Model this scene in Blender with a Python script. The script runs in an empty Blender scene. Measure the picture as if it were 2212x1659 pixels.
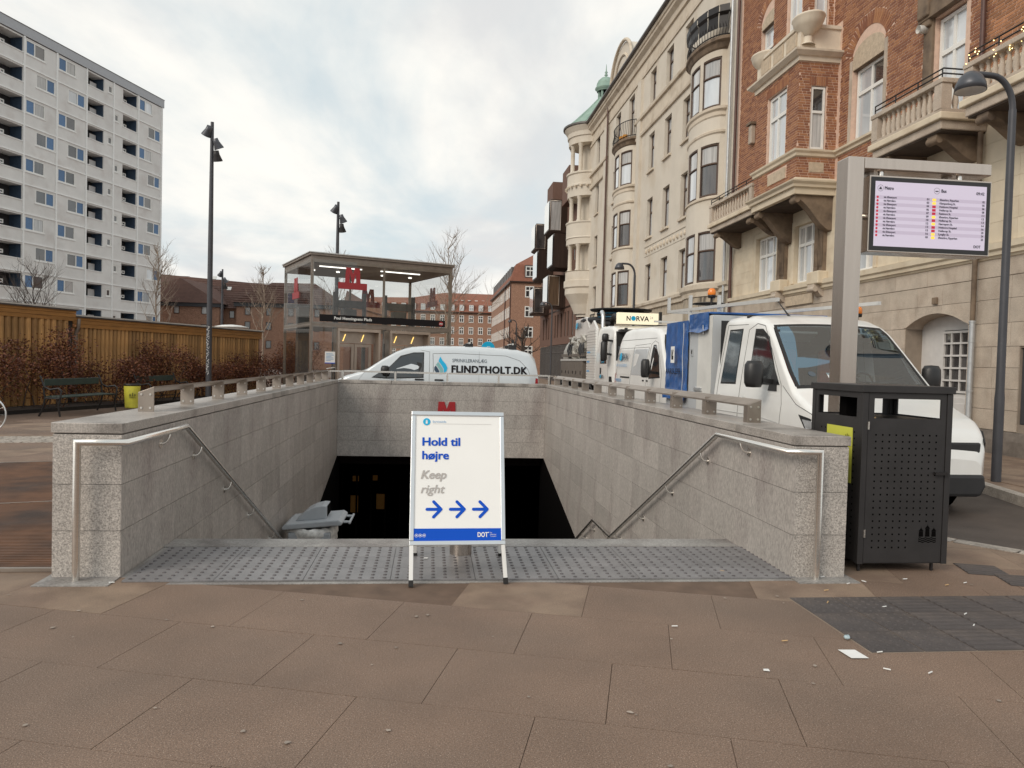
import bpy, math, random
from math import sin, cos, pi, radians
from mathutils import Vector, Matrix
random.seed(7)
SC = bpy.context.scene
COL = SC.collection

# ---------------------------------------------------------------- camera
YAW, PITCH, ROLL, EYE = radians(6.3), .0284, .0265, 1.52
fw = Vector((sin(YAW)*cos(PITCH), cos(YAW)*cos(PITCH), -sin(PITCH)))
r0 = fw.cross(Vector((0, 0, 1))).normalized(); u0 = r0.cross(fw)
rt = r0*cos(ROLL) + u0*sin(ROLL); up = -r0*sin(ROLL) + u0*cos(ROLL)
cam = bpy.data.cameras.new('camera'); cam.lens = 36*1600/2212; cam.sensor_width = 36
cam.clip_start = .1; cam.clip_end = 3000
co = bpy.data.objects.new('camera', cam); COL.objects.link(co)
mw = Matrix((rt, up, -fw)).transposed().to_4x4(); mw.translation = (0, 0, EYE); co.matrix_world = mw
SC.camera = co
# ---------------------------------------------------------------- sky, sun, exposure
SUN_EL, SUN_DIR = radians(34), Vector((-.72, -.64, 0)).normalized()
w = bpy.data.worlds.new('World'); SC.world = w; w.use_nodes = True
nt = w.node_tree; nt.nodes.clear()
def wn(t, **k):
    n = nt.nodes.new(t)
    for a, b in k.items(): setattr(n, a, b)
    return n
sky = wn('ShaderNodeTexSky', sky_type='NISHITA', sun_disc=False, sun_elevation=SUN_EL,
         sun_rotation=math.atan2(SUN_DIR.x, SUN_DIR.y), air_density=1.0, dust_density=2.0)
tc = wn('ShaderNodeTexCoord'); sp = wn('ShaderNodeSeparateXYZ'); nt.links.new(tc.outputs['Generated'], sp.inputs[0])
za = wn('ShaderNodeMath', operation='MAXIMUM'); za.inputs[1].default_value = .0; nt.links.new(sp.outputs[2], za.inputs[0])
zb = wn('ShaderNodeMath', operation='ADD'); zb.inputs[1].default_value = .16; nt.links.new(za.outputs[0], zb.inputs[0])
cx = wn('ShaderNodeMath', operation='DIVIDE'); cy = wn('ShaderNodeMath', operation='DIVIDE')
for c_, i in ((cx, 0), (cy, 1)):
    nt.links.new(sp.outputs[i], c_.inputs[0]); nt.links.new(zb.outputs[0], c_.inputs[1])
cv = wn('ShaderNodeCombineXYZ'); nt.links.new(cx.outputs[0], cv.inputs[0]); nt.links.new(cy.outputs[0], cv.inputs[1])
def cloud(scale, detail, lo, hi, off):
    mp = wn('ShaderNodeMapping'); mp.inputs['Location'].default_value = off; mp.inputs['Rotation'].default_value = (0, 0, .5)
    mp.inputs['Scale'].default_value = (1, .62, 1); nt.links.new(cv.outputs[0], mp.inputs[0])
    n = wn('ShaderNodeTexNoise'); n.inputs['Scale'].default_value = scale; n.inputs['Detail'].default_value = detail
    n.inputs['Roughness'].default_value = .56; n.inputs['Distortion'].default_value = .35
    nt.links.new(mp.outputs[0], n.inputs['Vector'])
    mr = wn('ShaderNodeMapRange', interpolation_type='SMOOTHSTEP'); mr.inputs[1].default_value = lo; mr.inputs[2].default_value = hi
    nt.links.new(n.outputs['Fac'], mr.inputs[0]); return mr.outputs[0]
def mixc(fac, a, b):
    m = wn('ShaderNodeMix', data_type='RGBA')
    if isinstance(fac, float): m.inputs[0].default_value = fac
    else: nt.links.new(fac, m.inputs[0])
    for s_, v in ((6, a), (7, b)):
        if isinstance(v, tuple): m.inputs[s_].default_value = v + (1,)
        else: nt.links.new(v, m.inputs[s_])
    return m.outputs[2]
gap = mixc(.86, sky.outputs[0], (6.1, 6.95, 7.2))
grey = mixc(cloud(1.3, 7, .38, .64, (3.1, 1.7, 0)), (9.1, 8.85, 8.3), (6.7, 6.75, 6.75))
final = mixc(cloud(.9, 8, .36, .60, (.4, 2.3, 0)), gap, grey)
bg = wn('ShaderNodeBackground'); bg.inputs['Strength'].default_value = .074
nt.links.new(final, bg.inputs[0]); wo = wn('ShaderNodeOutputWorld'); nt.links.new(bg.outputs[0], wo.inputs[0])
sl = bpy.data.lights.new('sun', 'SUN'); sl.energy = 1.15; sl.angle = radians(28); sl.color = (1, .91, .79)
so = bpy.data.objects.new('sun', sl); COL.objects.link(so)
sdir = Vector((SUN_DIR.x*cos(SUN_EL), SUN_DIR.y*cos(SUN_EL), sin(SUN_EL)))
so.rotation_euler = sdir.to_track_quat('Z', 'Y').to_euler()
so['kind'] = 'helper'
vs = SC.view_settings
vs.view_transform = 'Standard'; vs.look = 'None'; vs.exposure = .64; vs.gamma = 1; vs.use_curve_mapping = False
SC.display_settings.display_device = 'sRGB'
SC.cycles.max_bounces = 8; SC.cycles.transparent_max_bounces = 16
SC.cycles.use_denoising = True

# ---------------------------------------------------------------- helpers
class MB:
    def __init__(s): s.v = []; s.f = []; s.sm = []
    def add(s, vs_, fs, smooth=False):
        o = len(s.v); s.v += [tuple(p) for p in vs_]
        for f in fs: s.f.append([i+o for i in f]); s.sm.append(smooth)
        return s
    def box(s, x0, x1, y0, y1, z0, z1):
        return s.add([(x, y, z) for z in (z0, z1) for y in (y0, y1) for x in (x0, x1)],
                     [(0, 2, 3, 1), (4, 5, 7, 6), (0, 1, 5, 4), (2, 6, 7, 3), (0, 4, 6, 2), (1, 3, 7, 5)])
    def mbox(s, M, sx, sy, sz):
        return s.add([M @ Vector((x*sx/2, y*sy/2, z*sz/2)) for z in (-1, 1) for y in (-1, 1) for x in (-1, 1)],
                     [(0, 2, 3, 1), (4, 5, 7, 6), (0, 1, 5, 4), (2, 6, 7, 3), (0, 4, 6, 2), (1, 3, 7, 5)])
    def bar(s, a, b, w_, d_, up_=(0, 0, 1)):
        a, b = Vector(a), Vector(b); t = (b-a); L = t.length; t /= L
        x = t.cross(Vector(up_)); x = x.normalized() if x.length > 1e-6 else Vector((1, 0, 0)); y = x.cross(t)
        M = Matrix((x, t, y)).transposed().to_4x4(); M.translation = (a+b)/2
        return s.mbox(M, w_, L, d_)
    def prism(s, pts, axis, a, b):                    # polygon in the other two axes, extruded along axis
        def P(p, c):
            return {'x': (c, p[0], p[1]), 'y': (p[0], c, p[1]), 'z': (p[0], p[1], c)}[axis]
        n = len(pts); v = [P(p, a) for p in pts] + [P(p, b) for p in pts]
        return s.add(v, [list(range(n)), list(range(2*n-1, n-1, -1))] + [(i, i+n, (i+1) % n+n, (i+1) % n) for i in range(n)])
    def prism3(s, pts, off):                          # 3D polygon moved by off
        n = len(pts); off = Vector(off); v = [Vector(p) for p in pts]; v += [p+off for p in v]
        return s.add(v, [list(range(n)), list(range(2*n-1, n-1, -1))] + [(i, i+n, (i+1) % n+n, (i+1) % n) for i in range(n)])
    def tube(s, pts, r, n=8, cap=True, closed=False):
        pts = [Vector(p) for p in pts]; m = len(pts); rs = r if isinstance(r, (list, tuple)) else [r]*m
        rings = []; x = None; pd = None
        for i, p in enumerate(pts):
            d1 = (p-pts[(i-1) % m]) if (i or closed) else (pts[1]-p); d2 = (pts[(i+1) % m]-p) if (i < m-1 or closed) else d1
            d1 = d1.normalized() if d1.length > 1e-9 else Vector((0, 0, 1)); d2 = d2.normalized() if d2.length > 1e-9 else d1
            if x is None: x = d1.orthogonal().normalized()
            elif pd is not None: x = pd.rotation_difference(d1) @ x
            pd = d1; x = (x-d1*x.dot(d1)).normalized(); y = d1.cross(x); b = d1+d2; b = b.normalized() if b.length > .2 else d1; db = max(.35, d1.dot(b)); g = []
            for jj in range(n):
                o_ = (x*cos(2*pi*jj/n)+y*sin(2*pi*jj/n))*rs[i]; g.append(p+o_-d1*(o_.dot(b)/db))
            rings.append(g)
        v = [q for g in rings for q in g]; f = []
        for i in range(m if closed else m-1):
            i2 = (i+1) % m
            for j in range(n): f.append((i*n+j, i*n+(j+1) % n, i2*n+(j+1) % n, i2*n+j))
        s.add(v, f, True)
        if cap and not closed:
            s.add(rings[0], [list(range(n))[::-1]]); s.add(rings[-1], [list(range(n))])
        return s
    def lathe(s, prof, c=(0, 0, 0), n=20, a0=0, a1=2*pi, axis='z', sx=1, sy=1, smooth=True):
        full = abs(a1-a0-2*pi) < 1e-6; cnt = n if full else n+1; v = []
        for r, h in prof:
            for j in range(cnt):
                a = a0+(a1-a0)*j/n; p = (r*cos(a)*sx, r*sin(a)*sy, h)
                if axis == 'x': p = (p[2], p[0], p[1])
                if axis == 'y': p = (p[0], p[2], p[1])
                v.append((p[0]+c[0], p[1]+c[1], p[2]+c[2]))
        f = []
        for i in range(len(prof)-1):
            for j in range(n):
                j2 = (j+1) % cnt; f.append((i*cnt+j, i*cnt+j2, (i+1)*cnt+j2, (i+1)*cnt+j))
        return s.add(v, f, smooth)
    def disc(s, c, r, n=16, axis='z', h=.004):
        return s.lathe([(0, h), (r, h), (r, 0)], c, n, axis=axis, smooth=False)
    def quad(s, a, b, c, d): return s.add([a, b, c, d], [(0, 1, 2, 3)])
    def mesh(s, name, mat=None, weld=False):
        me = bpy.data.meshes.new(name); me.from_pydata(s.v, [], s.f); me.polygons.foreach_set('use_smooth', s.sm)
        if mat: me.materials.append(MAT[mat] if isinstance(mat, str) else mat)
        me.validate(); me.update(); return me
    def build(s, name, mat, parent=None, world=True, bevel=0, kind=None, label=None, seg=2):
        o = bpy.data.objects.new(name, s.mesh(name, mat)); COL.objects.link(o)
        if parent is not None:
            o.parent = parent
            if world: o.matrix_parent_inverse = WM(parent).inverted()
        if bevel:
            b = o.modifiers.new('bevel', 'BEVEL'); b.width = bevel; b.segments = seg; b.limit_method = 'ANGLE'; b.angle_limit = radians(40)
        if kind: o['kind'] = kind
        if label: o['label'] = label
        return o
def WM(o):
    M = Matrix.LocRotScale(o.location, o.rotation_euler, o.scale)
    return WM(o.parent) @ o.matrix_parent_inverse @ M if o.parent else M
def thing(name, label, cat, loc=(0, 0, 0), rz=0, group=None):
    o = bpy.data.objects.new(name, None); o.empty_display_size = .2; COL.objects.link(o)
    o.location = loc; o.rotation_euler = (0, 0, rz); return tag(o, label, cat, group)
def tag(o, label, cat, group=None):
    o['label'] = label; o['category'] = cat
    if group: o['group'] = group
    return o
def dup(root, loc, rz=0, label=None):
    r = root.copy(); COL.objects.link(r); r.location = loc; r.rotation_euler = (0, 0, rz)
    if label: r['label'] = label
    for ch in list(root.children):
        c = ch.copy(); COL.objects.link(c); c.parent = r
        for g in list(ch.children):
            d = g.copy(); COL.objects.link(d); d.parent = c
    return r
def inst(me, name, parent, M, world=True):               # cheap piece sharing mesh data
    o = bpy.data.objects.new(name, me); COL.objects.link(o); o.parent = parent
    if world and parent is not None: o.matrix_parent_inverse = WM(parent).inverted()
    o.matrix_basis = M; return o
def struct(mb, name, mat, **k):
    return mb.build(name, mat, kind='structure', **k)

# ---------------------------------------------------------------- materials
MAT = {}
def mat(name, col, rough=.7, metal=0., var=.12, scale=6., detail=4, fine=0., fscale=90., bump=0., bscale=40., island=0., obj=0.,
        spec=.5, tint=None, tscale=1.5, tlo=.45, thi=.7, coat=0., emit=None, stretch=None, hue=0., speck=None):
    m = bpy.data.materials.new(name); m.use_nodes = True; t = m.node_tree; N = t.nodes; L = t.links
    b = N['Principled BSDF']; b.inputs['Roughness'].default_value = rough; b.inputs['Metallic'].default_value = metal
    b.inputs['Specular IOR Level'].default_value = spec
    if coat: b.inputs['Coat Weight'].default_value = coat; b.inputs['Coat Roughness'].default_value = .06
    tcn = N.new('ShaderNodeTexCoord'); vec = tcn.outputs['Object']
    if stretch:
        mp = N.new('ShaderNodeMapping'); mp.inputs['Scale'].default_value = stretch; L.new(vec, mp.inputs[0]); vec = mp.outputs[0]
    def noise(sc, dt=4., ro=.55):
        n = N.new('ShaderNodeTexNoise'); n.inputs['Scale'].default_value = sc; n.inputs['Detail'].default_value = dt
        n.inputs['Roughness'].default_value = ro; L.new(vec, n.inputs['Vector']); return n.outputs['Fac']
    def mr(x, a, b_, lo, hi):
        n = N.new('ShaderNodeMapRange'); n.inputs[1].default_value = a; n.inputs[2].default_value = b_
        n.inputs[3].default_value = lo; n.inputs[4].default_value = hi; L.new(x, n.inputs[0]); return n.outputs[0]
    def mul(x, y):
        n = N.new('ShaderNodeMath'); n.operation = 'MULTIPLY'; L.new(x, n.inputs[0]); L.new(y, n.inputs[1]); return n.outputs[0]
    val = None
    def acc(x):
        nonlocal val; val = x if val is None else mul(val, x)
    if var: acc(mr(noise(scale, detail), .3, .7, 1-var, 1+var))
    if fine: acc(mr(noise(fscale, 2, .7), .32, .68, 1-fine, 1+fine))
    if island:
        g = N.new('ShaderNodeNewGeometry'); acc(mr(g.outputs['Random Per Island'], 0, 1, 1-island, 1+island))
    if obj:
        g = N.new('ShaderNodeObjectInfo'); acc(mr(g.outputs['Random'], 0, 1, 1-obj, 1+obj))
    rgb = N.new('ShaderNodeRGB'); rgb.outputs[0].default_value = (*col, 1); c = rgb.outputs[0]
    if tint:
        mx = N.new('ShaderNodeMix'); mx.data_type = 'RGBA'; L.new(mr(noise(tscale, 5), tlo, thi, 0, 1), mx.inputs[0]); L.new(c, mx.inputs[6])
        mx.inputs[7].default_value = (*tint, 1); c = mx.outputs[2]
    if speck:
        mx = N.new('ShaderNodeMix'); mx.data_type = 'RGBA'; L.new(mr(noise(speck[1], 1.5, .5), speck[2], speck[3], 0, 1), mx.inputs[0]); L.new(c, mx.inputs[6]); mx.inputs[7].default_value = (*speck[0], 1); c = mx.outputs[2]
    if val is not None:
        hs = N.new('ShaderNodeHueSaturation'); L.new(val, hs.inputs['Value']); L.new(c, hs.inputs['Color']); c = hs.outputs[0]
        if hue:
            g = N.new('ShaderNodeNewGeometry'); L.new(mr(g.outputs['Random Per Island'], 0, 1, .5-hue, .5+hue), hs.inputs['Hue'])
    L.new(c, b.inputs['Base Color'])
    if bump:
        bn = N.new('ShaderNodeBump'); bn.inputs['Strength'].default_value = bump; bn.inputs['Distance'].default_value = .01
        L.new(noise(bscale, 3), bn.inputs['Height']); L.new(bn.outputs[0], b.inputs['Normal'])
    if emit:
        b.inputs['Emission Color'].default_value = (*emit[:3], 1); b.inputs['Emission Strength'].default_value = emit[3]
    MAT[name] = m; return m
def clear_glass(name, col=(.9, .95, .95), ior=1.5, add=.0, rough=.01, gcol=(1, 1, 1)):
    m = bpy.data.materials.new(name); m.use_nodes = True; t = m.node_tree; t.nodes.clear(); N = t.nodes; L = t.links
    o = N.new('ShaderNodeOutputMaterial'); mx = N.new('ShaderNodeMixShader'); tr = N.new('ShaderNodeBsdfTransparent'); gl = N.new('ShaderNodeBsdfGlossy')
    lw = N.new('ShaderNodeLayerWeight'); lw.inputs[0].default_value = .5; pw = N.new('ShaderNodeMath'); pw.operation = 'POWER'; pw.inputs[1].default_value = 4.5; L.new(lw.outputs['Facing'], pw.inputs[0])
    fr = N.new('ShaderNodeMath'); fr.operation = 'MULTIPLY'; fr.inputs[1].default_value = ior-1; L.new(pw.outputs[0], fr.inputs[0]); tr.inputs[0].default_value = (*col, 1); gl.inputs['Roughness'].default_value = rough; gl.inputs['Color'].default_value = (*gcol, 1)
    ad = N.new('ShaderNodeMath'); ad.operation = 'ADD'; ad.use_clamp = True; ad.inputs[1].default_value = add; L.new(fr.outputs[0], ad.inputs[0])
    L.new(ad.outputs[0], mx.inputs[0]); L.new(tr.outputs[0], mx.inputs[1]); L.new(gl.outputs[0], mx.inputs[2]); L.new(mx.outputs[0], o.inputs[0])
    MAT[name] = m; return m

# setting
mat('paving', (.188, .124, .088), .72, var=.14, scale=1.3, fine=.42, fscale=150, bump=.3, bscale=180, speck=((.42, .34, .28), 210, .63, .72), tint=(.158, .112, .084), tscale=.7, tlo=.45, thi=.78, obj=.015)
mat('paving_pale', (.25, .178, .127), .75, var=.16, scale=3.5, fine=.28, fscale=160, bump=.2, bscale=180, tint=(.185, .125, .09), tscale=2.2, tlo=.40, thi=.6, obj=.05)
mat('joint', (.135, .088, .062), .9, var=.2)
mat('asphalt', (.075, .06, .052), .62, var=.2, scale=3, fine=.25, fscale=160, bump=.3, bscale=200)
mat('kerb', (.36, .32, .28), .75, var=.2, scale=9, fine=.3, fscale=70, obj=.12)
mat('ground', (.17, .13, .11), .85, var=.2, scale=.4)
mat('granite', (.38, .345, .315), .6, var=.10, scale=2.5, fine=.45, fscale=95, bump=.12, bscale=90, tint=(.50, .46, .415), tscale=60, tlo=.52, thi=.72, obj=.06)
mat('granite_smooth', (.40, .365, .335), .5, var=.12, scale=1.3, fine=.28, fscale=85, tint=(.285, .25, .232), tscale=1.6, tlo=.50, thi=.70, obj=.10, stretch=(1, 1, .35))
mat('granite_cap', (.38, .345, .315), .32, var=.15, scale=4, fine=.3, fscale=70, tint=(.17, .15, .135), tscale=2.5, tlo=.5, thi=.7, obj=.05)
mat('mortar_dark', (.22, .195, .18), .9, var=.1)
mat('step_stone', (.30, .285, .27), .55, var=.15, scale=3, fine=.3, fscale=70, tint=(.17, .15, .14), tscale=2.2, obj=.05)
mat('stud_shade', (.10, .09, .092), .4, var=.3, scale=4)  # studs share the tile colour; their shading is painted in as a darker tone
mat('tactile', (.20, .192, .196), .42, var=.16, scale=4, fine=.14, fscale=90, tint=(.105, .092, .09), tscale=1.5, tlo=.47, thi=.68, obj=.08)
mat('tactile_dark', (.075, .064, .062), .7, var=.15, scale=5, fine=.15, fscale=90, tint=(.12, .095, .08), tscale=3, obj=.08)
mat('grate_rust', (.155, .075, .04), .6, .3, var=.3, scale=4, tint=(.07, .045, .035), tscale=1.2, obj=.05)
mat('grate_pit', (.012, .008, .006), .9, var=0)
mat('hall_shade', (.010, .006, .0055), .9, var=.2, scale=2, spec=.1)  # near-black base colour paints in the darkness of the underground hall
mat('amber_light', (.30, .16, .05), .8, var=0, emit=(1., .45, .10, .009))
# metals
mat('steel', (.80, .76, .71), .24, .95, var=.06, scale=3, stretch=(1, 1, 30), fine=.04, fscale=60)
mat('steel_brushed', (.55, .48, .425), .27, .95, var=.04, scale=2.2, stretch=(9, 9, .6))
mat('steel_dull', (.40, .345, .30), .42, .75, var=.10, scale=5, tint=(.30, .25, .21), tscale=2)
mat('alu', (.70, .71, .72), .33, .85, var=.04, scale=4)
mat('alu_paint', (.62, .61, .59), .45, .3, var=.05)
mat('pole_grey', (.062, .062, .07), .45, .2, var=.15, scale=3)
mat('bin_black', (.033, .0305, .031), .45, .15, var=.15, scale=5, bump=.04, bscale=120)
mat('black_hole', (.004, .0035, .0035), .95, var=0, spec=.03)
mat('iron_black', (.02, .017, .017), .5, .2, var=.2)
mat('rubber', (.018, .016, .016), .8, var=.2)
mat('black_plastic', (.022, .021, .022), .42, var=.1)
mat('bolt', (.75, .72, .68), .3, .9, var=0)
# print and paint
mat('white_print', (.88, .87, .845), .45, var=.02, scale=2, coat=.25)
mat('white_paint', (.80, .79, .765), .3, var=.05, scale=1.5, coat=.5, tint=(.70, .685, .655), tscale=1.1, tlo=.52, thi=.75)
mat('silver_paint', (.66, .69, .71), .26, .25, var=.03, scale=2, coat=.6)
mat('blue_print', (.006, .085, .55), .6, var=0, spec=.15)
mat('cyan_print', (.0, .42, .72), .45, var=0)
mat('teal_print', (.20, .42, .42), .45, var=0)
mat('navy_print', (.02, .05, .09), .45, var=0)
mat('grey_print', (.47, .44, .42), .6, var=0, spec=.15)
mat('black_print', (.013, .011, .012), .6, var=0, spec=.2)
mat('lightblue_print', (.15, .36, .62), .5, var=0)
mat('red_metro', (.34, .012, .016), .4, var=.06, coat=.3)
mat('yellow_barrel', (.74, .68, .08), .5, var=.12, scale=5, tint=(.5, .46, .1), tscale=4)
mat('sticker_yellow', (.60, .60, .08), .5, var=.05)
mat('olive', (.16, .15, .02), .6, var=0)
mat('paper', (.75, .74, .72), .7, var=.08)
mat('grout_tan', (.25, .195, .15), .9, var=.1)
mat('gum', (.30, .25, .21), .8, var=.15, obj=.3)
mat('cork', (.55, .36, .18), .8, var=.2)
# ---------------------------------------------------------------- lettering
_TX = {}
def _tx(s_, bold=0., shear=0.):
    bold = 0.; k = (s_, bold, shear)
    if k not in _TX:
        cu = bpy.data.curves.new('t', 'FONT'); cu.body = s_; cu.size = 1; cu.offset = bold; cu.shear = shear; cu.resolution_u = 3; cu.space_character = 1.08 if s_ in ('FLINDTHOLT.DK', 'Poul Henningsens Plads') else 1.0
        o = bpy.data.objects.new('t', cu); COL.objects.link(o)
        dg = bpy.context.evaluated_depsgraph_get(); me = bpy.data.meshes.new_from_object(o.evaluated_get(dg))
        _TX[k] = ([tuple(v.co) for v in me.vertices], [tuple(p.vertices) for p in me.polygons])
        bpy.data.objects.remove(o); bpy.data.curves.remove(cu); bpy.data.meshes.remove(me)
    return _TX[k]
TEXTS = [('Hold til', .03, 0), ('højre', .028, 0), ('Keep', .024, .25), ('right', .014, .25), ('Serviceinfo', 0, 0), ('DOT', .03, 0), ('Din', 0, 0), ('Offentlige', 0, 0),
         ('Transport', 0, 0), ('i', .03, 0), ('Poul Henningsens Plads', .008, 0), ('FLINDTHOLT.DK', .02, 0), ('SPRINKLERANLÆG', 0, 0), ('N', .02, 0), ('RVA', .02, 0),
         ('24', 0, 0), ('NORVA', .02, 0), ('SLAM- OG INDUSTRISERVICE', .0, 0), ('TV INSPEKTION', .01, 0), ('AARSLEFF', .01, 0), ('Metro', .01, 0), ('Bus', .01, 0), ('09:42', .0, 0),
         ('via Østerport', 0, 0), ('via Nørrebro', 0, 0), ('Østerbro, Ryparken', 0, 0), ('Klampenborg St.', 0, 0), ('Hvidovre Hospital', 0, 0), ('Hellerup St.', 0, 0),
         ('Rødovre St.', 0, 0), ('Nørreport St.', 0, 0), ('Lyngby St.', 0, 0), ('M3', .02, 0), ('14', .02, 0), ('1A', .02, 0)] + [('%02d' % i, 0, 0) for i in (1, 3, 4, 6, 7, 9, 10, 12, 13, 15, 16, 18, 2, 5, 8, 11, 14, 20, 24, 25)]
for t_ in TEXTS: _tx(*t_)
def text(parent, s_, m_, org, ux, uy, width, cap, bold=0., shear=0., world=True, name='lettering', baseline=True):
    v, f = _tx(s_, 0., shear); xs = [p[0] for p in v]; x0, x1 = min(xs), max(xs); org, ux, uy = Vector(org), Vector(ux), Vector(uy)
    CAP = .70; mb = MB(); nn = ux.cross(uy).normalized(); e = bold*1.15; kx = width/(x1-x0); ky = cap/CAP
    sh_ = ((0, 0),) if not bold else ((0, 0), (e, 0), (-e, 0), (0, e*.6), (0, -e*.6), (e*.8, e*.45), (-e*.8, -e*.45), (e*.8, -e*.45), (-e*.8, e*.45))
    for k, (dx, dy) in enumerate(sh_): mb.add([org+ux*((p[0]-x0+dx)*kx)+uy*((p[1]+dy)*ky)+nn*(k*.00018) for p in v], f)
    return mb.build(name, m_, parent, world)
def shape(parent, pts, m_, org, ux, uy, name='print', world=True):
    org, ux, uy = Vector(org), Vector(ux), Vector(uy); mb = MB(); mb.add([org+ux*a+uy*b for a, b in pts], [list(range(len(pts)))])
    return mb.build(name, m_, parent, world)
def circ(r, n=24, cx_=0, cy_=0): return [(cx_+r*cos(2*pi*i/n), cy_+r*sin(2*pi*i/n)) for i in range(n)]

# ---------------------------------------------------------------- ground, road, pavement
WL, WR, WY0, WY1 = -2.05, 2.65, 5.22, 16.9           # stairwell inner faces
def ring(mb, x0, x1, y0, y1, hx0, hx1, hy0, hy1, z):
    for a, b, c, d in ((x0, x1, y0, hy0), (x0, x1, hy1, y1), (x0, hx0, hy0, hy1), (hx1, x1, hy0, hy1)):
        mb.quad((a, c, z), (b, c, z), (b, d, z), (a, d, z))
    return mb
struct(ring(MB(), -1500, 1500, -300, 2500, WL-.2, WR+.2, 5.6, 16.95, -.135), 'ground', 'ground')
NK = [(6.5, 3.0), (5.5, 5.2), (5.18, 5.89), (4.86, 6.29), (4.45, 6.95), (4.28, 7.8), (4.25, 10), (4.25, 30), (4.25, 130)]
FK = [(6.9, 2.0), (7.05, 6.5), (7.44, 8.5), (7.74, 9.77), (8.0, 12), (8.15, 20), (8.2, 40), (8.2, 130)]
rd = MB(); rd.add([(x, y, -.12) for x, y in NK] + [(x, y, -.12) for x, y in FK[::-1]], [list(range(len(NK)+len(FK)))])
rd.v = [(10, -20, -.12)] + rd.v if 0 else rd.v
struct(rd, 'road', 'asphalt')
# pavement beds (joint colour), slabs lie on them
bed = ring(MB(), -30, 4.2, -6, 60, WL-.2, WR+.2, 5.6, 16.95, -.005); bed.quad((4.2, -6, -.005), (6.3, -6, -.005), (6.3, 3.3, -.005), (4.2, 7.9, -.005))
pav = struct(bed, 'pavement', 'joint')
fp = MB(); fp.add([(x+.02, y, -.005) for x, y in FK] + [(11.2, 130, -.005), (11.2, 2, -.005)], [list(range(len(FK)+2))])
pav2 = struct(fp, 'pavement', 'paving_pale')
ANG = radians(-16.4); DU = Vector((cos(ANG), sin(ANG), 0)); DV = Vector((-sin(ANG), cos(ANG), 0)); O0 = Vector((1.245, 3.576, 0))
def clip(poly, p, n):                                  # keep side where (q-p).n < 0
    out = []
    for i in range(len(poly)):
        a, b = poly[i], poly[(i+1) % len(poly)]; da, db = (a-p).dot(n), (b-p).dot(n)
        if da <= 0: out.append(a)
        if (da < 0 < db) or (db < 0 < da): out.append(a+(b-a)*(da/(da-db)))
    return out
SW, SH, J = .812, .655, .0019
rs = random.Random(3)
kn = Vector((.4, .32, 0)).normalized()
for iv in range(-6, 24):
    offu = (.37*iv) % 1.
    for iu in range(-17, 9):
        o = O0+DU*((iu+offu)*SW)+DV*(iv*SH); c = o+DU*SW/2+DV*SH/2
        if c.x < -8.5 or c.x > 6.2 or c.y < .2 or c.y > 17.3: continue
        if c.x > 4.2 and c.y > 7.6: continue
        if WL < c.x < WR and c.y > 5.0+.33: continue
        j = J*rs.uniform(.5, 1.3)
        poly = [o+DU*j+DV*j, o+DU*(SW-j)+DV*j, o+DU*(SW-j)+DV*(SH-j), o+DU*j+DV*(SH-j)]
        poly = clip(poly, Vector((4.86-.06, 6.29-.05, 0)), kn)
        if c.y > 6.5: poly = clip(poly, Vector((4.2, 0, 0)), Vector((1, 0, 0))) if len(poly) > 2 else poly
        if WL-.55 < c.x < WR+.5 and c.y < 6.5: poly = clip(poly, Vector((0, 5.6, 0)), Vector((0, 1, 0))) if len(poly) > 2 else poly
        if c.y > 5.0 and len(poly) > 2 and c.x < 0: poly = clip(poly, Vector((WL-.45, 0, 0)), Vector((1, 0, 0)))
        if c.y > 5.0 and len(poly) > 2 and c.x > 0: poly = clip(poly, Vector((WR+.43, 0, 0)), Vector((-1, 0, 0)))
        if len(poly) < 3: continue
        pale = (c.y > 4.75 and (c.x < -1.7 or .15 < c.x < 1.1 or 2.2 < c.x < 3.6)) or (c.y > 5.3 and c.x > 2.6)
        if c.x < -2.6 and c.y > 6: pale = rs.random() < .6
        dz = rs.uniform(-.0007, .0007); mb = MB(); mb.prism3([p+Vector((0, 0, -.02+dz)) for p in poly], (0, 0, .02))
        mb.build('paving_slab', 'paving_pale' if pale else 'paving', pav)
# far pavement slabs and kerbstones
for i in range(22):
    for j in range(3):
        y0 = 6+i*.8; x0 = 8.15+j*.95
        if x0+.95 > 11: continue
        mb = MB(); mb.box(x0+.006, x0+.944, y0+.006+.3*(j % 2), y0+.794+.3*(j % 2), -.01, .004); mb.build('paving_slab', 'paving_pale', pav2)
def kerbs(line, side, parent, L=.9, wdt=.16, ymax=60):
    pts = [Vector((x, y, 0)) for x, y in line]; seg = 0; pos = pts[0].copy()
    for a, b in zip(pts[:-1], pts[1:]):
        d = b-a; n_ = max(1, round(d.length/L)); t = d/d.length; nr = Vector((t.y, -t.x, 0))*side
        for i in range(n_):
            p = a+d*(i/n_)+t*.006; q = a+d*((i+1)/n_)-t*.006
            if p.y > ymax: return
            mb = MB(); mb.prism3([p+Vector((0, 0, -.13)), q+Vector((0, 0, -.13)), q-nr*wdt+Vector((0, 0, -.13)), p-nr*wdt+Vector((0, 0, -.13))], (0, 0, .137)); mb.build('kerbstone', 'kerb', parent)
kerbs(NK, 1, pav, ymax=45); kerbs(FK, -1, pav2, ymax=45)
# cobbled patches on the left
mcob = MB().box(-.045, .045, -.045, .045, -.02, .008).mesh('cobble', 'kerb')
cob = []
for i in range(30):
    for j in range(10):
        x, y = -7.9+i*.1+rs.uniform(-.01, .01), 12.7+j*.1+rs.uniform(-.01, .01)+i*.02
        if len(cob) < 300: cob.append(inst(mcob, 'cobblestone', pav, Matrix.Translation((x, y, rs.uniform(-.004, .004)))))
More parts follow.
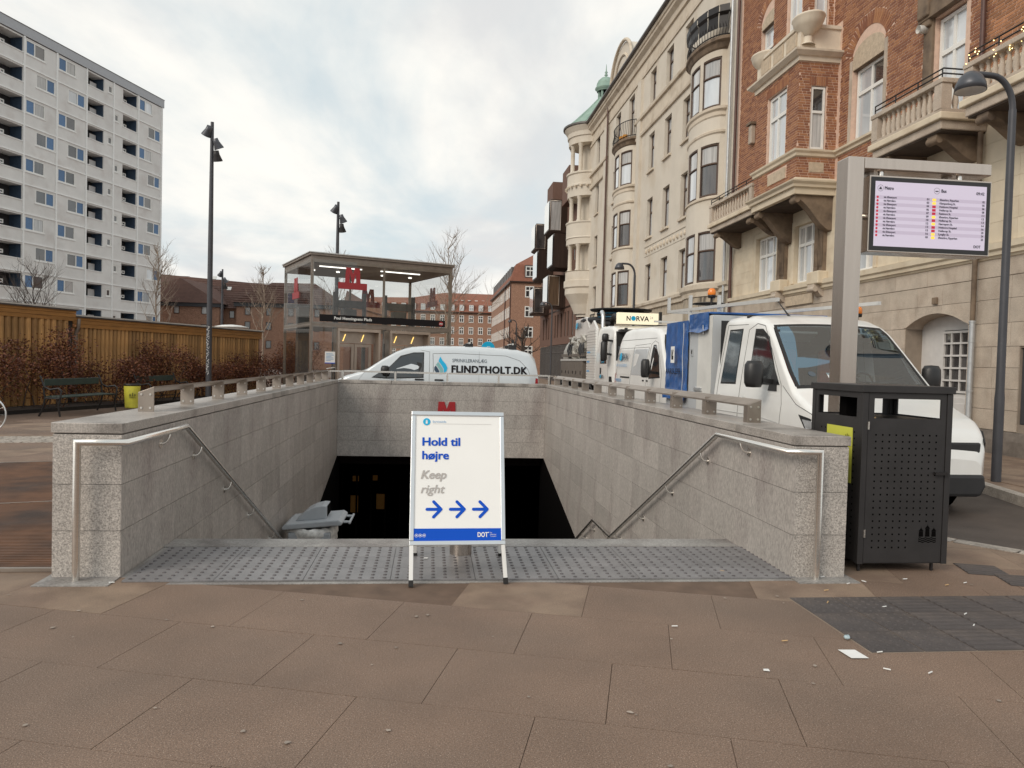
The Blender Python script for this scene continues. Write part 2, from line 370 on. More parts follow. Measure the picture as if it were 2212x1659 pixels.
# rusted grating to the left of the wall
gx0, gx1 = -6.4, WL-.46
gpit = MB(); gpit.add([(gx0, 5.40, .002), (gx1, 5.36, .002), (gx1, 11.45, .002), (gx0, 10.2, .002)], [(0, 1, 2, 3)])
grate = thing('floor_grating', 'rusty brown ventilation grating flush with the paving left of the stair wall', 'grating', (-4.2, 8, 0))
gpit.build('pit', 'grate_pit', grate)
gb = MB(); y = 5.43
while y < 11.4:
    xa = gx0 if y < 10.2 else gx0+(y-10.2)/1.25*(gx1-gx0)
    gb.box(xa, gx1-.012, y, y+.026, .003, .022); y += .046
gb.build('bars', 'grate_rust', grate, kind='stuff')
gf = MB(); gf.box(gx0, gx1, 5.36, 5.40, .003, .026); gf.box(gx1-.012, gx1, 5.40, 11.42, .003, .026); gf.bar((gx0, 10.2, .013), (gx1, 11.45, .013), .03, .026); gf.bar((gx0, 7.0, .016), (gx1, 8.15, .016), .02, .02)
gf.build('frame', 'steel_dull', grate)

# ---------------------------------------------------------------- stairwell
WT = 1.045                                             # top of the parapets
ROWS = [.968, .632, .318, .004]; z_ = .004
while z_ > -2.7: z_ -= .315; ROWS.append(z_)
def panels_x(parent, xf, sgn, y0, y1, rows, L, mname, t=.018):    # panels on a plane x = xf facing sgn
    n_ = max(1, round((y1-y0)/L)); d = (y1-y0)/n_
    for a, b in zip(rows[:-1], rows[1:]):
        me = MB().box(min(0, sgn*t), max(0, sgn*t), .0018, d-.0018, b+.0018, a-.0018).mesh('granite_panel', mname)
        for i in range(n_): inst(me, 'granite_panel', parent, Matrix.Translation((xf, y0+i*d, 0)))
def panels_y(parent, yf, x0, x1, rows, L, mname, t=.018):
    n_ = max(1, round((x1-x0)/L)); d = (x1-x0)/n_
    for a, b in zip(rows[:-1], rows[1:]):
        me = MB().box(.0018, d-.0018, -t, 0, b+.0018, a-.0018).mesh('granite_panel', mname)
        for i in range(n_): inst(me, 'granite_panel', parent, Matrix.Translation((x0+i*d, yf, 0)))
def caps(parent, x0, x1, y0, y1, L=1.05):
    n_ = max(1, round((y1-y0)/L)); d = (y1-y0)/n_
    for i in range(n_):
        mb = MB().box(x0, x1, y0+i*d+.002, y0+(i+1)*d-.002, .975, WT); mb.build('cap_stone', 'granite_cap', parent, bevel=.005)
wl = thing('stair_wall', 'grey granite parapet wall on the left of the metro stairs', 'wall', (WL-.22, 11, 0))
MB().box(WL-.44, WL-.018, WY0+.018, WY1+.4, -4.4, .972).build('core', 'mortar_dark', wl)
panels_x(wl, WL-.018, 1, WY0, WY1, ROWS, 1.06, 'granite_smooth'); panels_y(wl, WY0+.018, WL-.44, WL-.002, ROWS[:4], .6, 'granite'); caps(wl, WL-.45, WL+.006, WY0-.008, WY1)
wr = thing('stair_wall', 'grey granite parapet wall on the right of the metro stairs beside the black bin', 'wall', (WR+.2, 11, 0))
MB().box(WR+.018, WR+.42, WY0-.08, WY1+.4, -4.4, .972).build('core', 'mortar_dark', wr)
panels_x(wr, WR+.018, -1, WY0-.1, WY1, ROWS, 1.06, 'granite_smooth'); panels_y(wr, WY0-.08, WR+.002, WR+.42, ROWS[:4], .6, 'granite'); caps(wr, WR-.006, WR+.43, WY0-.108, WY1)
wb = thing('stair_wall', 'grey granite end wall above the dark metro stair opening', 'wall', (.3, WY1+.2, 0))
MB().box(WL-.018, WR+.018, WY1+.018, WY1+.4, -.67, .972).build('core', 'mortar_dark', wb)
panels_y(wb, WY1+.018, WL, WR, [.968, .632, .318, .004, -.311, -.667], 1.18, 'granite_smooth')
for i in range(4):
    d = (WR-WL)/4; MB().box(WL+i*d+.008, WL+(i+1)*d-.002, WY1-.006, WY1+.42, .975, WT).build('cap_stone', 'granite_cap', wb, bevel=.005)
# steps
st = thing('staircase', 'granite stairs going down into the metro', 'stairs', (.3, 6.3, 0))
y = 6.29
for i in range(11):
    MB().box(WL+.001, WR-.001, y, y+.40, -.167*(i+1)-.2, -.167*(i+1)).build('step', 'step_stone', st); y += .345
MB().box(WL+.001, WR-.001, y+.02, y+1.5, -2.25, -1.837+.0).build('half_landing', 'step_stone', st); y += 1.32
for i in range(14):
    MB().box(WL+.001, WR-.001, y, y+.40, -1.837-.167*(i+1)-.2, -1.837-.167*(i+1)).build('step', 'step_stone', st); y += .345
land = MB().box(WL+.001, WR-.001, 5.06, 6.285, -.3, .0); ld = land.build('landing', 'step_stone', st)
MB().box(WL-.47, WL-.001, 5.02, 5.30, -.05, .008).build('plinth', 'step_stone', st); MB().box(WR+.001, WR+.46, 4.98, 5.2, -.05, .008).build('plinth', 'step_stone', st)
MB().box(WL+.003, WR-.003, 6.03, 6.288, .0, .008).build('nosing', 'step_stone', st)
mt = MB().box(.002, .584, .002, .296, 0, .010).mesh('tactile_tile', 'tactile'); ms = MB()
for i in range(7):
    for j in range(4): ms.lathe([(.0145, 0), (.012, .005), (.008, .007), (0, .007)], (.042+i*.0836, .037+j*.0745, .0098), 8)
ms = ms.mesh('studs', 'stud_shade')
for i in range(8):
    for j in range(3):
        if i == 7: pass
        o = inst(mt, 'tactile_tile', ld, Matrix.Translation((-2.0+i*.586, 5.105+j*.299, .002)))
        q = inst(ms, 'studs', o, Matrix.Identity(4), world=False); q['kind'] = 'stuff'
# underground hall
hall = thing('underground_hall', 'dark metro hall seen through the opening below the end wall', 'hall', (.3, 24, -4.4))
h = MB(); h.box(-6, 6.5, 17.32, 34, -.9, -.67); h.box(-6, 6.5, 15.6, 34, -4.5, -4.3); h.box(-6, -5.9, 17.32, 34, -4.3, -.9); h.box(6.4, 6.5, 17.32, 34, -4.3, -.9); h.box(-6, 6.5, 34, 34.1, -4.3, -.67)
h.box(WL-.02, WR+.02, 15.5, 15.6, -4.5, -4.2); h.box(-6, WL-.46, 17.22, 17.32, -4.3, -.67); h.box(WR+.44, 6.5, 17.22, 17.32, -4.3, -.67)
h.build('shell', 'hall_shade', hall)
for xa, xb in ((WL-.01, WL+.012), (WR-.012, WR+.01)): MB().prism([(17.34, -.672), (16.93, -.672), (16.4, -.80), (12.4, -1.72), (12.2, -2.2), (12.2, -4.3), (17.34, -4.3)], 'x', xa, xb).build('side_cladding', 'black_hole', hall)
for i in range(9):
    x0 = -4.2+i*.42; zt = -1.9-.05*(i % 3)
    MB().box(x0, x0+.05, 22, 22.05, -4.3, -1.6).build('mullion', 'hall_shade', hall)
for (x, z0, z1, wd) in ((-3.55, -2.05, -1.93, .12), (-2.2, -2.08, -1.92, .18), (-1.62, -2.05, -1.9, .14), (-2.75, -2.95, -2.45, .05), (-2.25, -3.0, -2.5, .22), (-1.5, -2.9, -2.45, .26), (-3.0, -2.28, -2.22, .1)):
    MB().box(x, x+wd, 22.06, 22.08, z0, z1).build('lit_pane', 'amber_light', hall)
MB().bar((1.35, 14.9, -1.95), (2.2, 18.2, -3.35), .05, .03).build('lit_edge', 'amber_light', hall)

# ---------------------------------------------------------------- handrails
def bracket(parent, p, wx):                            # p under the rail, wx wall plane
    sg = 1 if wx > p[0] else -1; mb = MB(); pts = []
    for i in range(7):
        a = pi/2*i/6; pts.append((p[0]+sg*.05*(1-cos(a)), p[1]-.02*i/6, p[2]-.075*sin(a)-.0))
    pts.append((wx, p[1]-.02, p[2]-.075)); mb.tube(pts, .0105, 8); mb.lathe([(0, 0), (.036, 0), (.036, .008), (0, .008)], (wx-(sg*.008 if sg > 0 else 0), p[1]-.02, p[2]-.075), 16, axis='x', smooth=False)
    mb.build('bracket', 'steel', parent)
R_ = .0235
hl = thing('handrail', 'stainless steel handrail on the left wall of the metro stairs', 'handrail', (WL-.25, 5.13, 0))
ZR = .925
pl = [(-2.295, 5.13, .0), (-2.295, 5.13, ZR), (-1.985, 5.13, ZR), (-1.985, 6.34, ZR), (-1.985, 10.4, ZR-4.06*.472)]
MB().tube(pl, R_, 16).build('rail', 'steel', hl)
for yy in (5.95,): bracket(hl, (-1.985, yy, ZR-.02), WL)
for yy in (6.75, 7.75, 8.75, 9.9): bracket(hl, (-1.985, yy, ZR-.472*(yy-6.34)-.02), WL)
hr = thing('handrail', 'stainless steel handrail on the right wall of the metro stairs near the black bin', 'handrail', (WR+.17, 5.08, 0))
pr = [(2.815, 5.06, .0), (2.815, 5.06, ZR+.01), (2.575, 5.06, ZR+.01), (2.575, 6.40, ZR), (2.575, 10.18, ZR-3.78*.482), (2.575, 11.3, ZR-3.78*.482), (2.575, 13.6, ZR-3.78*.482-2.3*.48)]
MB().tube(pr, R_, 16).build('rail', 'steel', hr)
for yy in (5.9,): bracket(hr, (2.575, yy, ZR-.02), WR)
for yy in (6.8, 7.8, 8.85, 9.9): bracket(hr, (2.575, yy, ZR-.482*(yy-6.4)-.02), WR)
for yy in (10.6, 11.5, 12.1): bracket(hr, (2.575, yy, ZR-3.78*.482-.02-max(0, yy-11.3)*.48), WR)
# parapet rails: plates with bolts under a folded flat bar
def parapet(label, xc, y0, n_, y1):
    t = thing('parapet_rail', label, 'railing', (xc, y0, WT))
    for i in range(n_):
        yy = y0+i*1.03; h_ = .185
        mb = MB(); pts = [(xc-.062, WT), (xc+.062, WT), (xc+.062, WT+h_), (xc-.062, WT+h_)]
        if i == 0: pts = [(xc-.062, WT), (xc+.062, WT), (xc+.062, WT+h_+.02), (xc-.062, WT+h_-.03)]
        mb.prism(pts, 'y', yy, yy+.012); mb.box(xc-.058, xc-.048, yy+.012, yy+.10, WT, WT+h_-.035); mb.build('post', 'steel_dull', t, bevel=.002)
        if i < 6:
            for dx in (-.035, .035):
                for dz in (.03, .14): MB().lathe([(0, -.005), (.009, -.005), (.011, 0)], (xc+dx, yy-.001, WT+dz), 10, axis='y', smooth=False).build('bolt', 'bolt', t)
    mb = MB(); a = Vector((xc, y0+.012, 0)); mb.prism([(xc-.06, WT+.145), (xc+.06, WT+.192), (xc+.062, WT+.206), (xc-.063, WT+.158)], 'y', y0+.013, y1)
    mb.box(xc-.063, xc-.055, y0+.013, y1, WT+.142, WT+.156); mb.build('rail', 'steel_dull', t); return t
parapet('bolted steel rail along the left parapet of the metro stairs', -2.3, 6.32, 11, 16.9)
parapet('bolted steel rail along the right parapet beside the vans', 2.87, 6.30, 11, 16.9)
br = thing('end_rail', 'thin steel rail along the end wall in front of the silver van', 'railing', (.35, 17.02, WT))
for i in range(5):
    x = -1.97+i*1.178; MB().box(x-.022, x+.022, 17.0, 17.03, WT, WT+.21).build('post', 'steel', br)
    if i < 4: MB().box(x+.03, x+1.148, 17.0, 17.03, WT+.175, WT+.215).build('rail', 'steel', br)
for i in range(2): MB().bar(((-1.99, 2.77)[i], 17.0, WT+.19), ((-2.3, 2.87)[i], 16.9, WT+.19), .03, .03).build('rail', 'steel', br)
# red metro sign on the end wall
def metro_M(parent, org, ux, uy, un, S, mname='red_metro', t=.02, name='metro_emblem'):
    org, ux, uy, un = Vector(org), Vector(ux), Vector(uy), Vector(un)
    bar_ = [(-.5, .01), (-.49, 0), (.49, 0), (.5, .01), (.5, .215), (.49, .225), (-.49, .225), (-.5, .215)]
    m_ = [(-.27, .2251), (-.235, .735), (-.07, .735), (0, .52), (.07, .735), (.235, .735), (.27, .2251), (.12, .2251), (.105, .55), (.03, .2251), (-.03, .2251), (-.105, .55), (-.12, .2251)]
    mb = MB()
    for p in (bar_, m_): mb.prism3([org+ux*(a*S)+uy*(b*S) for a, b in p], un*t)
    return mb.build(name, mname, parent)
ms_ = thing('metro_sign', 'red metro emblem fixed on the end wall behind the sign board', 'sign', (.36, WY1, 0))
metro_M(ms_, (.385, WY1-.001, .01), (1, 0, 0), (0, 0, 1), (0, -1, 0), .8)
# ---------------------------------------------------------------- sign board on the landing edge
ab = thing('sign_board', 'white A-board sign reading Hold til højre and Keep right in front of the stairs', 'sign board', (.21, 5.3, 0))
A0 = Vector((-.118, 5.055, .258)); AX = Vector((1, .035, 0)).normalized(); AY = Vector((-.01, .285, .955)).normalized(); AN = AX.cross(AY); FWD, FHT, FB = .662, .938, .03
def apt(u, v, n=0): return A0+AX*u+AY*v+AN*n
def aframe(name, u0, u1, v0, v1):
    mb = MB(); mb.prism3([apt(u0, v0, -.012), apt(u1, v0, -.012), apt(u1, v1, -.012), apt(u0, v1, -.012)], AN*.024); mb.build(name, 'alu', ab, bevel=.004)
aframe('frame_rail', 0, FWD, FHT-FB, FHT); aframe('frame_rail', 0, FWD, 0, FB); aframe('frame_stile', 0, FB, FB+.001, FHT-FB-.001); aframe('frame_stile', FWD-FB, FWD, FB+.001, FHT-FB-.001)
mb = MB(); mb.prism3([apt(FB-.005, FB-.005, -.006), apt(FWD-FB+.005, FB-.005, -.006), apt(FWD-FB+.005, FHT-FB+.005, -.006), apt(FB-.005, FHT-FB+.005, -.006)], AN*.008); po = mb.build('poster', 'white_print', ab)
PW, PH = FWD-2*FB, FHT-2*FB
def pp(u, v): return apt(FB+u*PW, FB+(1-v)*PH, .0045)
def ptext(s_, m_, u0, u1, v, cap, b=.022, sh=0): text(po, s_, m_, pp(u0, v), AX, AY, (u1-u0)*PW, cap*PH, b, sh)
shape(po, circ(.026, 28), 'cyan_print', pp(.13, .052), AX, AY, 'info_symbol'); o_ = pp(.122, .068)+AN*.0015; text(po, 'i', 'white_print', o_, AX, AY, .009, .028, .03)
ptext('Serviceinfo', 'lightblue_print', .20, .36, .058, .017, 0)
mb = MB(); a, b = pp(.2, .068), pp(.9, .068); mb.prism3([a, b, b+AY*.0012, a+AY*.0012], AN*.0004); mb.build('rule', 'grey_print', po)
ptext('Hold til', 'blue_print', .087, .522, .247, .066, .03); ptext('højre', 'blue_print', .087, .39, .357, .066, .028)
ptext('Keep', 'grey_print', .075, .365, .513, .066, .024, .25); ptext('right', 'grey_print', .075, .35, .628, .066, .014, .25)
def stroke(a, b, w_, n=6):
    a, b = Vector(a), Vector(b); t = (b-a).normalized(); q = Vector((-t.y, t.x)); pts = []
    for i in range(n+1): an = -pi/2+pi*i/n; pts.append(b+t*cos(an)*w_+q*sin(an)*w_)
    for i in range(n+1): an = pi/2+pi*i/n; pts.append(a+t*cos(an)*w_+q*sin(an)*w_)
    return [(p.x, p.y) for p in pts]
for u in (.13, .398, .665):
    o_ = pp(u, .756); W_ = .195*PW; mb = MB()
    for k_, sg in enumerate((stroke((.01, 0), (W_-.012, 0), .0105), stroke((W_-.062, .052), (W_-.0105, 0), .0105), stroke((W_-.062, -.052), (W_-.0105, 0), .0105))):
        mb.add([o_+AX*x+AY*y+AN*(k_*.0003) for x, y in sg], [list(range(len(sg)))])
    mb.build('arrow', 'blue_print', po)
mb = MB(); mb.prism3([pp(-.008, 1.004), pp(1.008, 1.004), pp(1.008, .905), pp(-.008, .905)], AN*.0006); bd = mb.build('band', 'blue_print', po)
def btext(s_, u0, u1, v, cap, b=0.): text(bd, s_, 'white_print', pp(u0, v)+AN*.0015, AX, AY, (u1-u0)*PW, cap*PH, b)
btext('DOT', .73, .848, .972, .036, .03); btext('Din', .872, .895, .943, .008); btext('Offentlige', .872, .945, .957, .008); btext('Transport', .872, .943, .971, .008)
shape(bd, circ(.0035, 10), 'white_print', pp(.856, .938)+AN*.0015, AX, AY, 'dot')
for u in (.03, .073, .117):
    r_ = [(x, y) for x, y in circ(.0115, 20)]; i_ = [(x, y) for x, y in circ(.0095, 20)]; mb = MB(); o_ = pp(u, .958)+AN*.0015
    mb.add([o_+AX*x+AY*y for x, y in r_+i_], [(k, (k+1) % 20, 20+(k+1) % 20, 20+k) for k in range(20)]); mb.add([o_+AX*x+AY*y for x, y in ((-.005, -.003), (.005, -.003), (.004, .004), (-.004, .004))], [(0, 1, 2, 3)]); mb.build('pictogram', 'white_print', bd)
top = apt(.0, FHT); topr = apt(FWD, FHT)
for k, (p, q) in enumerate(((apt(.016, 0, -.004), (-.098, 4.975, .012)), (apt(FWD-.016, 0, -.004), (.548, 5.03, .012)), (apt(.016, FHT-.02, -.03), (-.085, 5.74, .012)), (apt(FWD-.016, FHT-.02, -.03), (.575, 5.72, .012)))):
    p, q = Vector(p), Vector(q); l_ = MB().bar(p, q, .028, .028, (0, 1, 0)).build('leg', 'white_paint', ab, bevel=.002)
    MB().bar(q+(p-q).normalized()*.03, q-(p-q).normalized()*.011, .032, .032, (0, 1, 0)).build('foot', 'rubber', l_)
a, b, c, d = [Vector(x) for x in ((-.112, 5.66, .26), (.57, 5.64, .26), (.54, 5.36, 1.14), (-.115, 5.36, 1.14))]
MB().prism3([a, b, c, d], (0, .012, 0)).build('back_panel', 'alu_paint', ab)
# ---------------------------------------------------------------- bollard and wheelie bin in the stairwell
bo = MB().lathe([(.086, .0), (.086, .80), (.08, .815), (0, .82)], (.268, 5.80, .01), 28).build('bollard', 'steel_brushed'); tag(bo, 'short round stainless steel bollard standing behind the white sign board', 'bollard')
mat('bin_grey', (.42, .44, .465), .45, var=.08); mat('bag_film', (.74, .72, .69), .35, var=.25, scale=20, bump=.6, bscale=30)
BX, BY, BZ = -1.62, 10.75, -1.837
wb_ = thing('wheelie_bin', 'grey wheelie bin with hooded lid standing on the stairs', 'bin', (BX, BY, BZ))
mb = MB(); v = []
for z_, a, b in ((.08, .24, .26), (.93, .29, .33)): v += [(BX-a, BY-b, BZ+z_), (BX+a, BY-b, BZ+z_), (BX+a, BY+b, BZ+z_), (BX-a, BY+b, BZ+z_)]
mb.add(v, [(3, 2, 1, 0), (0, 1, 5, 4), (1, 2, 6, 5), (2, 3, 7, 6), (3, 0, 4, 7), (4, 5, 6, 7)]); mb.build('body', 'bin_grey', wb_, bevel=.02)
mb = MB().lathe([(.34, .70), (.375, .78), (.36, .85), (.395, .90), (.385, .965), (.35, .985)], (BX, BY, BZ), 28, sx=.92, sy=1.0)
mb.v = [(x+random.uniform(-.012, .012), y+random.uniform(-.012, .012), z+random.uniform(-.02, .02)) for x, y, z in mb.v]; mb.build('bag', 'bag_film', wb_)
mb = MB(); mb.prism([(BX-.36, BZ+.975), (BX+.44, BZ+1.04), (BX+.46, BZ+1.08), (BX+.40, BZ+1.12), (BX-.30, BZ+1.06), (BX-.37, BZ+1.01)], 'y', BY-.36, BY+.36)
lid = mb.build('lid', 'bin_grey', wb_, bevel=.02)
mb = MB(); mb.prism([(BX-.22, BZ+1.06), (BX+.22, BZ+1.10), (BX+.22, BZ+1.28), (BX+.15, BZ+1.285), (BX+.04, BZ+1.26), (BX-.06, BZ+1.21), (BX-.15, BZ+1.13)], 'y', BY-.2, BY+.2); hd = mb.build('hood', 'bin_grey', lid, bevel=.015)
MB().box(BX+.222, BX+.226, BY-.16, BY+.16, BZ+1.13, BZ+1.28).build('hood_mouth', 'black_hole', hd)
for s_ in (-.2, .2): MB().box(BX+.38, BX+.56, BY+s_-.03, BY+s_+.03, BZ+1.05, BZ+1.075).build('handle', 'bin_grey', lid, bevel=.006)
MB().box(BX+.53, BX+.56, BY-.3, BY+.3, BZ+1.05, BZ+1.08).build('handle', 'bin_grey', lid, bevel=.008)
# ---------------------------------------------------------------- black litter bin at the right
bx0, bx1, by0, by1, bz0, bz1 = 3.245, 3.975, 5.25, 6.0, .065, 1.425
lb = thing('litter_bin', 'black perforated steel litter bin with a castle emblem and open slots', 'litter bin', (3.6, 5.6, 0))
MB().box(bx0-.012, bx1+.012, by0-.012, by1+.012, bz1-.055, bz1).build('roof', 'bin_black', lb, bevel=.004)
for x in (bx0, bx1-.045):
    for y in (by0, by1-.045): MB().box(x, x+.045, y, y+.045, bz0, bz1-.056).build('corner_post', 'bin_black', lb, bevel=.003)
ZS0, ZS1 = 1.175, 1.325
def slot_panel(a0, a1, f):                              # panel in (a, z) with a slot; f maps to 3D
    mb = MB()
    for (p0, p1, q0, q1) in ((a0, a1, bz0+.01, ZS0), (a0, a1, ZS1, bz1-.057), (a0, a0+.045, ZS0, ZS1), (a1-.045, a1, ZS0, ZS1)):
        v = [f(p0, q0), f(p1, q0), f(p1, q1), f(p0, q1)]; mb.prism3([x[0] for x in v], v[0][1])
    return mb
yf = by0+.006
fp_ = slot_panel(bx0+.05, bx1-.05, lambda a, z: (Vector((a, yf, z)), Vector((0, .012, 0)))).build('door', 'bin_black', lb)
slot_panel(by0+.047, by1-.047, lambda a, z: (Vector((bx0+.006, a, z)), Vector((.012, 0, 0)))).build('side_panel', 'bin_black', lb)
slot_panel(by0+.047, by1-.047, lambda a, z: (Vector((bx1-.006, a, z)), Vector((-.012, 0, 0)))).build('side_panel', 'bin_black', lb)
slot_panel(bx0+.05, bx1-.05, lambda a, z: (Vector((a, by1-.006, z)), Vector((0, -.012, 0)))).build('back_panel', 'bin_black', lb)
MB().box(bx0+.03, bx1-.03, by0+.03, by1-.03, ZS0-.03, ZS0-.012).build('shelf', 'bin_black', lb); MB().box(bx0+.02, bx1-.02, by0+.02, by1-.02, bz0, bz0+.02).build('floor', 'bin_black', lb)
MB().box(3.33, 3.44, 5.62, 5.72, ZS0-.012, ZS1+.02).build('ash_tray', 'black_hole', lb)
MB().box(3.32, 3.37, 5.28, 5.30, ZS0-.002, ZS0+.008).build('ash_lip', 'cork', lb)
mh = MB().lathe([(0, 0), (.0075, 0)], (0, 0, 0), 10, axis='y').mesh('perforation', 'black_hole'); mb = MB()
def hole_f(mb, x, z): mb.lathe([(0, -.0015), (.0072, -.0015)], (x, yf, z), 10, axis='y')
for i in range(10):
    for j in range(18):
        if j > 13 and i > 5: continue
        hole_f(mb, bx0+.115+i*.0545, 1.05-j*.0505)
mb.build('perforations', 'black_hole', fp_, kind='stuff')
mb = MB()
for i in range(9):
    for j in range(18): mb.lathe([(0, .0015-.003), (.0072, .0015-.003)], (bx0+.006, by0+.11+i*.06, 1.06-j*.0505), 8, axis='x')
mb.build('perforations', 'black_hole', lb, kind='stuff')
def castle(parent, org, ux, uy, S, m_, name='castle_emblem'):
    org, ux, uy = Vector(org), Vector(ux), Vector(uy); mb = MB()
    def pl_(pts): mb.add([org+ux*(a*S)+uy*(b*S) for a, b in pts], [list(range(len(pts)))])
    for x, h_ in ((-.36, .78), (0, .92), (.36, .78)):
        pl_([(x-.13, .34), (x+.13, .34), (x+.11, h_-.16), (x-.11, h_-.16)]); pl_([(x-.15, h_-.155), (x+.15, h_-.155), (x+.03, h_), (x-.03, h_)]); pl_([(x-.012, h_), (x+.012, h_), (x, h_+.12)])
    for k in range(3):
        y0 = .04+k*.095; n_ = 16; up_ = [(-.5+i/n_, y0+.028*sin(i*1.2)+.05) for i in range(n_+1)]; dn = [(-.5+i/n_, y0+.028*sin(i*1.2)) for i in range(n_, -1, -1)]; pl_(up_+dn)
    return mb.build(name, m_, parent)
castle(fp_, (bx0+.565, yf-.0015, .225), (1, 0, 0), (0, 0, 1), .145, 'black_hole')
MB().box(bx1-.135, bx1-.035, yf-.03, yf-.002, .752, .772).build('latch', 'iron_black', lb)
for z in (.30, 1.12): MB().box(bx0+.040, bx0+.052, yf-.016, yf-.001, z-.03, z+.03).build('hinge', 'steel', lb)
st_ = MB().box(bx0+.001, bx0+.0035, by0+.13, by0+.50, .66, 1.09).build('sticker', 'sticker_yellow', lb); castle(st_, (bx0+.0, by0+.20, .985), (0, 1, 0), (0, 0, 1), .06, 'olive')
for x in (bx0+.03, bx1-.1):
    for y in (by0+.04, by1-.1): MB().box(x, x+.018, y, y+.018, .004, bz0).build('leg', 'iron_black', lb)
# ---------------------------------------------------------------- departures display on a steel post
dp = thing('departure_display', 'stainless steel post carrying a departures screen above the black bin', 'display', (3.92, 6.7, 0))
MB().box(3.84, 4.0, 6.6, 6.81, .0, 3.54).build('post', 'steel_brushed', dp, bevel=.012)
MB().box(4.0005, 5.29, 6.6, 6.80, 3.425, 3.539).build('beam', 'steel_brushed', dp, bevel=.012)
for x in (4.2, 5.0):
    MB().lathe([(.028, 3.36), (.028, 3.43)], (x, 6.66, 0), 14).build('hanger', 'steel', dp); MB().box(x-.10, x-.06, 6.68, 6.78, 3.36, 3.43).build('hanger', 'steel_dull', dp)
MB().tube([(4.0, 6.69, 3.0), (4.06, 6.69, 3.0)], .03, 14).build('side_arm', 'steel', dp)
MB().box(4.055, 5.295, 6.60, 6.80, 2.655, 3.375).build('cabinet', 'steel_brushed', dp, bevel=.008)
MB().box(4.07, 5.28, 6.594, 6.601, 2.672, 3.358).build('bezel', 'black_plastic', dp)
mat('screen', (.36, .33, .38), .4, var=0, emit=(.55, .48, .60, .42)); mat('screen_row', (.31, .275, .325), .4, var=0, emit=(.46, .39, .50, .42)); mat('screen_red', (.3, .01, .03), .4, var=0, emit=(.4, .01, .03, .5)); mat('screen_yellow', (.7, .45, .05), .4, var=0, emit=(.85, .5, .06, .6)); mat('screen_ink', (.02, .02, .03), .4, var=0)
sx0, sx1, sz0, sz1 = 4.11, 5.24, 2.712, 3.318; sy = 6.5925
sn = MB().box(sx0, sx1, sy, 6.5945, sz0, sz1).build('screen', 'screen', dp); SWd, SHt = sx1-sx0, sz1-sz0
def st(u, v, d=.001): return (sx0+u*SWd, sy-d, sz1-v*SHt)
EX, EZ = Vector((1, 0, 0)), Vector((0, 0, 1))
def stx(s_, u, v, cap, wd, b=0., m_='screen_ink'): text(sn, s_, m_, st(u, v, .0022), EX, EZ, wd*SWd, cap*SHt, b)
for u in (.045, .548):
    ri = circ(.03, 24); rj = circ(.0275, 24); o_ = Vector(st(u, .105)); MB().add([o_+EX*a+EZ*b for a, b in ri+rj], [(k, (k+1) % 24, 24+(k+1) % 24, 24+k) for k in range(24)]).build('ring', 'screen_ink', sn)
shape(sn, [(-.016, -.012), (.016, -.012), (.016, -.005), (.009, -.004), (.008, .012), (.003, .012), (0, .004), (-.003, .012), (-.008, .012), (-.009, -.004), (-.016, -.005)], 'screen_ink', st(.045, .105, .0014), EX, EZ, 'metro_pictogram')
shape(sn, [(-.016, -.008), (.016, -.008), (.016, .002), (-.016, .002)], 'screen_ink', st(.548, .105, .0014), EX, EZ, 'bus_pictogram')
stx('Metro', .082, .125, .05, .078, .03); stx('Bus', .588, .125, .05, .044, .03); stx('09:42', .905, .135, .045, .072, .02)
bus = ['Østerbro, Ryparken', 'Klampenborg St.', 'Hvidovre Hospital', 'Hellerup St.', 'Rødovre St.', 'Østerbro, Ryparken', 'Hellerup St.', 'Nørreport St.', 'Hvidovre Hospital', 'Hellerup St.', 'Lyngby St.', 'Østerbro, Ryparken']
met = (1, 3, 4, 6, 7, 9, 10, 12, 13, 15, 16, 18); bt = (2, 5, 6, 8, 11, 12, 13, 14, 16, 20, 24, 25); yel = (0, 1, 5, 7, 10, 11)
for i in range(12):
    v = .252+i*.0535
    if i % 2 == 0: MB().box(sx0+.002, sx1-.002, sy-.0008, sy, sz1-(v+.018)*SHt, sz1-(v-.034)*SHt).build('row', 'screen_row', sn)
    shape(sn, circ(.0115, 18), 'screen_red', st(.022, v-.008), EX, EZ, 'line_badge'); stx('via Østerport' if i % 2 == 0 else 'via Nørrebro', .075, v+.004, .031, .115 if i % 2 == 0 else .106, .025)
    stx('%02d' % met[i], .46, v+.004, .031, .02, .025); shape(sn, [(-.018, -.012), (.018, -.012), (.018, .012), (-.018, .012)], 'screen_yellow' if i in yel else 'screen_red', st(.527, v-.006), EX, EZ, 'line_badge')
    stx(bus[i], .576, v+.004, .031, .0095*len(bus[i]), .025); stx('%02d' % bt[i], .963, v+.004, .031, .02, .025)
stx('DOT', .90, .965, .042, .062, .03)
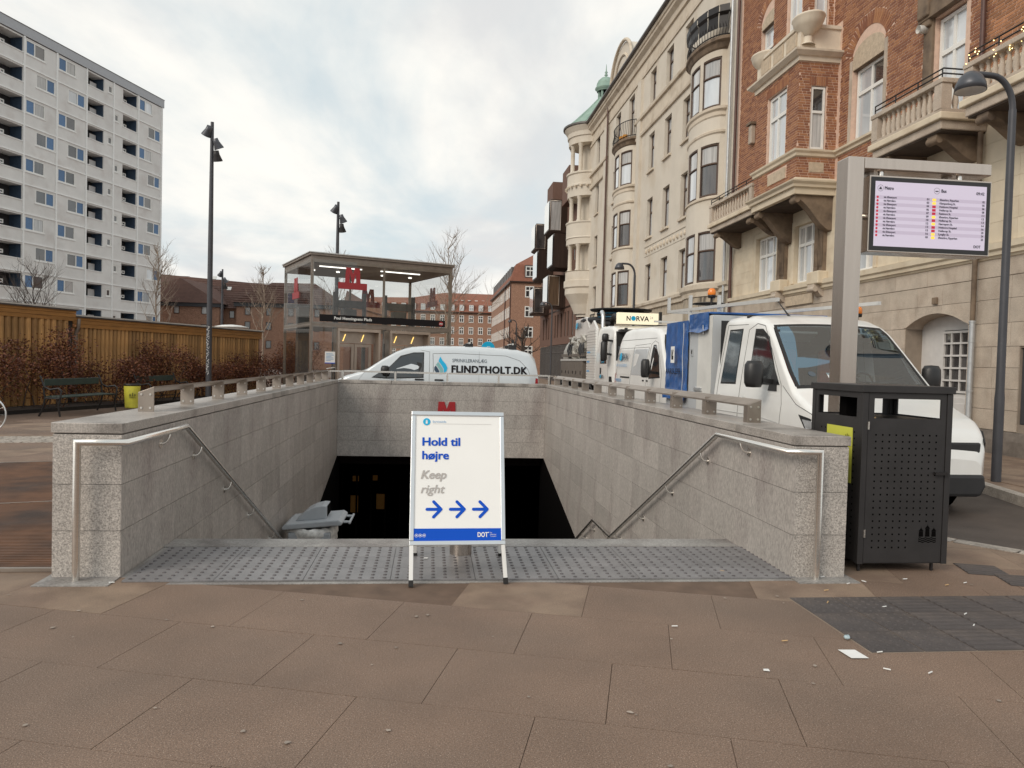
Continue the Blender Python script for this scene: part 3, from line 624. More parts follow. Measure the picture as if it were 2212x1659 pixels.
# ---------------------------------------------------------------- street lamps
mat('lamp_bowl', (.085, .088, .10), .38, .4, var=.08); mat('lamp_glass', (.62, .60, .57), .3, var=.05)
def street_lamp(x, y, label):
    t = thing('street_lamp', label, 'street lamp', (x, y, 0), 0, 'curved street lamps along the pavement')
    MB().lathe([(.066, 0), (.066, 1.2), (.058, 1.3), (.05, 5.3)], (0, 0, 0), 14).build('pole', 'pole_grey', t, False)
    pts = [(0, 0, 5.3)]+[(-.34+.34*cos(a), 0, 5.3+.46*sin(a)) for a in [pi/2*i/8 for i in range(1, 9)]]+[(-.52, 0, 5.765), (-.66, 0, 5.75)]
    MB().tube(pts, .042, 12).build('arm', 'pole_grey', t, False)
    hd = MB().lathe([(.05, .17), (.09, .15), (.15, .09), (.19, .0), (.205, -.10), (.195, -.10), (.17, -.02)], (-.66, 0, 5.62), 24).build('shade', 'lamp_bowl', t, False)
    MB().lathe([(0, -.05), (.17, -.07), (.194, -.098)], (-.66, 0, 5.62), 24).build('diffuser', 'lamp_glass', hd, False); return t
lamp = street_lamp(8.13, 9.8, 'nearest dark street lamp with a bowl shade beside the departures screen')
for x, y, l_ in ((8.35, 30.2, 'dark curved street lamp in front of the cream building above the vacuum truck'), (8.3, 51, 'dark curved street lamp in front of the brown building with box windows'), (8.35, 73, 'farthest dark curved street lamp before the distant brick building')): dup(lamp, (x, y, 0), 0, l_)
# floodlight masts
def mast(x, y, h_, label, sc=1., first=[]):
    t = thing('floodlight_mast', label, 'floodlight mast', (x, y, 0), 0, 'tall floodlight masts on the square')
    MB().lathe([(.09*sc, 0), (.075*sc, h_*.6), (.05*sc, h_)], (0, 0, 0), 12).build('pole', 'pole_grey', t, False)
    for k, (dx, dz, tl) in enumerate(((-.14, -.36, .5), (.2, -.74, -.35), (.18, -1.12, -.1))):
        M = Matrix.Translation((dx*sc, -.05, h_+dz*sc)) @ Matrix.Rotation(tl, 4, 'Y') @ Matrix.Rotation(.35, 4, 'X')
        mb = MB().lathe([(0, .24*sc), (.08*sc, .24*sc), (.09*sc, .12*sc), (.145*sc, -.05*sc), (.15*sc, -.08*sc)], (0, 0, 0), 14); mb.v = [tuple(M @ Vector(p)) for p in mb.v]; f_ = mb.build('floodlight', 'lamp_bowl' if k < 2 else 'iron_black', t, False)
        mb = MB().lathe([(0, -.06*sc), (.145*sc, -.07*sc)], (0, 0, 0), 14); mb.v = [tuple(M @ Vector(p)) for p in mb.v]; mb.build('lens', 'black_plastic', f_, False)
        MB().bar((0, 0, h_+dz*sc+.1), (dx*sc, -.03, h_+dz*sc+.12), .05, .05).build('clamp', 'iron_black', t, False)
    return t
m1 = mast(-6.85, 23.9, 8.68, 'tall floodlight mast with graffiti standing beside the wooden shed')
g = MB(); rg = random.Random(5); zz = .9
while zz < 2.4:
    a0 = -1.75+rg.uniform(-.5, .5); a1 = -1.75+rg.uniform(-.6, .6); z1 = zz+rg.uniform(.02, .07); g.tube([(.092*cos(a0), .092*sin(a0), zz), (.094*cos((a0+a1)/2), .094*sin((a0+a1)/2), (zz+z1)/2), (.092*cos(a1), .092*sin(a1), z1)], .006, 4); zz += .035
g.build('graffiti', 'white_print', m1, False)
mast(-5.15, 41, 9.95, 'tall floodlight mast rising behind the glass lift pavilion', 1.35); mast(-20.6, 76, 10.0, 'distant floodlight mast seen behind the nearer graffiti mast', 1.6)
# ---------------------------------------------------------------- benches and barrel
mat('bench_green', (.030, .052, .044), .45, var=.15)
def bench(label, x, y, rz, L=2.25):                     # local x along the bench, y towards the back
    t = thing('park_bench', label, 'bench', (x, y, 0), rz, 'green park benches by the shed')
    MB().box(.08, L-.08, .47, .505, .70, .86).build('backrest', 'bench_green', t, False, bevel=.008)
    for k in range(3): MB().box(.06, L-.06, .06+k*.135, .18+k*.135, .43+.004*k, .46+.004*k).build('seat_board', 'bench_green', t, False, bevel=.005)
    for xx in (.0, L):
        mb = MB(); 
        mb.tube([(xx, .06, 0), (xx, .10, .22), (xx, .06, .42), (xx, .03, .60), (xx, .10, .655), (xx, .30, .62), (xx, .44, .68), (xx, .52, .90), (xx, .545, .93)], .022, 8)
        mb.tube([(xx, .56, 0), (xx, .46, .2), (xx, .42, .42), (xx, .46, .66)], .022, 8); mb.tube([(xx, .07, .42), (xx, .42, .42)], .02, 8); mb.build('cast_end', 'iron_black', t, False)
    MB().tube([(0, .25, .28), (L, .25, .28)], .012, 6).build('tie_rod', 'iron_black', t, False); return t
rzb = radians(81.5)
b1 = bench('green park bench nearest to the camera left of the yellow barrel', -8.42, 18.1, rzb); dup(b1, (-7.85, 22.0, 0), rzb, 'green park bench farther away right of the yellow barrel')
yb = thing('litter_barrel', 'yellow litter barrel standing between the two green benches', 'litter barrel', (-8.02, 21.05, 0))
MB().lathe([(0, .0), (.17, .0), (.175, .03), (.205, .56), (.205, .60)], (-8.02, 21.05, .03), 24).build('body', 'yellow_barrel', yb); MB().lathe([(.205, .60), (.213, .605), (.213, .65), (.19, .655), (.19, .5), (0, .45)], (-8.02, 21.05, .03), 24).build('rim', 'iron_black', yb)
castle(yb, (-7.93, 20.84, .30), (.97, .26, 0), (0, 0, 1), .16, 'olive')
# bicycle cut by the picture edge
def bicycle(label, loc, rz, hb=1.04, white=True):
    bk = thing('bicycle', label, 'bicycle', loc, rz)
    for xx in (0, -1.05):
        wh = MB().tube([(xx+.335*cos(a), 0, .35+.335*sin(a)) for a in [2*pi*i/32 for i in range(32)]], .016, 8, closed=True).build('tyre', 'alu' if white and xx == 0 else 'rubber', bk, False)
        mb = MB()
        for i in range(14): mb.tube([(xx, 0, .35), (xx+.32*cos(i*.449), 0, .35+.32*sin(i*.449))], .0015, 4, cap=False)
        mb.build('spokes', 'steel', wh, False)
    mb = MB()
    for p in (((0, 0, .35), (-.12, 0, .9)), ((-.12, 0, .9), (-.14, 0, hb)), ((-.12, 0, .85), (-.6, 0, .35)), ((-.12, 0, .9), (-.7, 0, .88)), ((-.6, 0, .35), (-.72, 0, .95)), ((-.6, 0, .35), (-1.05, 0, .35)), ((-.7, 0, .88), (-1.05, 0, .35))): mb.tube(p, .016, 8)
    mb.build('frame', 'iron_black', bk, False); MB().tube([(-.28, -.28, hb-.03), (-.14, -.2, hb), (-.14, .2, hb), (-.28, .28, hb-.03)], .012, 8).build('handlebar', 'steel', bk, False); MB().box(-.85, -.6, -.07, .07, .95, 1.0).build('saddle', 'rubber', bk, False, bevel=.02)
bicycle('bicycle at the edge of the square, only its front wheel in view', (-7.86, 14.1, 0), radians(5))
bicycle('parked bicycle whose handlebar shows above the end rail by the silver van', (-2.12, 17.8, 0), radians(0), 1.3, False)
# ---------------------------------------------------------------- vehicles
mat('car_glass', (.012, .014, .016), .04, var=0, spec=.9, coat=.6); mat('car_glass_blue', (.05, .075, .095), .05, var=.1, scale=1.2, spec=1., coat=1.)
mat('seal', (.015, .014, .014), .6, var=0); mat('gap_line', (.16, .155, .15), .7, var=0); mat('headlamp', (.55, .56, .58), .12, .3, var=.25, scale=14, coat=1.); mat('tail_red', (.30, .008, .012), .25, var=.1, coat=.6)
mat('bumper_dark', (.022, .021, .022), .62, var=.1); mat('amber', (.85, .22, .01), .25, var=.1, coat=.6); mat('tarp_blue', (.012, .088, .30), .38, var=.25, scale=5, bump=.9, bscale=5, coat=.3)
mat('box_alu', (.52, .535, .55), .5, .15, var=.06, scale=2); mat('box_white', (.66, .645, .61), .5, var=.08, scale=3); mat('lit_sign', (.75, .68, .5), .4, var=0, emit=(1., .90, .66, .35)); mat('lamp_on', (1, .8, .4), .4, var=0, emit=(1., .72, .34, 3.2))
mat('hose_black', (.018, .018, .02), .6, var=.15); mat('hose_blue', (.02, .10, .17), .5, var=.1); mat('machine', (.46, .44, .40), .5, .3, var=.3, scale=6); mat('truck_brown', (.17, .145, .125), .5, .2, var=.1); mat('flap_tan', (.45, .36, .22), .7, var=.1)
mat('seat_orange', (.62, .09, .03), .8, var=.1); mat('badge_grey', (.08, .10, .12), .4, var=0)
def lerp(tab, x):
    if x <= tab[0][0]: return tab[0][1]
    for (a, b), (c, d) in zip(tab[:-1], tab[1:]):
        if x <= c: return b+(d-b)*(x-a)/(c-a)
    return tab[-1][1]
class Van:
    def __init__(s, root, hw, top, rad, wsc, wprof, zb): s.r, s.hw, s.top, s.rad, s.wsc, s.wp, s.zb = root, hw, top, rad, wsc, wprof, zb
    def W(s, x, z): return s.hw*lerp(s.wsc, x)*lerp(s.wp, z)
    def sec(s, x):
        zt, r, zb = lerp(s.top, x), lerp(s.rad, x), lerp(s.zb, x); h = []
        for i in range(9): z = zb+(zt-r-zb)*i/8; h.append((s.W(x, z), z))
        w0 = h[-1][0]; r2 = min(r, w0*.9)
        for i in range(1, 6): a = pi/2*i/5; h.append((w0-r2+r2*cos(a), zt-r+r*sin(a)))
        for i in range(1, 5): t = 1-i/4; h.append(((w0-r2)*t, zt+.03*(1-t*t)))
        return h
    def body(s, name, m_, step=.08, hole=None):
        xs = []; x = s.top[0][0]
        while x < s.top[-1][0]-1e-6: xs.append(x); x += step
        xs.append(s.top[-1][0]); mb = MB(); v = []; n = None
        for x in xs:
            h = s.sec(x); full = [(-x, y, z) for y, z in h]+[(-x, -y, z) for y, z in h[-2::-1]]; n = len(full); v += full
        f = [(i*n+j, i*n+j+1, (i+1)*n+j+1, (i+1)*n+j) for i in range(len(xs)-1) for j in range(n-1) if not (hole and hole[0] < (xs[i]+xs[i+1])/2 < hole[1] and 13 <= j <= n-15)]
        mb.add(v, f, True); mb.add(v[:n], [list(range(n))]); mb.add(v[-n:], [list(range(n))[::-1]]); mb.add(v, [(i*n, (i+1)*n, (i+1)*n+n-1, i*n+n-1) for i in range(len(xs)-1)])
        return mb.build(name, m_, s.r, False)
    def side(s, poly, m_, sg, name, off=.006, parent=None):
        pts = []
        for (a, b), (c, d) in zip(poly, poly[1:]+poly[:1]):
            k = max(1, int(math.hypot(c-a, d-b)/.12))
            pts += [(a+(c-a)*i/k, b+(d-b)*i/k) for i in range(k)]
        mb = MB(); mb.prism3([(-x, sg*(s.W(x, z)+off), z) for x, z in pts], (0, -sg*.012, 0)); return mb.build(name, m_, parent or s.r, False)
    def win(s, poly, sg, glass='car_glass', name='side_window'):
        cx_ = sum(p[0] for p in poly)/len(poly); cz = sum(p[1] for p in poly)/len(poly)
        big = [(cx_+(x-cx_)*1.0+math.copysign(.025, x-cx_), z+math.copysign(.025, z-cz)) for x, z in poly]
        f = s.side(big, 'seal', sg, name, .003); s.side(poly, glass, sg, 'pane', .007, f); return f
    def line(s, pts, sg, r=.0045, m_='gap_line', name='panel_gap'):
        P = []
        for (a, b), (c, d) in zip(pts[:-1], pts[1:]):
            k = max(1, int(math.hypot(c-a, d-b)/.1)); P += [(a+(c-a)*i/k, b+(d-b)*i/k) for i in range(k)]
        P.append(pts[-1]); return MB().tube([(-x, sg*(s.W(x, z)+.0005), z) for x, z in P], r, 5).build(name, m_, s.r, False)
    def topglass(s, x0, x1, f, m_, name='windscreen', off=.008, n=8):
        def g(ff, of, mm, nm, par, xa, xb, n=n, ring=False):
            v = []
            for i in range(n+1):
                x = xa+(xb-xa)*i/n; zt = lerp(s.top, x); r = lerp(s.rad, x); w0 = s.W(x, zt-r)-min(r, .9*s.W(x, zt-r))
                dz = lerp(s.top, x+.03)-lerp(s.top, x-.03); nx, nz = dz, .06; l = math.hypot(nx, nz); nx /= l; nz /= l
                for j in range(n+1): t = -1+2*j/n; v.append((-x+nx*of, t*w0*ff, zt+.03*(1-t*t)+nz*of))
            return MB().add(v, [(i*(n+1)+j, i*(n+1)+j+1, (i+1)*(n+1)+j+1, (i+1)*(n+1)+j) for i in range(n) for j in range(n) if not ring or i in (0, n-1) or j in (0, n-1)], True).build(nm, mm, par, False)
        o = g(f, off*.5, 'seal', name, s.r, x0, x1, 22, True); g(f-.05, off, m_, 'pane', o, x0+.045, x1-.045); return o
    def wheel(s, x, sg, R=.345, y=None, wd=.2):
        y = (y if y is not None else s.hw-.12)*sg; a = MB().lathe([(0, -.004), (R+.09, -.004), (R+.09, .004), (0, .004)], (-x, sg*(s.hw*.985+.004), R), 24, axis='y', smooth=False).build('wheel_arch', 'black_hole', s.r, False)
        mb = MB().lathe([(R-.13, -wd/2), (R-.02, -wd/2), (R, -wd/2+.03), (R, wd/2-.03), (R-.02, wd/2), (R-.13, wd/2)], (-x, y+sg*.06, R), 28, axis='y'); t = mb.build('wheel', 'rubber', s.r, False)
        MB().lathe([(0, sg*.02), (.06, sg*.03), (R-.14, sg*.06), (R-.12, sg*.1)], (-x, y+sg*.07, R), 20, axis='y').build('rim', 'alu_paint', t, False)
    def mirror(s, x, z, sg, w_=.24, h_=.34, m_='black_plastic', arm=.16, both=True):
        y = sg*(s.W(x, z)+arm); mb = MB(); M = Matrix.Translation((-x+.06, y+sg*w_/2, z+.05))
        mb.lathe([(0, -h_/2), (.09, -h_/2+.005), (.115, -h_/2+.06), (.12, 0), (.115, h_/2-.06), (.085, h_/2-.008), (0, h_/2)], (-x+.06, y+sg*w_*.5, z+.08), 16, sx=.85, sy=w_/.24); o = mb.build('mirror', m_, s.r, False)
        MB().bar((-x, sg*(s.W(x, z)-.02), z-.02), (-x+.04, y+sg*.05, z), .07, .06).build('arm', m_, o, False); return o
WP = [(.25, .965), (.5, .99), (.75, 1), (1.05, .995), (1.4, .965), (1.8, .915), (2.3, .85), (2.6, .80)]
def norva(parent, van, sg, s0, s1, z, cap, m1='badge_grey', off=.012, slant=0):
    ux = Vector((1, 0, 0)) if sg > 0 else Vector((-1, 0, 0)); W_ = abs(s1-s0)
    y = sg*(van.W((s0+s1)/2, z+cap/2)+off); org = Vector((-s0, y, z)); uz = Vector((0, -sg*.07, 1)).normalized()
    if sg < 0: ux = Vector((1, 0, 0))
    return org, ux, uz, W_
# --- white double-cab pickup beside the black bin
RZ = -.12
cr = thing('pickup_van', 'white double-cab van with blue tarpaulin box parked beside the black bin', 'van', (5.52, 7.85, RZ), radians(-90))
V = Van(cr, 1.02, [(0, .66), (.04, .82), (.10, .95), (.3, 1.10), (.65, 1.22), (1.0, 1.37), (1.04, 1.40), (1.3, 1.62), (1.6, 1.90), (1.9, 2.17), (2.05, 2.28), (2.3, 2.38), (2.6, 2.43), (3.1, 2.45), (3.5, 2.44), (3.58, 2.38)],
        [(0, .12), (.3, .10), (1.0, .07), (1.3, .05), (1.9, .06), (2.2, .13), (3.58, .15)], [(0, .80), (.06, .87), (.2, .945), (.45, .985), (.8, 1), (4, 1)], WP, [(0, .28), (.5, .3), (4, .36)])
clear_glass('windscreen_glass', (.50, .58, .62), 1.5, .30, gcol=(.62, .84, 1.)); mat('cabin_dark', (.02, .02, .022), .8, var=.2); mat('cabin_trim', (.42, .40, .36), .8, var=.1)  # blue gloss tint paints a sky-like reflection into the windscreen
V.body('cab', 'white_paint', .06, (1.08, 2.0)); V.topglass(1.05, 2.03, .99, 'windscreen_glass')
MB().prism([(-1.08, 1.28), (-1.5, 1.44), (-1.85, 1.40), (-1.9, .9), (-1.08, .9)], 'y', -.9, .9).build('dashboard', 'cabin_dark', cr, False, bevel=.03)
lin = MB(); lin.quad((-3.5, -.95, .6), (-3.5, .95, .6), (-3.5, .95, 2.4), (-3.5, -.95, 2.4)); lin.quad((-1.3, -.97, .6), (-3.5, -.97, .6), (-3.5, -.97, 1.5), (-1.3, -.97, 1.5)); lin.quad((-1.3, .97, .6), (-3.5, .97, .6), (-3.5, .97, 1.5), (-1.3, .97, 1.5)); lin.quad((-1.9, -.95, .9), (-3.5, -.95, .9), (-3.5, .95, .9), (-1.9, .95, .9)); lin.build('cabin_lining', 'cabin_dark', cr, False)
MB().tube([(-1.92+.06*cos(a), .45+.19*sin(a), 1.45+.18*cos(a)) for a in [2*pi*i/20 for i in range(20)]], .014, 6, closed=True).build('steering_wheel', 'black_plastic', cr, False)
for y_ in (-.45, .45): MB().prism([(-2.0, 2.16), (-2.22, 2.05), (-2.24, 2.07), (-2.02, 2.19)], 'y', y_-.3, y_+.3).build('sun_visor', 'cabin_trim', cr, False)
for y_ in (-.3, .3): MB().bar((-1.10, y_-.35, 1.43), (-1.28, y_+.35, 1.58), .02, .015).build('wiper', 'black_plastic', cr, False)
for sg in (-1, 1):
    V.win([(1.42, 1.47), (2.33, 1.45), (2.36, 2.20), (2.12, 2.19), (1.93, 2.07), (1.62, 1.68)], sg, 'car_glass'); V.win([(2.82, 1.44), (3.34, 1.43), (3.28, 2.22), (2.84, 2.22)], sg, 'car_glass_blue')
    V.line([(2.62, .45), (2.62, 1.3), (2.60, 2.22), (2.35, 2.30), (2.1, 2.26), (1.75, 1.9), (1.35, 1.45), (1.28, 1.2), (1.32, .45)], sg); V.line([(2.66, 2.30), (3.4, 2.32), (3.46, 1.4), (3.48, .5)], sg)
    V.line([(1.34, .95), (2.0, 1.0), (3.7, .99)], sg, .006, 'alu_paint', 'crease'); V.line([(.5, 1.12), (.9, 1.22), (1.3, 1.44)], sg)
    for x in (2.42, 3.36):
        h_ = MB().box(-x-.09, -x+.09, sg*(V.W(x, 1.18)+.012)-.018, sg*(V.W(x, 1.18)+.012)+.018, 1.165, 1.20).build('door_handle', 'black_plastic', cr, False, bevel=.012); MB().box(-x-.03, -x+.03, sg*(V.W(x, 1.2)+.01)-.012, sg*(V.W(x, 1.2)+.01)+.012, 1.2, 1.245).build('grip', 'alu_paint', h_, False, bevel=.01)
    V.mirror(1.62, 1.50, sg, .26, .36)
    hp = V.side([(.06, .86), (.10, .74), (.42, .78), (.66, .96), (.80, 1.10), (.55, 1.07), (.2, .98)], 'seal', sg, 'headlight', .007); V.side([(.08, .86), (.11, .76), (.40, .80), (.62, .96), (.70, 1.05), (.5, 1.04), (.2, .96)], 'headlamp', sg, 'lens', .012, hp)
    for x in (1.02, 4.55): V.wheel(x, sg)
V.side([(1.45, 1.36), (1.70, 1.36), (1.62, 1.66), (1.5, 1.55)], 'black_plastic', -1, 'mirror_base', .01)
MB().prism([(-.80, .24), (.80, .24), (.86, .36), (.84, .50), (-.84, .50), (-.86, .36)], 'x', -.25, .03).build('bumper', 'bumper_dark', cr, False, bevel=.04)
MB().prism([(-.80, .62), (.80, .62), (.82, .86), (-.82, .86)], 'x', -.12, -.03).build('grille', 'bumper_dark', cr, False, bevel=.02)
MB().box(-2.85, -2.75, -.82, -.72, 2.37, 2.45).build('roof_cap', 'black_plastic', cr, False, bevel=.01); MB().box(-2.85, -2.75, .72, .82, 2.37, 2.45).build('roof_cap', 'black_plastic', cr, False, bevel=.01)
MB().tube([(-2.45, -.35, 2.42), (-2.52, -.36, 2.48), (-2.72, -.40, 2.66)], [.02, .012, .005], 8).build('aerial', 'black_plastic', cr, False)
shape(cr, circ(.05, 20), 'badge_grey', (-1.245, -.62, 1.602), (0, -1, 0), (-.75, 0, .66), 'sticker', False)
mb = MB().quad((-1.16, -.42, 1.535), (-1.16, -.16, 1.540), (-1.26, -.16, 1.625), (-1.26, -.42, 1.62)); mb.build('permit_paper', 'paper', cr, False)
bx = MB().box(-4.72, -3.68, -1.02, 1.02, .62, 2.50).build('tool_box', 'box_alu', cr, False, bevel=.01)
MB().box(-4.30, -3.675, -1.026, -1.0205, .64, 2.49).build('box_door', 'box_white', cr, False, bevel=.004)
for z in (1.28,): MB().box(-4.40, -4.05, -1.045, -1.027, z-.03, z+.03).build('hinge', 'alu', cr, False, bevel=.004)
lk = MB().box(-4.62, -4.52, -1.034, -1.021, 1.84, 1.98).build('lock', 'alu', cr, False, bevel=.004); MB().box(-4.59, -4.55, -1.038, -1.034, 1.88, 1.94).build('lever', 'black_plastic', lk, False)
MB().tube([(-4.0, -1.05, 2.2), (-4.0, -1.06, 2.35)], .012, 8).build('hook', 'alu', cr, False)
def tarp(x0, x1, z0, z1, y, nx=20, nz=26, amp=.02):
    rr = random.Random(9); v = []
    for i in range(nx+1):
        for j in range(nz+1):
            a, b = i/nx, j/nz; d = amp*(sin(a*9+b*3)+.7*sin(a*23-b*5)+.5*sin(b*31+a*4))*(.3+.7*(1-b)); v.append((x0+(x1-x0)*a, y-abs(d)-.005-.05*(b < .08), z0+(z1-z0)*b+.015*sin(a*7)*(b < .05)))
    return MB().add(v, [(i*(nz+1)+j, (i+1)*(nz+1)+j, (i+1)*(nz+1)+j+1, i*(nz+1)+j+1) for i in range(nx) for j in range(nz)], True)
tb = tarp(-5.95, -4.74, 1.05, 2.47, -1.03).build('tarpaulin', 'tarp_blue', cr, False); MB().box(-5.95, -4.76, -1.01, 1.01, .62, 2.46).build('cargo_body', 'box_alu', cr, False)
tt = tarp(-4.70, -3.80, 2.24, 2.56, -1.035, 14, 8, .012).build('tarpaulin', 'tarp_blue', cr, False); MB().box(-4.7, -3.8, -1.03, 1.0, 2.525, 2.56).build('tarpaulin_top', 'tarp_blue', cr, False, bevel=.015)
text(tb, 'AARSLEFF', 'black_print', (-5.72, -1.115, 1.52), (1, 0, 0), (0, 0, 1), .82, .10, .01, world=False)
MB().box(-5.42, -5.22, -1.125, -1.12, 1.72, 2.02).build('print', 'white_print', tb, False); shape(tb, [(-.05, -.09), (.05, -.09), (.05, -.02), (.0, -.02), (.05, .08), (.02, .1), (-.03, .0), (-.03, .09), (-.06, .09)], 'black_print', (-5.32, -1.128, 1.87), (1, 0, 0), (0, 0, 1), 'logo', False)
MB().tube([(-4.86+.02*sin(i), -1.09, 2.42-i*.12) for i in range(12)], .007, 6).build('rope', 'alu_paint', cr, False)
rk = MB(); rk.bar((-6.3, -.9, 2.72), (-2.0, -.75, 2.62), .05, .05); rk.bar((-6.3, .75, 2.72), (-2.0, .75, 2.62), .05, .05); rk.bar((-6.3, -.9, 2.72), (-6.3, .75, 2.72), .05, .05); rk.bar((-6.3, -.9, 2.7), (-6.3, -.9, 3.0), .06, .05); rk.bar((-5.2, -.86, 2.4), (-5.2, -.86, 2.95), .06, .05); rk.bar((-4.0, -.8, 2.5), (-4.0, -.8, 2.85), .05, .05)
rk.build('roof_rack', 'alu_paint', cr, False)
def beacon(parent, x, y, z):
    b_ = MB().tube([(x, y, z-.15), (x, y, z)], .02, 8).build('beacon_post', 'iron_black', parent, False); MB().lathe([(0, 0), (.062, 0), (.07, .04), (.062, .05)], (x, y, z), 18).build('beacon_base', 'iron_black', b_, False)
    MB().lathe([(.064, .05), (.07, .08), (.064, .13), (.04, .16), (0, .165)], (x, y, z), 18).build('beacon_lens', 'amber', b_, False)
beacon(cr, -4.39, -.78, 2.84); beacon(cr, -2.72, .86, 2.47)
MB().lathe([(0, .05), (.28, .02), (.34, 0), (0, -.03)], (-5.75, -.3, 2.85), 20).build('dish', 'iron_black', cr, False)
for y in (-.42, .42): MB().box(-2.62, -2.5, y-.24, y+.24, 1.0, 1.95).build('seat', 'seat_orange', cr, False, bevel=.05)
# --- white high-roof van with blue lettering
sp_ = thing('panel_van', 'white high-roof inspection van with blue and grey lettering behind the blue tarpaulin', 'van', (5.98, 14.25, RZ), radians(-90))
V2 = Van(sp_, .985, [(0, .62), (.05, .85), (.3, 1.06), (.8, 1.22), (1.05, 1.38), (1.9, 2.20), (2.15, 2.42), (2.5, 2.54), (3.2, 2.61), (4.8, 2.63), (5.3, 2.60), (5.52, 2.48), (5.62, 2.3), (5.68, 1.9)], [(0, .1), (1.0, .06), (1.9, .06), (2.3, .14), (5.68, .17)],
         [(0, .82), (.2, .94), (.5, .985), (.8, 1), (5.3, 1), (5.68, .965)], [(.25, .965), (.6, 1), (1.1, 1), (1.5, .97), (2.0, .905), (2.6, .77)], [(0, .3), (.5, .32), (6, .36)])
V2.body('body', 'white_paint'); V2.topglass(1.08, 2.1, .98, 'car_glass_blue')
for sg in (-1, 1):
    V2.win([(1.62, 1.42), (2.42, 1.38), (2.42, 2.12), (2.22, 2.12), (1.9, 1.86)], sg); V2.line([(2.62, .5), (2.62, 2.16), (2.4, 2.24), (2.1, 2.18), (1.5, 1.5), (1.45, .5)], sg); V2.line([(2.7, 2.18), (4.0, 2.16)], sg)
    V2.line([(2.72, 1.42), (2.74, 2.10), (5.45, 2.10), (5.52, 1.38)], sg, .004); V2.line([(4.02, .5), (4.02, 2.14)], sg); V2.line([(2.6, 1.16), (5.6, 1.16)], sg, .012, 'white_paint', 'crease'); V2.line([(2.3, 2.30), (5.5, 2.32)], sg, .006)
    V2.mirror(1.95, 1.52, sg, .2, .42)
    for x in (2.52, 2.84): MB().box(-x-.045, -x+.045, sg*(V2.W(x, 1.3)+.012)-.015, sg*(V2.W(x, 1.3)+.012)+.015, 1.29, 1.325).build('door_handle', 'black_plastic', sp_, False, bevel=.01)
    V2.side([(2.76, 1.42), (3.98, 1.42), (3.98, 2.06), (2.78, 2.06)], 'silver_paint', sg, 'blank_panel', .004); V2.side([(4.06, 1.42), (5.46, 1.42), (5.42, 2.06), (4.06, 2.06)], 'white_paint', sg, 'blank_panel', .004); V2.side([(4.1, 1.33), (5.0, 1.33), (5.0, 1.37), (4.1, 1.37)], 'seal', sg, 'step_strip', .006)
    V2.side([(5.60, .95), (5.66, .95), (5.64, 1.45), (5.58, 1.45)], 'tail_red', sg, 'tail_light', .004)
    for x in (1.0, 4.65): V2.wheel(x, sg)
def norva_text(parent, van, s_r, z, wd, cap, small=None):    # on the right side (y < 0), reading towards +x
    y = -(max(van.W(s_r, z), van.W(s_r-wd, z))+.04); ux = Vector((1, 0, 0)); uz = Vector((0, .10, 1)).normalized(); o = Vector((-s_r, y, z))
    text(parent, 'N', 'badge_grey', o, ux, uz, wd*.17, cap, .02, world=False); shape(parent, circ(cap*.55, 20, wd*.30, cap*.5), 'cyan_print', o, ux, uz, 'logo', False)
    text(parent, 'RVA', 'badge_grey', o+ux*(wd*.42), ux, uz, wd*.58, cap, .02, world=False)
    text(parent, '24', 'grey_print', o+ux*(wd*1.03)+uz*(cap*.62), ux, uz, wd*.13, cap*.4, 0, world=False)
norva_text(sp_, V2, 5.36, 1.78, .98, .20); o_ = Vector((-5.38, -(V2.W(4.5, 1.60)+.042), 1.62)); text(sp_, 'SLAM- OG INDUSTRISERVICE', 'lightblue_print', o_, (1, 0, 0), (0, .05, 1), 1.05, .075, 0., world=False)
text(sp_, 'TV INSPEKTION', 'lightblue_print', (-5.45, -(V2.W(4.9, 1.25)+.02), 1.22), (1, 0, 0), (0, 0, 1), .62, .085, .01, world=False)
MB().bar((-3.0, -.7, 2.72), (-3.0, .7, 2.72), .05, .04).build('roof_bar', 'alu_paint', sp_, False); MB().box(-5.55, -5.45, -.75, -.68, 2.6, 2.68).build('roof_lamp', 'black_plastic', sp_, False, bevel=.01)
# --- vacuum truck
tk = thing('vacuum_truck', 'white vacuum truck with a hose reel and lit roof sign behind the inspection van', 'truck', (6.72, 22.3, RZ), radians(-90))
V3 = Van(tk, 1.22, [(0, 1.45), (.03, 1.9), (.10, 2.5), (.2, 2.78), (.5, 2.88), (1.2, 2.92), (2.1, 2.92), (2.15, 2.88)], [(0, .1), (.3, .12), (2.2, .16)], [(0, .90), (.12, .95), (.35, .985), (.6, 1), (2.2, 1)], [(.4, .99), (1, 1), (1.8, 1), (2.4, .96), (2.95, .90)], [(0, .42), (3, .45)])
V3.body('cab', 'white_paint', .06)
mb = MB()
for i in range(11):
    t = i/10; mb.v.append(None) if 0 else None
mb.add([(.012, -1.0, 1.62), (.012, 1.0, 1.62), (-.055, .98, 2.62), (-.055, -.98, 2.62)], [(0, 1, 2, 3)]); ws = mb.build('windscreen', 'car_glass', tk, False); MB().prism([(-1.06, 1.52), (1.06, 1.52), (1.04, 2.7), (-1.04, 2.7)], 'x', -.2, -.03).build('windscreen_frame', 'seal', tk, False)
MB().prism([(-1.0, 2.66), (1.0, 2.66), (1.0, 2.76), (-1.0, 2.76)], 'x', -.1, .22).build('sun_visor', 'black_plastic', tk, False, bevel=.02); MB().prism([(-.95, .75), (.95, .75), (1.0, 1.5), (-1.0, 1.5)], 'x', -.1, .02).build('grille', 'bumper_dark', tk, False, bevel=.02); MB().prism([(-1.18, .35), (1.18, .35), (1.2, .78), (-1.2, .78)], 'x', -.3, .06).build('bumper', 'white_paint', tk, False, bevel=.05)
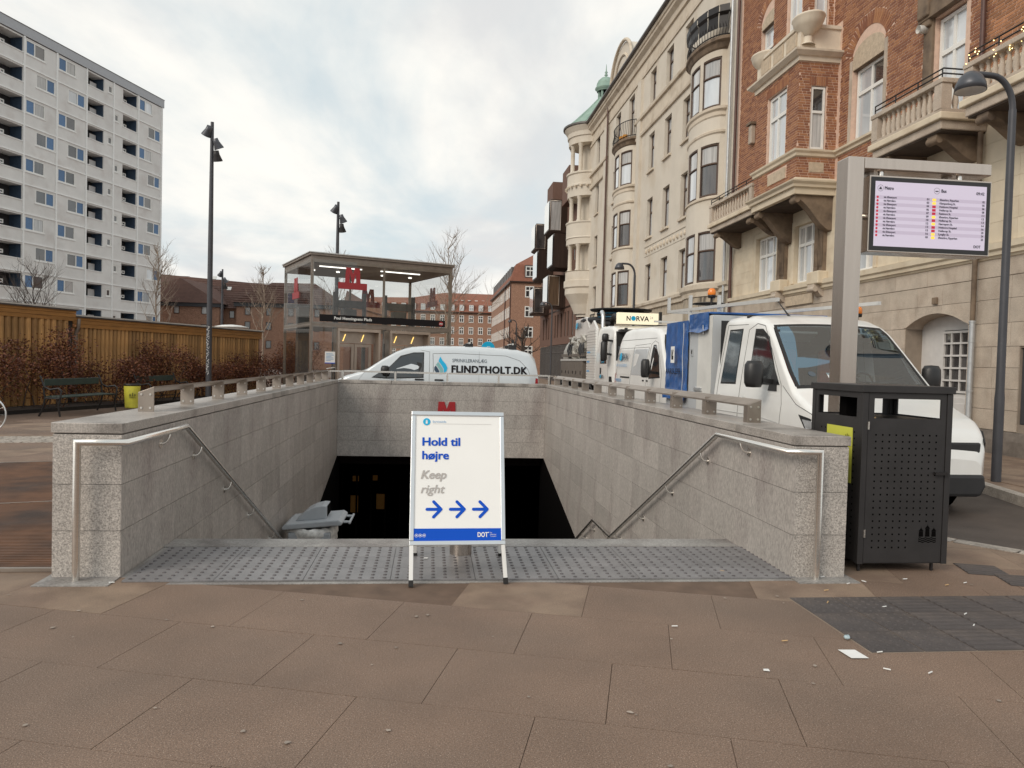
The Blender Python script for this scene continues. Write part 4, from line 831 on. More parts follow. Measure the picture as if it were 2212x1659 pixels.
for sg in (-1, 1):
    V3.win([(.62, 1.72), (1.42, 1.72), (1.42, 2.48), (.72, 2.48)], sg); V3.line([(.5, .75), (.42, 1.5), (.58, 2.6), (1.55, 2.6), (1.55, .8), (.5, .75)], sg); V3.side([(1.28, 1.36), (1.46, 1.36), (1.46, 1.56), (1.28, 1.56)], 'seal', sg, 'door_handle', .006)
    m_ = V3.mirror(.22, 2.0, sg, .22, .62, arm=.14); V3.mirror(.22, 2.42, sg, .22, .26, arm=.14)
    V3.side([(.04, .82), (.30, .82), (.30, 1.3), (.12, 1.3)], 'seal', sg, 'air_intake', .01)
    MB().lathe([(0, .075), (.10, .07), (.11, .02)], (.0, sg*.85, .62), 18, axis='x').build('headlight', 'lamp_on' if sg < 0 else 'headlamp', tk, False)
    for x in (1.35, 3.0, 7.2, 8.5): V3.wheel(x, sg, .5, 1.0, .3)
mb = MB()
for i in range(20): mb.box(-3.55, -2.2, -1.235, -1.2, 1.05+i*.092, 1.05+i*.092+.075)
fr_ = MB(); fr_.prism([(-3.6, .95), (-2.18, .95), (-2.18, 2.88), (-2.75, 3.18), (-3.6, 2.88)], 'y', -1.2, -1.12); fr_.build('side_fairing', 'white_paint', tk, False, bevel=.02); mb.build('fairing_ribs', 'white_paint', tk, False, kind='stuff')
for i, (z, wd) in enumerate(((2.05, .5), (1.72, .4), (1.4, .4))): MB().box(-3.45, -3.45+wd, -1.239, -1.236, z, z+.06).build('print', 'lightblue_print', tk, False)
norva_text(tk, V3, 1.40, 1.62 if 0 else 1.22, .55, .12); MB().box(-1.36, -.9, -1.226, -1.223, 1.1, 1.13).build('print', 'lightblue_print', tk, False)
MB().box(-10.5, -2.2, -.45, .45, .7, .98).build('chassis', 'iron_black', tk, False)
for i in range(3):
    b_ = MB().box(-5.75-i*1.5, -4.3-i*1.5, -1.22, -.3, 1.1, 1.78).build('tool_locker', 'truck_brown', tk, False, bevel=.01)
    for dx in (.25, 1.1): MB().box(-5.75-i*1.5+dx, -5.75-i*1.5+dx+.05, -1.24, -1.221, 1.28, 1.4).build('lock', 'iron_black', b_, False)
MB().box(-8.8, -4.2, -1.24, -.2, 1.785, 1.86).build('locker_top', 'alu_paint', tk, False); MB().box(-8.8, -4.2, -1.2, -.2, 1.95, 2.06).build('deck_beam', 'truck_brown', tk, False)
tnk = MB().lathe([(0, -10.4), (.75, -10.35), (1.02, -10.1), (1.05, -6.0), (.8, -5.7), (0, -5.65)], (0, .12, 1.95), 24, axis='x').build('tank', 'machine', tk, False)
rm = random.Random(4); mb = MB()
for i in range(26):
    x, z = -rm.uniform(3.8, 7.0), rm.uniform(1.95, 2.6); pts = [(x, -1.0, z)]
    for k in range(3): pts.append((pts[-1][0]-rm.uniform(.05, .4), -1.05+rm.uniform(-.12, .12), min(2.7, max(1.9, pts[-1][2]+rm.uniform(-.3, .3)))))
    mb.tube(pts, rm.uniform(.025, .09), 8)
for i in range(12):
    x, z = -rm.uniform(3.8, 7.2), rm.uniform(1.95, 2.5); mb.box(x-.12, x+.12, -1.15, -.9, z, z+.2)
mb.build('pump_pipes', 'machine', tk, False, kind='stuff'); mb = MB()
for i in range(10):
    x = -rm.uniform(3.9, 7.4); mb.tube([(x, -1.15, 1.9), (x-.1, -1.22, 2.2), (x-.25, -1.12, 2.45)], .035, 8)
mb.build('pump_hoses', 'hose_black', tk, False, kind='stuff')
pn = MB(); pn.prism([(-6.6, 2.62), (-4.35, 2.72), (-3.95, 2.95), (-4.5, 3.4), (-6.5, 3.38)], 'y', -1.075, -.98); pn.build('side_panel', 'white_paint', tk, False, bevel=.02); norva_text(tk, V3, 6.4, 3.02, 1.25, .24)
for o2 in tk.children:
    pass
# roof hose reel, boom, exhaust, light sign
rl = thing_part = MB().lathe([(.2, .0), (1.07, .0), (1.1, .03), (1.1, .06), (.2, .06)], (-3.7, 0, 3.58), 32).build('hose_reel', 'hose_black', tk, False); MB().lathe([(.2, 0), (.95, 0), (.98, .02), (.98, .04), (.2, .04)], (-3.7, 0, 3.2), 32).build('reel_flange', 'hose_black', rl, False)
for k in range(5): MB().tube([(-3.7+(.82+.02*(k % 2))*cos(a), (.82+.02*(k % 2))*sin(a), 3.28+k*.065) for a in [2*pi*i/36 for i in range(36)]], .03, 6, closed=True).build('hose', 'hose_blue' if k % 2 else 'hose_black', rl, False)
MB().tube([(-2.9, -.5, 3.05), (-3.6, -.9, 3.25), (-5.0, -1.0, 3.3), (-6.8, -.9, 3.28), (-7.6, -.5, 3.1)], .11, 12).build('boom_hose', 'hose_black', tk, False); MB().tube([(-1.2, -.2, 3.05), (-2.2, -.6, 3.3), (-2.9, -.5, 3.2)], .1, 10).build('boom_hose', 'hose_black', tk, False)
MB().tube([(-2.35, -.95, 2.6), (-2.35, -.95, 3.25), (-2.42, -.95, 3.38), (-2.55, -.95, 3.46)], .075, 14).build('exhaust', 'alu', tk, False)
for x in (-4.3, -4.6): MB().tube([(x, -.85, 3.0), (x, -.85, 3.5), (x-.3, -.85, 3.5), (x-.3, -.85, 3.0)], .02, 6).build('guard_rail', 'iron_black', tk, False)
sg_ = MB().box(-.45, -.25, -.98, .32, 2.95, 3.30).build('roof_sign', 'lit_sign', tk, False, bevel=.01)
o_ = Vector((-.245, -.70, 3.05)); ty = Vector((0, 1, 0)); tz = Vector((0, 0, 1))
text(sg_, 'N', 'black_print', o_, ty, tz, .12, .15, .02, world=False); shape(sg_, circ(.075, 20, .215, .075), 'cyan_print', o_, ty, tz, 'logo', False); text(sg_, 'RVA', 'black_print', o_+ty*.31, ty, tz, .40, .15, .02, world=False); text(sg_, '24', 'grey_print', o_+ty*.74+tz*.07, ty, tz, .10, .08, 0, world=False)
MB().bar((-.6, -1.0, 2.97), (-.6, .9, 2.93), .05, .05).build('light_bar', 'black_plastic', tk, False); MB().box(-.3, -.22, .34, .42, 3.0, 3.35).build('horn', 'black_plastic', tk, False)
# --- silver van behind the end wall
vt = thing('delivery_van', 'silver-white delivery van with a drop logo parked behind the end wall', 'van', (-2.45, 19.2, 0), radians(180))
V4 = Van(vt, .95, [(0, .62), (.03, .82), (.1, .95), (.4, 1.10), (.75, 1.21), (.9, 1.27), (1.25, 1.51), (1.6, 1.72), (1.8, 1.80), (2.0, 1.845), (2.5, 1.885), (3.6, 1.89), (4.6, 1.845), (4.95, 1.76), (5.07, 1.60), (5.13, 1.2)], [(0, .1), (.9, .08), (1.6, .08), (2.2, .13), (5.13, .15)],
         [(0, .80), (.15, .92), (.45, .985), (.8, 1), (4.9, 1), (5.13, .95)], [(.2, .97), (.6, 1), (1.0, .995), (1.3, .965), (1.9, .845)], [(0, .25), (5, .3)])
V4.body('body', 'silver_paint', .06); V4.topglass(.92, 1.82, .98, 'car_glass_blue')
for sg in (1, -1):
    V4.win([(1.05, 1.10), (1.36, 1.08), (1.42, 1.34)], sg, name='quarter_window'); V4.win([(1.40, 1.08), (2.26, 1.12), (2.26, 1.70), (2.0, 1.69), (1.74, 1.60), (1.46, 1.36)], sg)
    V4.line([(2.42, .5), (2.42, 1.74), (2.2, 1.78)], sg); V4.line([(2.52, 1.20), (2.50, 1.70), (3.0, 1.72), (4.3, 1.69), (4.65, 1.58), (4.85, 1.38), (4.92, 1.2)], sg, .006); V4.line([(3.64, .5), (3.64, 1.78)], sg, .003); V4.line([(.45, .9), (.7, 1.0), (.86, 1.2)], sg, .003)
    V4.mirror(1.42, 1.19, sg, .2, .22)
    for x in (2.18, 2.66): MB().box(-x-.11, -x+.11, sg*(V4.W(x, 1.05)+.012)-.016, sg*(V4.W(x, 1.05)+.012)+.016, 1.035, 1.075).build('door_handle', 'black_plastic', vt, False, bevel=.012)
    V4.side([(5.06, 1.16), (5.12, 1.14), (5.125, .85), (5.03, .85)], 'tail_red', sg, 'tail_light', .006); V4.side([(.1, .85), (.35, .86), (.62, 1.02), (.3, 1.0)], 'headlamp', sg, 'headlight', .006)
    for x in (.95, 4.1): V4.wheel(x, sg, .33)
def vside(s_, z): return Vector((-s_, V4.W(s_, z)+.012, z))
lux, luz = Vector((-1, 0, 0)), Vector((0, -.16, 1)).normalized()
text(vt, 'SPRINKLERANLÆG', 'badge_grey', vside(2.98, 1.505), lux, luz, .85, .085, 0, world=False); text(vt, 'FLINDTHOLT.DK', 'black_print', vside(2.97, 1.25), lux, luz, 1.86, .175, .045, world=False)
dl = vside(2.53, 1.25)
shape(vt, [(.15, .39), (.20, .30), (.29, .20), (.33, .11), (.31, .03), (.25, -.02), (.24, .08), (.18, .18), (.11, .27)], 'cyan_print', dl, lux, luz, 'drop_logo', False)
shape(vt, [(.10, .25), (.16, .17), (.22, .08), (.23, -.03), (.16, -.05), (.15, .04), (.09, .13), (.05, .18)], 'teal_print', dl, lux, luz, 'drop_logo', False); shape(vt, [(.04, .16), (.08, .11), (.13, .03), (.14, -.05), (.06, -.02), (.01, .05), (.01, .11)], 'navy_print', dl, lux, luz, 'drop_logo', False)
for x in (3.4, 4.5):
    for y in (.5, -.5): MB().box(-x-.1, -x+.1, y-.05, y+.05, 1.86, 1.98).build('rack_foot', 'black_plastic', vt, False, bevel=.01)
    MB().tube([(-x, .62, 1.99), (-x, -.62, 1.99)], .025, 8).build('rack_bar', 'alu_paint', vt, False); MB().box(-x-.03, -x+.03, .5, .53, 1.98, 2.1).build('rack_stop', 'black_plastic', vt, False)
# ---------------------------------------------------------------- buildings on the right
mat('brick_red', (.295, .128, .066), .85, var=.10, scale=30, island=.30, obj=.30, hue=.008, bump=.2, bscale=60); mat('brick_mortar', (.66, .47, .37), .9, var=.1, scale=8)
mat('mortar_tan', (.27, .22, .175), .9, var=.1); mat('stone_tan', (.485, .41, .335), .8, var=.10, scale=3, fine=.14, fscale=50, obj=.07, bump=.15, bscale=60, tint=(.40, .325, .26), tscale=2.2); mat('stone_cream', (.64, .55, .42), .8, var=.08, scale=2.5, obj=.05, tint=(.54, .44, .32), tscale=1.6, tlo=.5, thi=.75)
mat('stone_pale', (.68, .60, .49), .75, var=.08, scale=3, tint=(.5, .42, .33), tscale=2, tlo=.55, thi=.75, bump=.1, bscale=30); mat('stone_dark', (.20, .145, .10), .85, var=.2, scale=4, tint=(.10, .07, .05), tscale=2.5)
mat('plinth_stone', (.16, .135, .115), .85, var=.25, scale=5, fine=.2); mat('stucco', (.63, .572, .49), .85, var=.05, scale=1.2, tint=(.55, .475, .38), tscale=.55, tlo=.5, thi=.72, fine=.05, fscale=60); mat('stucco_trim', (.61, .53, .43), .85, var=.08, scale=2, tint=(.42, .34, .25), tscale=1.2, tlo=.52, thi=.75)
mat('stucco_stain', (.46, .385, .295), .9, var=.2, scale=3, tint=(.10, .085, .07), tscale=3, tlo=.5, thi=.66, stretch=(1, 3, .5)); mat('frame_white', (.78, .765, .73), .45, var=.04, obj=.03); mat('frame_brown', (.085, .05, .034), .5, var=.15); mat('pipe_brown', (.10, .05, .04), .5, .1, var=.15); mat('pipe_zinc', (.48, .49, .50), .45, .6, var=.1)
mat('win_sky', (.52, .55, .58), .06, var=.22, scale=.9, obj=.22, spec=1., coat=1., stretch=(1, 1.6, .35)); mat('win_dark', (.055, .05, .05), .05, var=.5, scale=1.4, obj=.4, spec=1., coat=1., stretch=(1, 5, .5)); mat('win_curtain', (.42, .41, .40), .12, var=.28, scale=3, obj=.2, coat=1., stretch=(5, 5, .2))  # pale win_sky base colour stands in for sky reflected in the panes
mat('copper_green', (.27, .38, .32), .7, var=.15, scale=3, tint=(.19, .285, .24), tscale=1.5); mat('gutter', (.13, .12, .115), .5, .3, var=.15); mat('brown_brick', (.155, .085, .062), .85, var=.18, scale=14, fine=.25, fscale=26); mat('bronze', (.052, .032, .024), .45, .5, var=.3, scale=.8, stretch=(6, 6, .4)); mat('bronze_light', (.14, .09, .055), .5, .4, var=.3, scale=2, stretch=(6, 6, .3))
mat('glass_sky_tone', (.72, .76, .76), .06, var=.1, scale=.5, coat=1.); mat('stone_relief', (.50, .405, .30), .85, var=.15, scale=9, bump=1., bscale=16)  # pale glass colour carries the sky reflection of the box windows
mat('door_white', (.62, .60, .585), .5, var=.06); mat('brass', (.45, .24, .06), .35, .8, var=.2); mat('fairy', (1, .75, .3), .4, var=0, emit=(1, .72, .3, 3.)); mat('shutter', (.05, .052, .058), .5, var=.1)
class Pl:
    def __init__(s, o, u, n): s.o, s.u, s.n = Vector(o), Vector(u).normalized(), Vector(n).normalized(); s.z = Vector((0, 0, 1))
    def P(s, u, v, n=0): return s.o+s.u*u+s.z*v+s.n*n
    def slab(s, mb, u0, u1, v0, v1, n0, n1): return mb.prism3([s.P(u0, v0, n0), s.P(u1, v0, n0), s.P(u1, v1, n0), s.P(u0, v1, n0)], s.n*(n1-n0))
    def wall(s, mb, u0, u1, v0, v1, holes=(), depth=.15):
        us = sorted({u0, u1, *[min(max(h[i], u0), u1) for h in holes for i in (0, 1)]}); vz = sorted({v0, v1, *[min(max(h[i], v0), v1) for h in holes for i in (2, 3)]})
        for a, b in zip(us[:-1], us[1:]):
            run = None
            for c, d in zip(vz[:-1], vz[1:]):
                inside = any(h[0] < (a+b)/2 < h[1] and h[2] < (c+d)/2 < h[3] for h in holes)
                if not inside: run = [c, d] if run is None else [run[0], d]
                if inside or d == vz[-1]:
                    if run: mb.quad(s.P(a, run[0]), s.P(b, run[0]), s.P(b, run[1]), s.P(a, run[1]))
                    run = None
        for h in holes:
            a, b, c, d = h[:4]
            for p, q in (((a, c), (b, c)), ((b, c), (b, d)), ((b, d), (a, d)), ((a, d), (a, c))): mb.quad(s.P(*p), s.P(*q), s.P(*q, -depth), s.P(*p, -depth))
        return mb
    def window(s, par, u0, u1, v0, v1, rec, fw_, mull=(.5,), trans=(.64,), fm='frame_white', gm='win_sky', split=True, bar=None, gms=None):
        mb = MB(); bar = bar or fw_*.9; U, V_ = u1-u0, v1-v0
        s.slab(mb, u0, u0+fw_, v0, v1, -rec-.03, -rec+.03); s.slab(mb, u1-fw_, u1, v0, v1, -rec-.03, -rec+.03); s.slab(mb, u0+fw_, u1-fw_, v1-fw_, v1, -rec-.03, -rec+.03); s.slab(mb, u0+fw_, u1-fw_, v0, v0+fw_, -rec-.03, -rec+.03)
        for m in mull: c = u0+U*m; s.slab(mb, c-bar/2, c+bar/2, v0+fw_, v1-fw_, -rec-.028, -rec+.026)
        for t in trans: c = v0+V_*t; s.slab(mb, u0+fw_, u1-fw_, c-bar*.7, c+bar*.7, -rec-.029, -rec+.034)
        w_ = mb.build('window', fm, par)
        us, vz = [0, *sorted(mull), 1], [0, *sorted(trans), 1]; k = 0
        if not split: us, vz = [0, 1], [0, 1]
        for a, b in zip(us[:-1], us[1:]):
            for c, d in zip(vz[:-1], vz[1:]):
                g = MB(); tl = random.uniform(-.006, .006); g.add([s.P(u0+U*a, v0+V_*c, -rec-.012+tl), s.P(u0+U*b, v0+V_*c, -rec-.012-tl), s.P(u0+U*b, v0+V_*d, -rec-.012-tl), s.P(u0+U*a, v0+V_*d, -rec-.012+tl)], [(0, 1, 2, 3)])
                g.build('pane', (gms[k % len(gms)] if gms else gm), w_); k += 1
        return w_
    def moulding(s, mb, u0, u1, prof):                 # prof list of (v, n); stepped string course
        n_ = len(prof); A = [s.P(u0, v, n) for v, n in prof]; B = [s.P(u1, v, n) for v, n in prof]
        mb.add(A+B, [(i, i+n_, i+1+n_, i+1) for i in range(n_-1)]); mb.add(A, [list(range(n_))]); mb.add(B, [list(range(n_))[::-1]]); return mb
def vis(p, m=90):
    v = Vector(p)-Vector((0, 0, EYE)); d = v.dot(fw)
    if d < .2: return False
    x, y = 1106+1600*v.dot(rt)/d, 829.5-1600*v.dot(up)/d; return -m < x < 2212+m and -m < y < 1659+m
BR = []
BL, BH, BJ = .228, .055, .0165
def bricks(pl, u0, u1, v0, v1, skip=lambda u, v: False, pat=1):
    rb = random.Random(int(v0*100+u0*7)); v = v0; r = 0
    while v+BH <= v1+.02:
        u = u0-((r*.087+(r % 2)*.06) % .24); k = r
        while u < u1:
            L = BL if k % 3 else .108; a, b = max(u, u0), min(u+L, u1); c = (a+b)/2
            ok = [not skip(a+(b-a)*(t+.5)/12, v+BH/2) for t in range(12)]; best = (0, 0); st0 = None
            for t in range(13):
                if t < 12 and ok[t]:
                    if st0 is None: st0 = t
                elif st0 is not None:
                    if t-st0 > best[1]-best[0]: best = (st0, t)
                    st0 = None
            a, b = a+(b-a)*best[0]/12, a+(b-a)*best[1]/12; c = (a+b)/2
            if b-a > .025:
                p = pl.P(c, v+BH/2)
                if vis(p): BR.append((p, pl.u, pl.n, (b-a), BH, rb.uniform(-.0015, .002)))
            u += L+BJ; k += 1
        v += BH+BJ; r += 1
def brick_arch(pl, uc, vs_, R, th, a0, a1, n):         # voussoirs
    for i in range(n):
        a = a0+(a1-a0)*(i+.5)/n; rr = R+th/2; d = pl.u*cos(a)+pl.z*sin(a); t = pl.u*(-sin(a))+pl.z*cos(a); p = pl.P(uc, vs_)+d*rr
        if vis(p): BR.append((p, d, pl.n, th, (a1-a0)*rr/n*.82, .004))
def brick_soldier(pl, u0, u1, v0, h_, step=.067):
    u = u0
    while u < u1-.03:
        p = pl.P(u+.027, v0+h_/2)
        if vis(p): BR.append((p, pl.z, pl.n, h_, .054, .004))
        u += step
# --- red brick house
bh = thing('brick_house', 'red brick house with stone ground floor, bay and balconies', 'building', (11, 18, 0))
F = Pl((11, 0, 0), (0, 1, 0), (-1, 0, 0))
Wd = [(22.9, 24.42, 4.14, 5.95), (20.5, 21.72, 4.17, 5.9), (17.6, 19.05, 4.15, 5.95), (14.15, 15.6, 4.15, 5.85), (11.0, 12.2, 4.15, 5.9)]
door = (14.16, 16.21, 0, 2.86); lowwin = (11.2, 12.8, .61, 2.06)
Wb = [(17.5, 18.87, 7.62, 9.80), (14.64, 15.6, 6.76, 9.42), (23.15, 24.62, 11.3, 13.1), (11.3, 12.4, 7.6, 9.5), (24.0, 25.3, 7.4, 9.5) if 0 else (12.0, 12.01, 14.9, 14.91)]
mb = MB(); F.wall(mb, 10.3, 26.45, 3.84, 6.74, [w_ for w_ in Wd], .22); mb.build('wall', 'stone_cream', bh)
mb = MB(); F.wall(mb, 10.3, 26.45, 6.74, 15.5, Wb[:4], .2); mb.build('wall', 'brick_mortar', bh)
mb = MB(); F.wall(mb, 10.3, 26.45, -.1, 3.84, [door, lowwin], .9); mb.build('wall', 'mortar_tan', bh); MB().add([(11, 10.3, -.1), (20, 10.3, -.1), (20, 10.3, 15.5), (11, 10.3, 15.5)], [(0, 1, 2, 3)]).build('end_wall', 'brick_mortar', bh)
MB().box(11.25, 20, 10.31, 26.45, 3.8, 15.5).build('core', 'black_hole', bh); MB().box(11.95, 20, 10.31, 26.45, -.1, 3.79).build('core', 'black_hole', bh)
def in_arch(u, v): c, hw_ = 15.185, 1.03; return abs(u-c) < hw_ and v < 2.55+.29*(1-((u-c)/hw_)**2)
# ashlar blocks of the ground floor
zc = [.46, .86, 1.27, 1.68, 2.09, 2.55, 3.02, 3.46, 3.84]; ra = random.Random(11)
for r in range(8):
    u = 10.3; edges = [u]
    while u < 26.4: u += ra.uniform(.75, 1.15) if r < 7 else ra.uniform(1.0, 1.5); edges.append(min(u, 26.4))
    if r < 5: edges = sorted([e for e in edges if not (14.0 < e < 16.4)]+[14.16, 16.21])
    if zc[r] < 2.0: edges = sorted([e for e in edges if not (11.1 < e < 12.9)]+[11.2, 12.8])
    for a, b in zip(edges[:-1], edges[1:]):
        if b-a < .08: continue
        c = (a+b)/2
        if r < 5 and 14.16 < c < 16.21: continue
        if 11.2 < c < 12.8 and zc[r+1] < 2.2: continue
        if r == 5 and b > 14.2 and a < 16.2:
            n_ = 6; pts = [(a+(b-a)*i/n_) for i in range(n_+1)]
            low = [(u_, max(zc[r]+.005, 2.55+.30*max(0, 1-((u_-15.185)/1.03)**2))) for u_ in pts]
            m_ = MB(); m_.prism3([F.P(u_, z, .0) for u_, z in low]+[F.P(pts[-1]-.006, zc[r+1]-.006), F.P(pts[0]+.006, zc[r+1]-.006)], F.n*.03); m_.build('stone_block', 'stone_tan', bh); continue
        m_ = MB(); F.slab(m_, a+.004, b-.004, zc[r]+.004, zc[r+1]-(.004 if r not in (6, 7) else .012), .0, .022); m_.build('stone_block', 'stone_tan', bh)
for a, b in ((10.3, 14.1), (16.27, 26.4)): F.moulding(MB(), a, b, [(-.1, 0), (-.1, .10), (.28, .10), (.44, .06), (.455, .0)]).build('plinth', 'plinth_stone', bh)
# piano nobile blocks, very shallow joints
for r in range(6):
    z0 = 4.14+r*.40; u = 10.3
    while u < 26.3:
        a, b = u+.003, min(u+.897, 26.3); u += .9
        if any(h_[0]-.2 < b and a < h_[1]+.2 and h_[2]-.1 < z0+.4 and z0 < h_[3]+.15 for h_ in Wd): 
            for h_ in Wd:
                if h_[0]-.2 < b and a < h_[1]+.2: a2, b2 = (a, h_[0]-.2) if a < h_[0]-.2 else (h_[1]+.2, b); break
            a, b = a2, b2
        if b-a < .1 or 19.75 < (a+b)/2 < 22.75: continue
        m_ = MB(); F.slab(m_, a, b, z0+.003, z0+.397, .0, .008); m_.build('stone_block', 'stone_cream', bh)
mb = MB(); F.moulding(mb, 10.3, 26.4, [(3.80, 0), (3.82, .05), (3.86, .07), (3.87, .11), (3.94, .12), (3.98, .17), (4.10, .18), (4.13, .0)]); mb.build('cornice', 'stone_cream', bh)
for a, b in ((10.3, 11.05), (12.5, 14.4), (15.95, 19.5), (22.45, 26.4)): F.moulding(MB(), a, b, [(7.42, 0), (7.44, .05), (7.5, .06), (7.54, .12), (7.60, .125), (7.62, 0)]).build('string_course', 'stone_cream', bh)
for i, (a, b, c, d) in enumerate(Wd):
    F.window(bh, a+.02, b-.02, c, d, .14, .07, (.33, .67), (.66,), gms=['win_curtain', 'win_sky', 'win_sky', 'win_curtain', 'win_sky'])
    m_ = MB(); F.slab(m_, a-.16, a-.004, c, d+.15, 0, .03); F.slab(m_, b+.004, b+.16, c, d+.15, 0, .03); F.slab(m_, a, b, d+.002, d+.15, 0, .03); m_.build('surround', 'stone_cream', bh)
F.window(bh, 17.53, 18.84, 7.64, 9.50, .15, .07, (.5,), (.66,), gms=['win_sky', 'win_dark', 'win_sky']); F.window(bh, 14.66, 15.58, 6.80, 9.38, .13, .08, (.5,), (.70,), gm='win_sky'); F.window(bh, 23.2, 24.6, 11.3, 13.05, .15, .07, (.5,), (.62,)); F.window(bh, 11.33, 12.38, 7.62, 9.48, .15, .07, (.5,), (.66,))
def lunette(par, uc, hw_, v0, vs2, rise, n_=12):
    pts = [(uc-hw_, v0), (uc+hw_, v0)]+[(uc+hw_*cos(a), vs2+rise*sin(a)) for a in [pi*i/n_ for i in range(n_+1)]]; m_ = MB(); m_.prism3([F.P(u_, v, -.05) for u_, v in pts], F.n*.062); m_.build('relief_lunette', 'stone_relief', par)
    m_ = MB(); F.slab(m_, uc-hw_, uc+hw_, v0-.02, v0+.08, -.12, -.02); m_.build('lintel', 'stone_dark', par)
lunette(bh, 18.185, .685, 9.52, 9.80, .35); lunette(bh, 23.885, .72, 13.06, 13.12, .36)
for u_ in (18.89, 17.36): F.slab(MB(), u_, u_+.12, 7.62, 9.8, -.02, .02).build('jamb_stone', 'stone_tan', bh)
brick_arch(F, 18.185, 9.62, .80, .34, .38, pi-.38, 24); brick_arch(F, 23.885, 12.95, .85, .34, .38, pi-.38, 24)
m_ = MB(); F.slab(m_, 15.62, 15.92, 6.76, 9.45, .0, .06); F.slab(m_, 14.5, 16.0, 9.45, 9.78, .0, .16); m_.build('door_surround', 'stone_dark', bh); m_ = MB(); F.slab(m_, 15.6, 15.98, 9.50, 10.25, .0, .22); F.slab(m_, 15.64, 15.94, 9.3, 9.5, 0, .14); m_.build('console', 'stone_dark', bh, bevel=.04)
m_ = MB(); m_.lathe([(.09, -.1), (.09, .12), (.04, .12)], (10.85, 15.85, 9.28), 16, axis='x'); m_.build('camera', 'frame_white', bh)
def skipF(u, v):
    for a, b, c, d in Wb[:4]:
        if a-.02 < u < b+.02 and c-.02 < v < d+.02: return True
    if 17.34 < u < 19.02 and 7.4 < v < 9.8: return True
    for c, vv, R in ((18.185, 9.62, 1.14), (23.885, 12.95, 1.19)):
        if v > vv and (u-c)**2+(v-vv)**2 < R*R and .36 < math.atan2(v-vv, u-c) < pi-.36: return True
    if 19.45 < u < 22.45 and v < 11.1: return True
    if 19.9 < u < 22.2: return True
    return 14.5 < u < 16.0 and v < 10.2 or 7.4 < v < 7.63
bricks(F, 10.32, 26.2, 6.78, 15.2, skipF)
# bay
XB = 9.87; G = Pl((XB, 0, 0), (0, 1, 0), (-1, 0, 0)); S_ = Pl((0, 19.58, 0), (1, 0, 0), (0, -1, 0)); wbay = (20.3, 21.48, 7.62, 9.6); wside = (10.22, 10.66, 7.62, 9.36)
bay = MB(); G.wall(bay, 19.58, 22.25, 6.6, 10.05, [wbay], .2); S_.wall(bay, XB, 11, 6.6, 10.05, [wside], .2); bay.quad((XB, 22.25, 6.6), (11, 22.25, 6.6), (11, 22.25, 10.05), (XB, 22.25, 10.05)); bay.build('bay_wall', 'brick_mortar', bh)
G.window(bh, 20.32, 21.46, 7.64, 9.58, .1, .08, (.55,), (.66,), gm='win_sky'); S_.window(bh, 10.24, 10.64, 7.64, 9.34, .06, .055, (), (.6,), gms=['win_curtain', 'win_dark'])
MB().box(XB+.25, 11.2, 19.85, 22.1, 6.7, 10).build('core', 'black_hole', bh)
def skG(u, v): return 20.27 < u < 21.5 and v < 9.62 and v > 7.6 or 7.4 < v < 7.63 or (20.2 < u < 21.6 and 9.6 < v < 9.86) or (20.15 < u < 21.35 and 6.95 < v < 7.3)
bricks(G, 19.58, 22.25, 6.84, 10.02, skG); bricks(S_, XB, 10.98, 6.84, 10.02, lambda u, v: 10.2 < u < 10.68 and 7.6 < v < 9.62 or 7.4 < v < 7.63 or (10.22 < u < 10.66 and 6.98 < v < 7.28))
brick_soldier(G, 20.2, 21.58, 9.61, .24); brick_soldier(S_, 10.16, 10.72, 9.37, .24)
def belt(name, prof, m_, y0=19.58, y1=22.25, xb=XB):    # mitred course round the bay
    mb = MB(); v = []
    for z, n in prof: v += [(11, y0-n, z), (xb-n, y0-n, z), (xb-n, y1+n, z), (11, y1+n, z)]
    k = len(prof); mb.add(v, [(i*4+j, i*4+j+1, i*4+j+5, i*4+j+4) for i in range(k-1) for j in range(3)]); mb.add(v[:4], [(3, 2, 1, 0)]); mb.add(v[-4:], [(0, 1, 2, 3)]); return mb.build(name, m_, bh)
belt('string_course', [(7.40, 0), (7.43, .05), (7.5, .06), (7.55, .11), (7.60, .12), (7.62, .0)], 'stone_cream'); belt('bay_base', [(6.38, -.02), (6.38, .05), (6.56, .05), (6.57, .12), (6.64, .13), (6.70, .20), (6.74, .21), (6.76, .06), (6.84, .02), (6.84, -.05)], 'stone_cream')
belt('bay_cornice', [(10.0, -.05), (10.0, .06), (10.12, .07), (10.13, .13), (10.22, .24), (10.27, .25), (10.30, .06)], 'stone_pale'); belt('bay_parapet', [(10.3, -.02), (10.3, .05), (10.42, .05), (10.43, .02), (10.9, .02), (10.91, .07), (11.0, .07), (11.0, -.1)], 'stone_pale')
for u, v0, v1, pl_ in ((20.2, 6.97, 7.28, G),): m_ = MB(); pl_.slab(m_, u, u+1.1, v0, v1, -.02, .025); m_.build('relief_panel', 'stone_relief', bh)
m_ = MB(); S_.slab(m_, 10.23, 10.65, 7.0, 7.27, -.02, .025); m_.build('relief_panel', 'stone_relief', bh)
for k in range(3):
    m_ = MB(); u = 19.75+k*.8; G.slab(m_, u, u+.6, 10.46, 10.86, .02, .055); m_.build('relief_panel', 'stone_relief', bh, bevel=.02)
for x, y in ((XB-.02, 19.55), (XB-.05, 22.1)):
    ur = MB().lathe([(0, 10.62), (.12, 10.66), (.2, 10.75), (.38, 10.88), (.47, 11.0), (.50, 11.1), (.52, 11.12), (.5, 11.16), (.3, 11.14)], (x+.2, y, .0), 24, sx=.8).build('urn', 'stone_pale', bh); MB().lathe([(.2, 10.42), (.12, 10.5), (.12, 10.64)], (x+.2, y, 0), 12).build('urn_foot', 'stone_pale', ur)
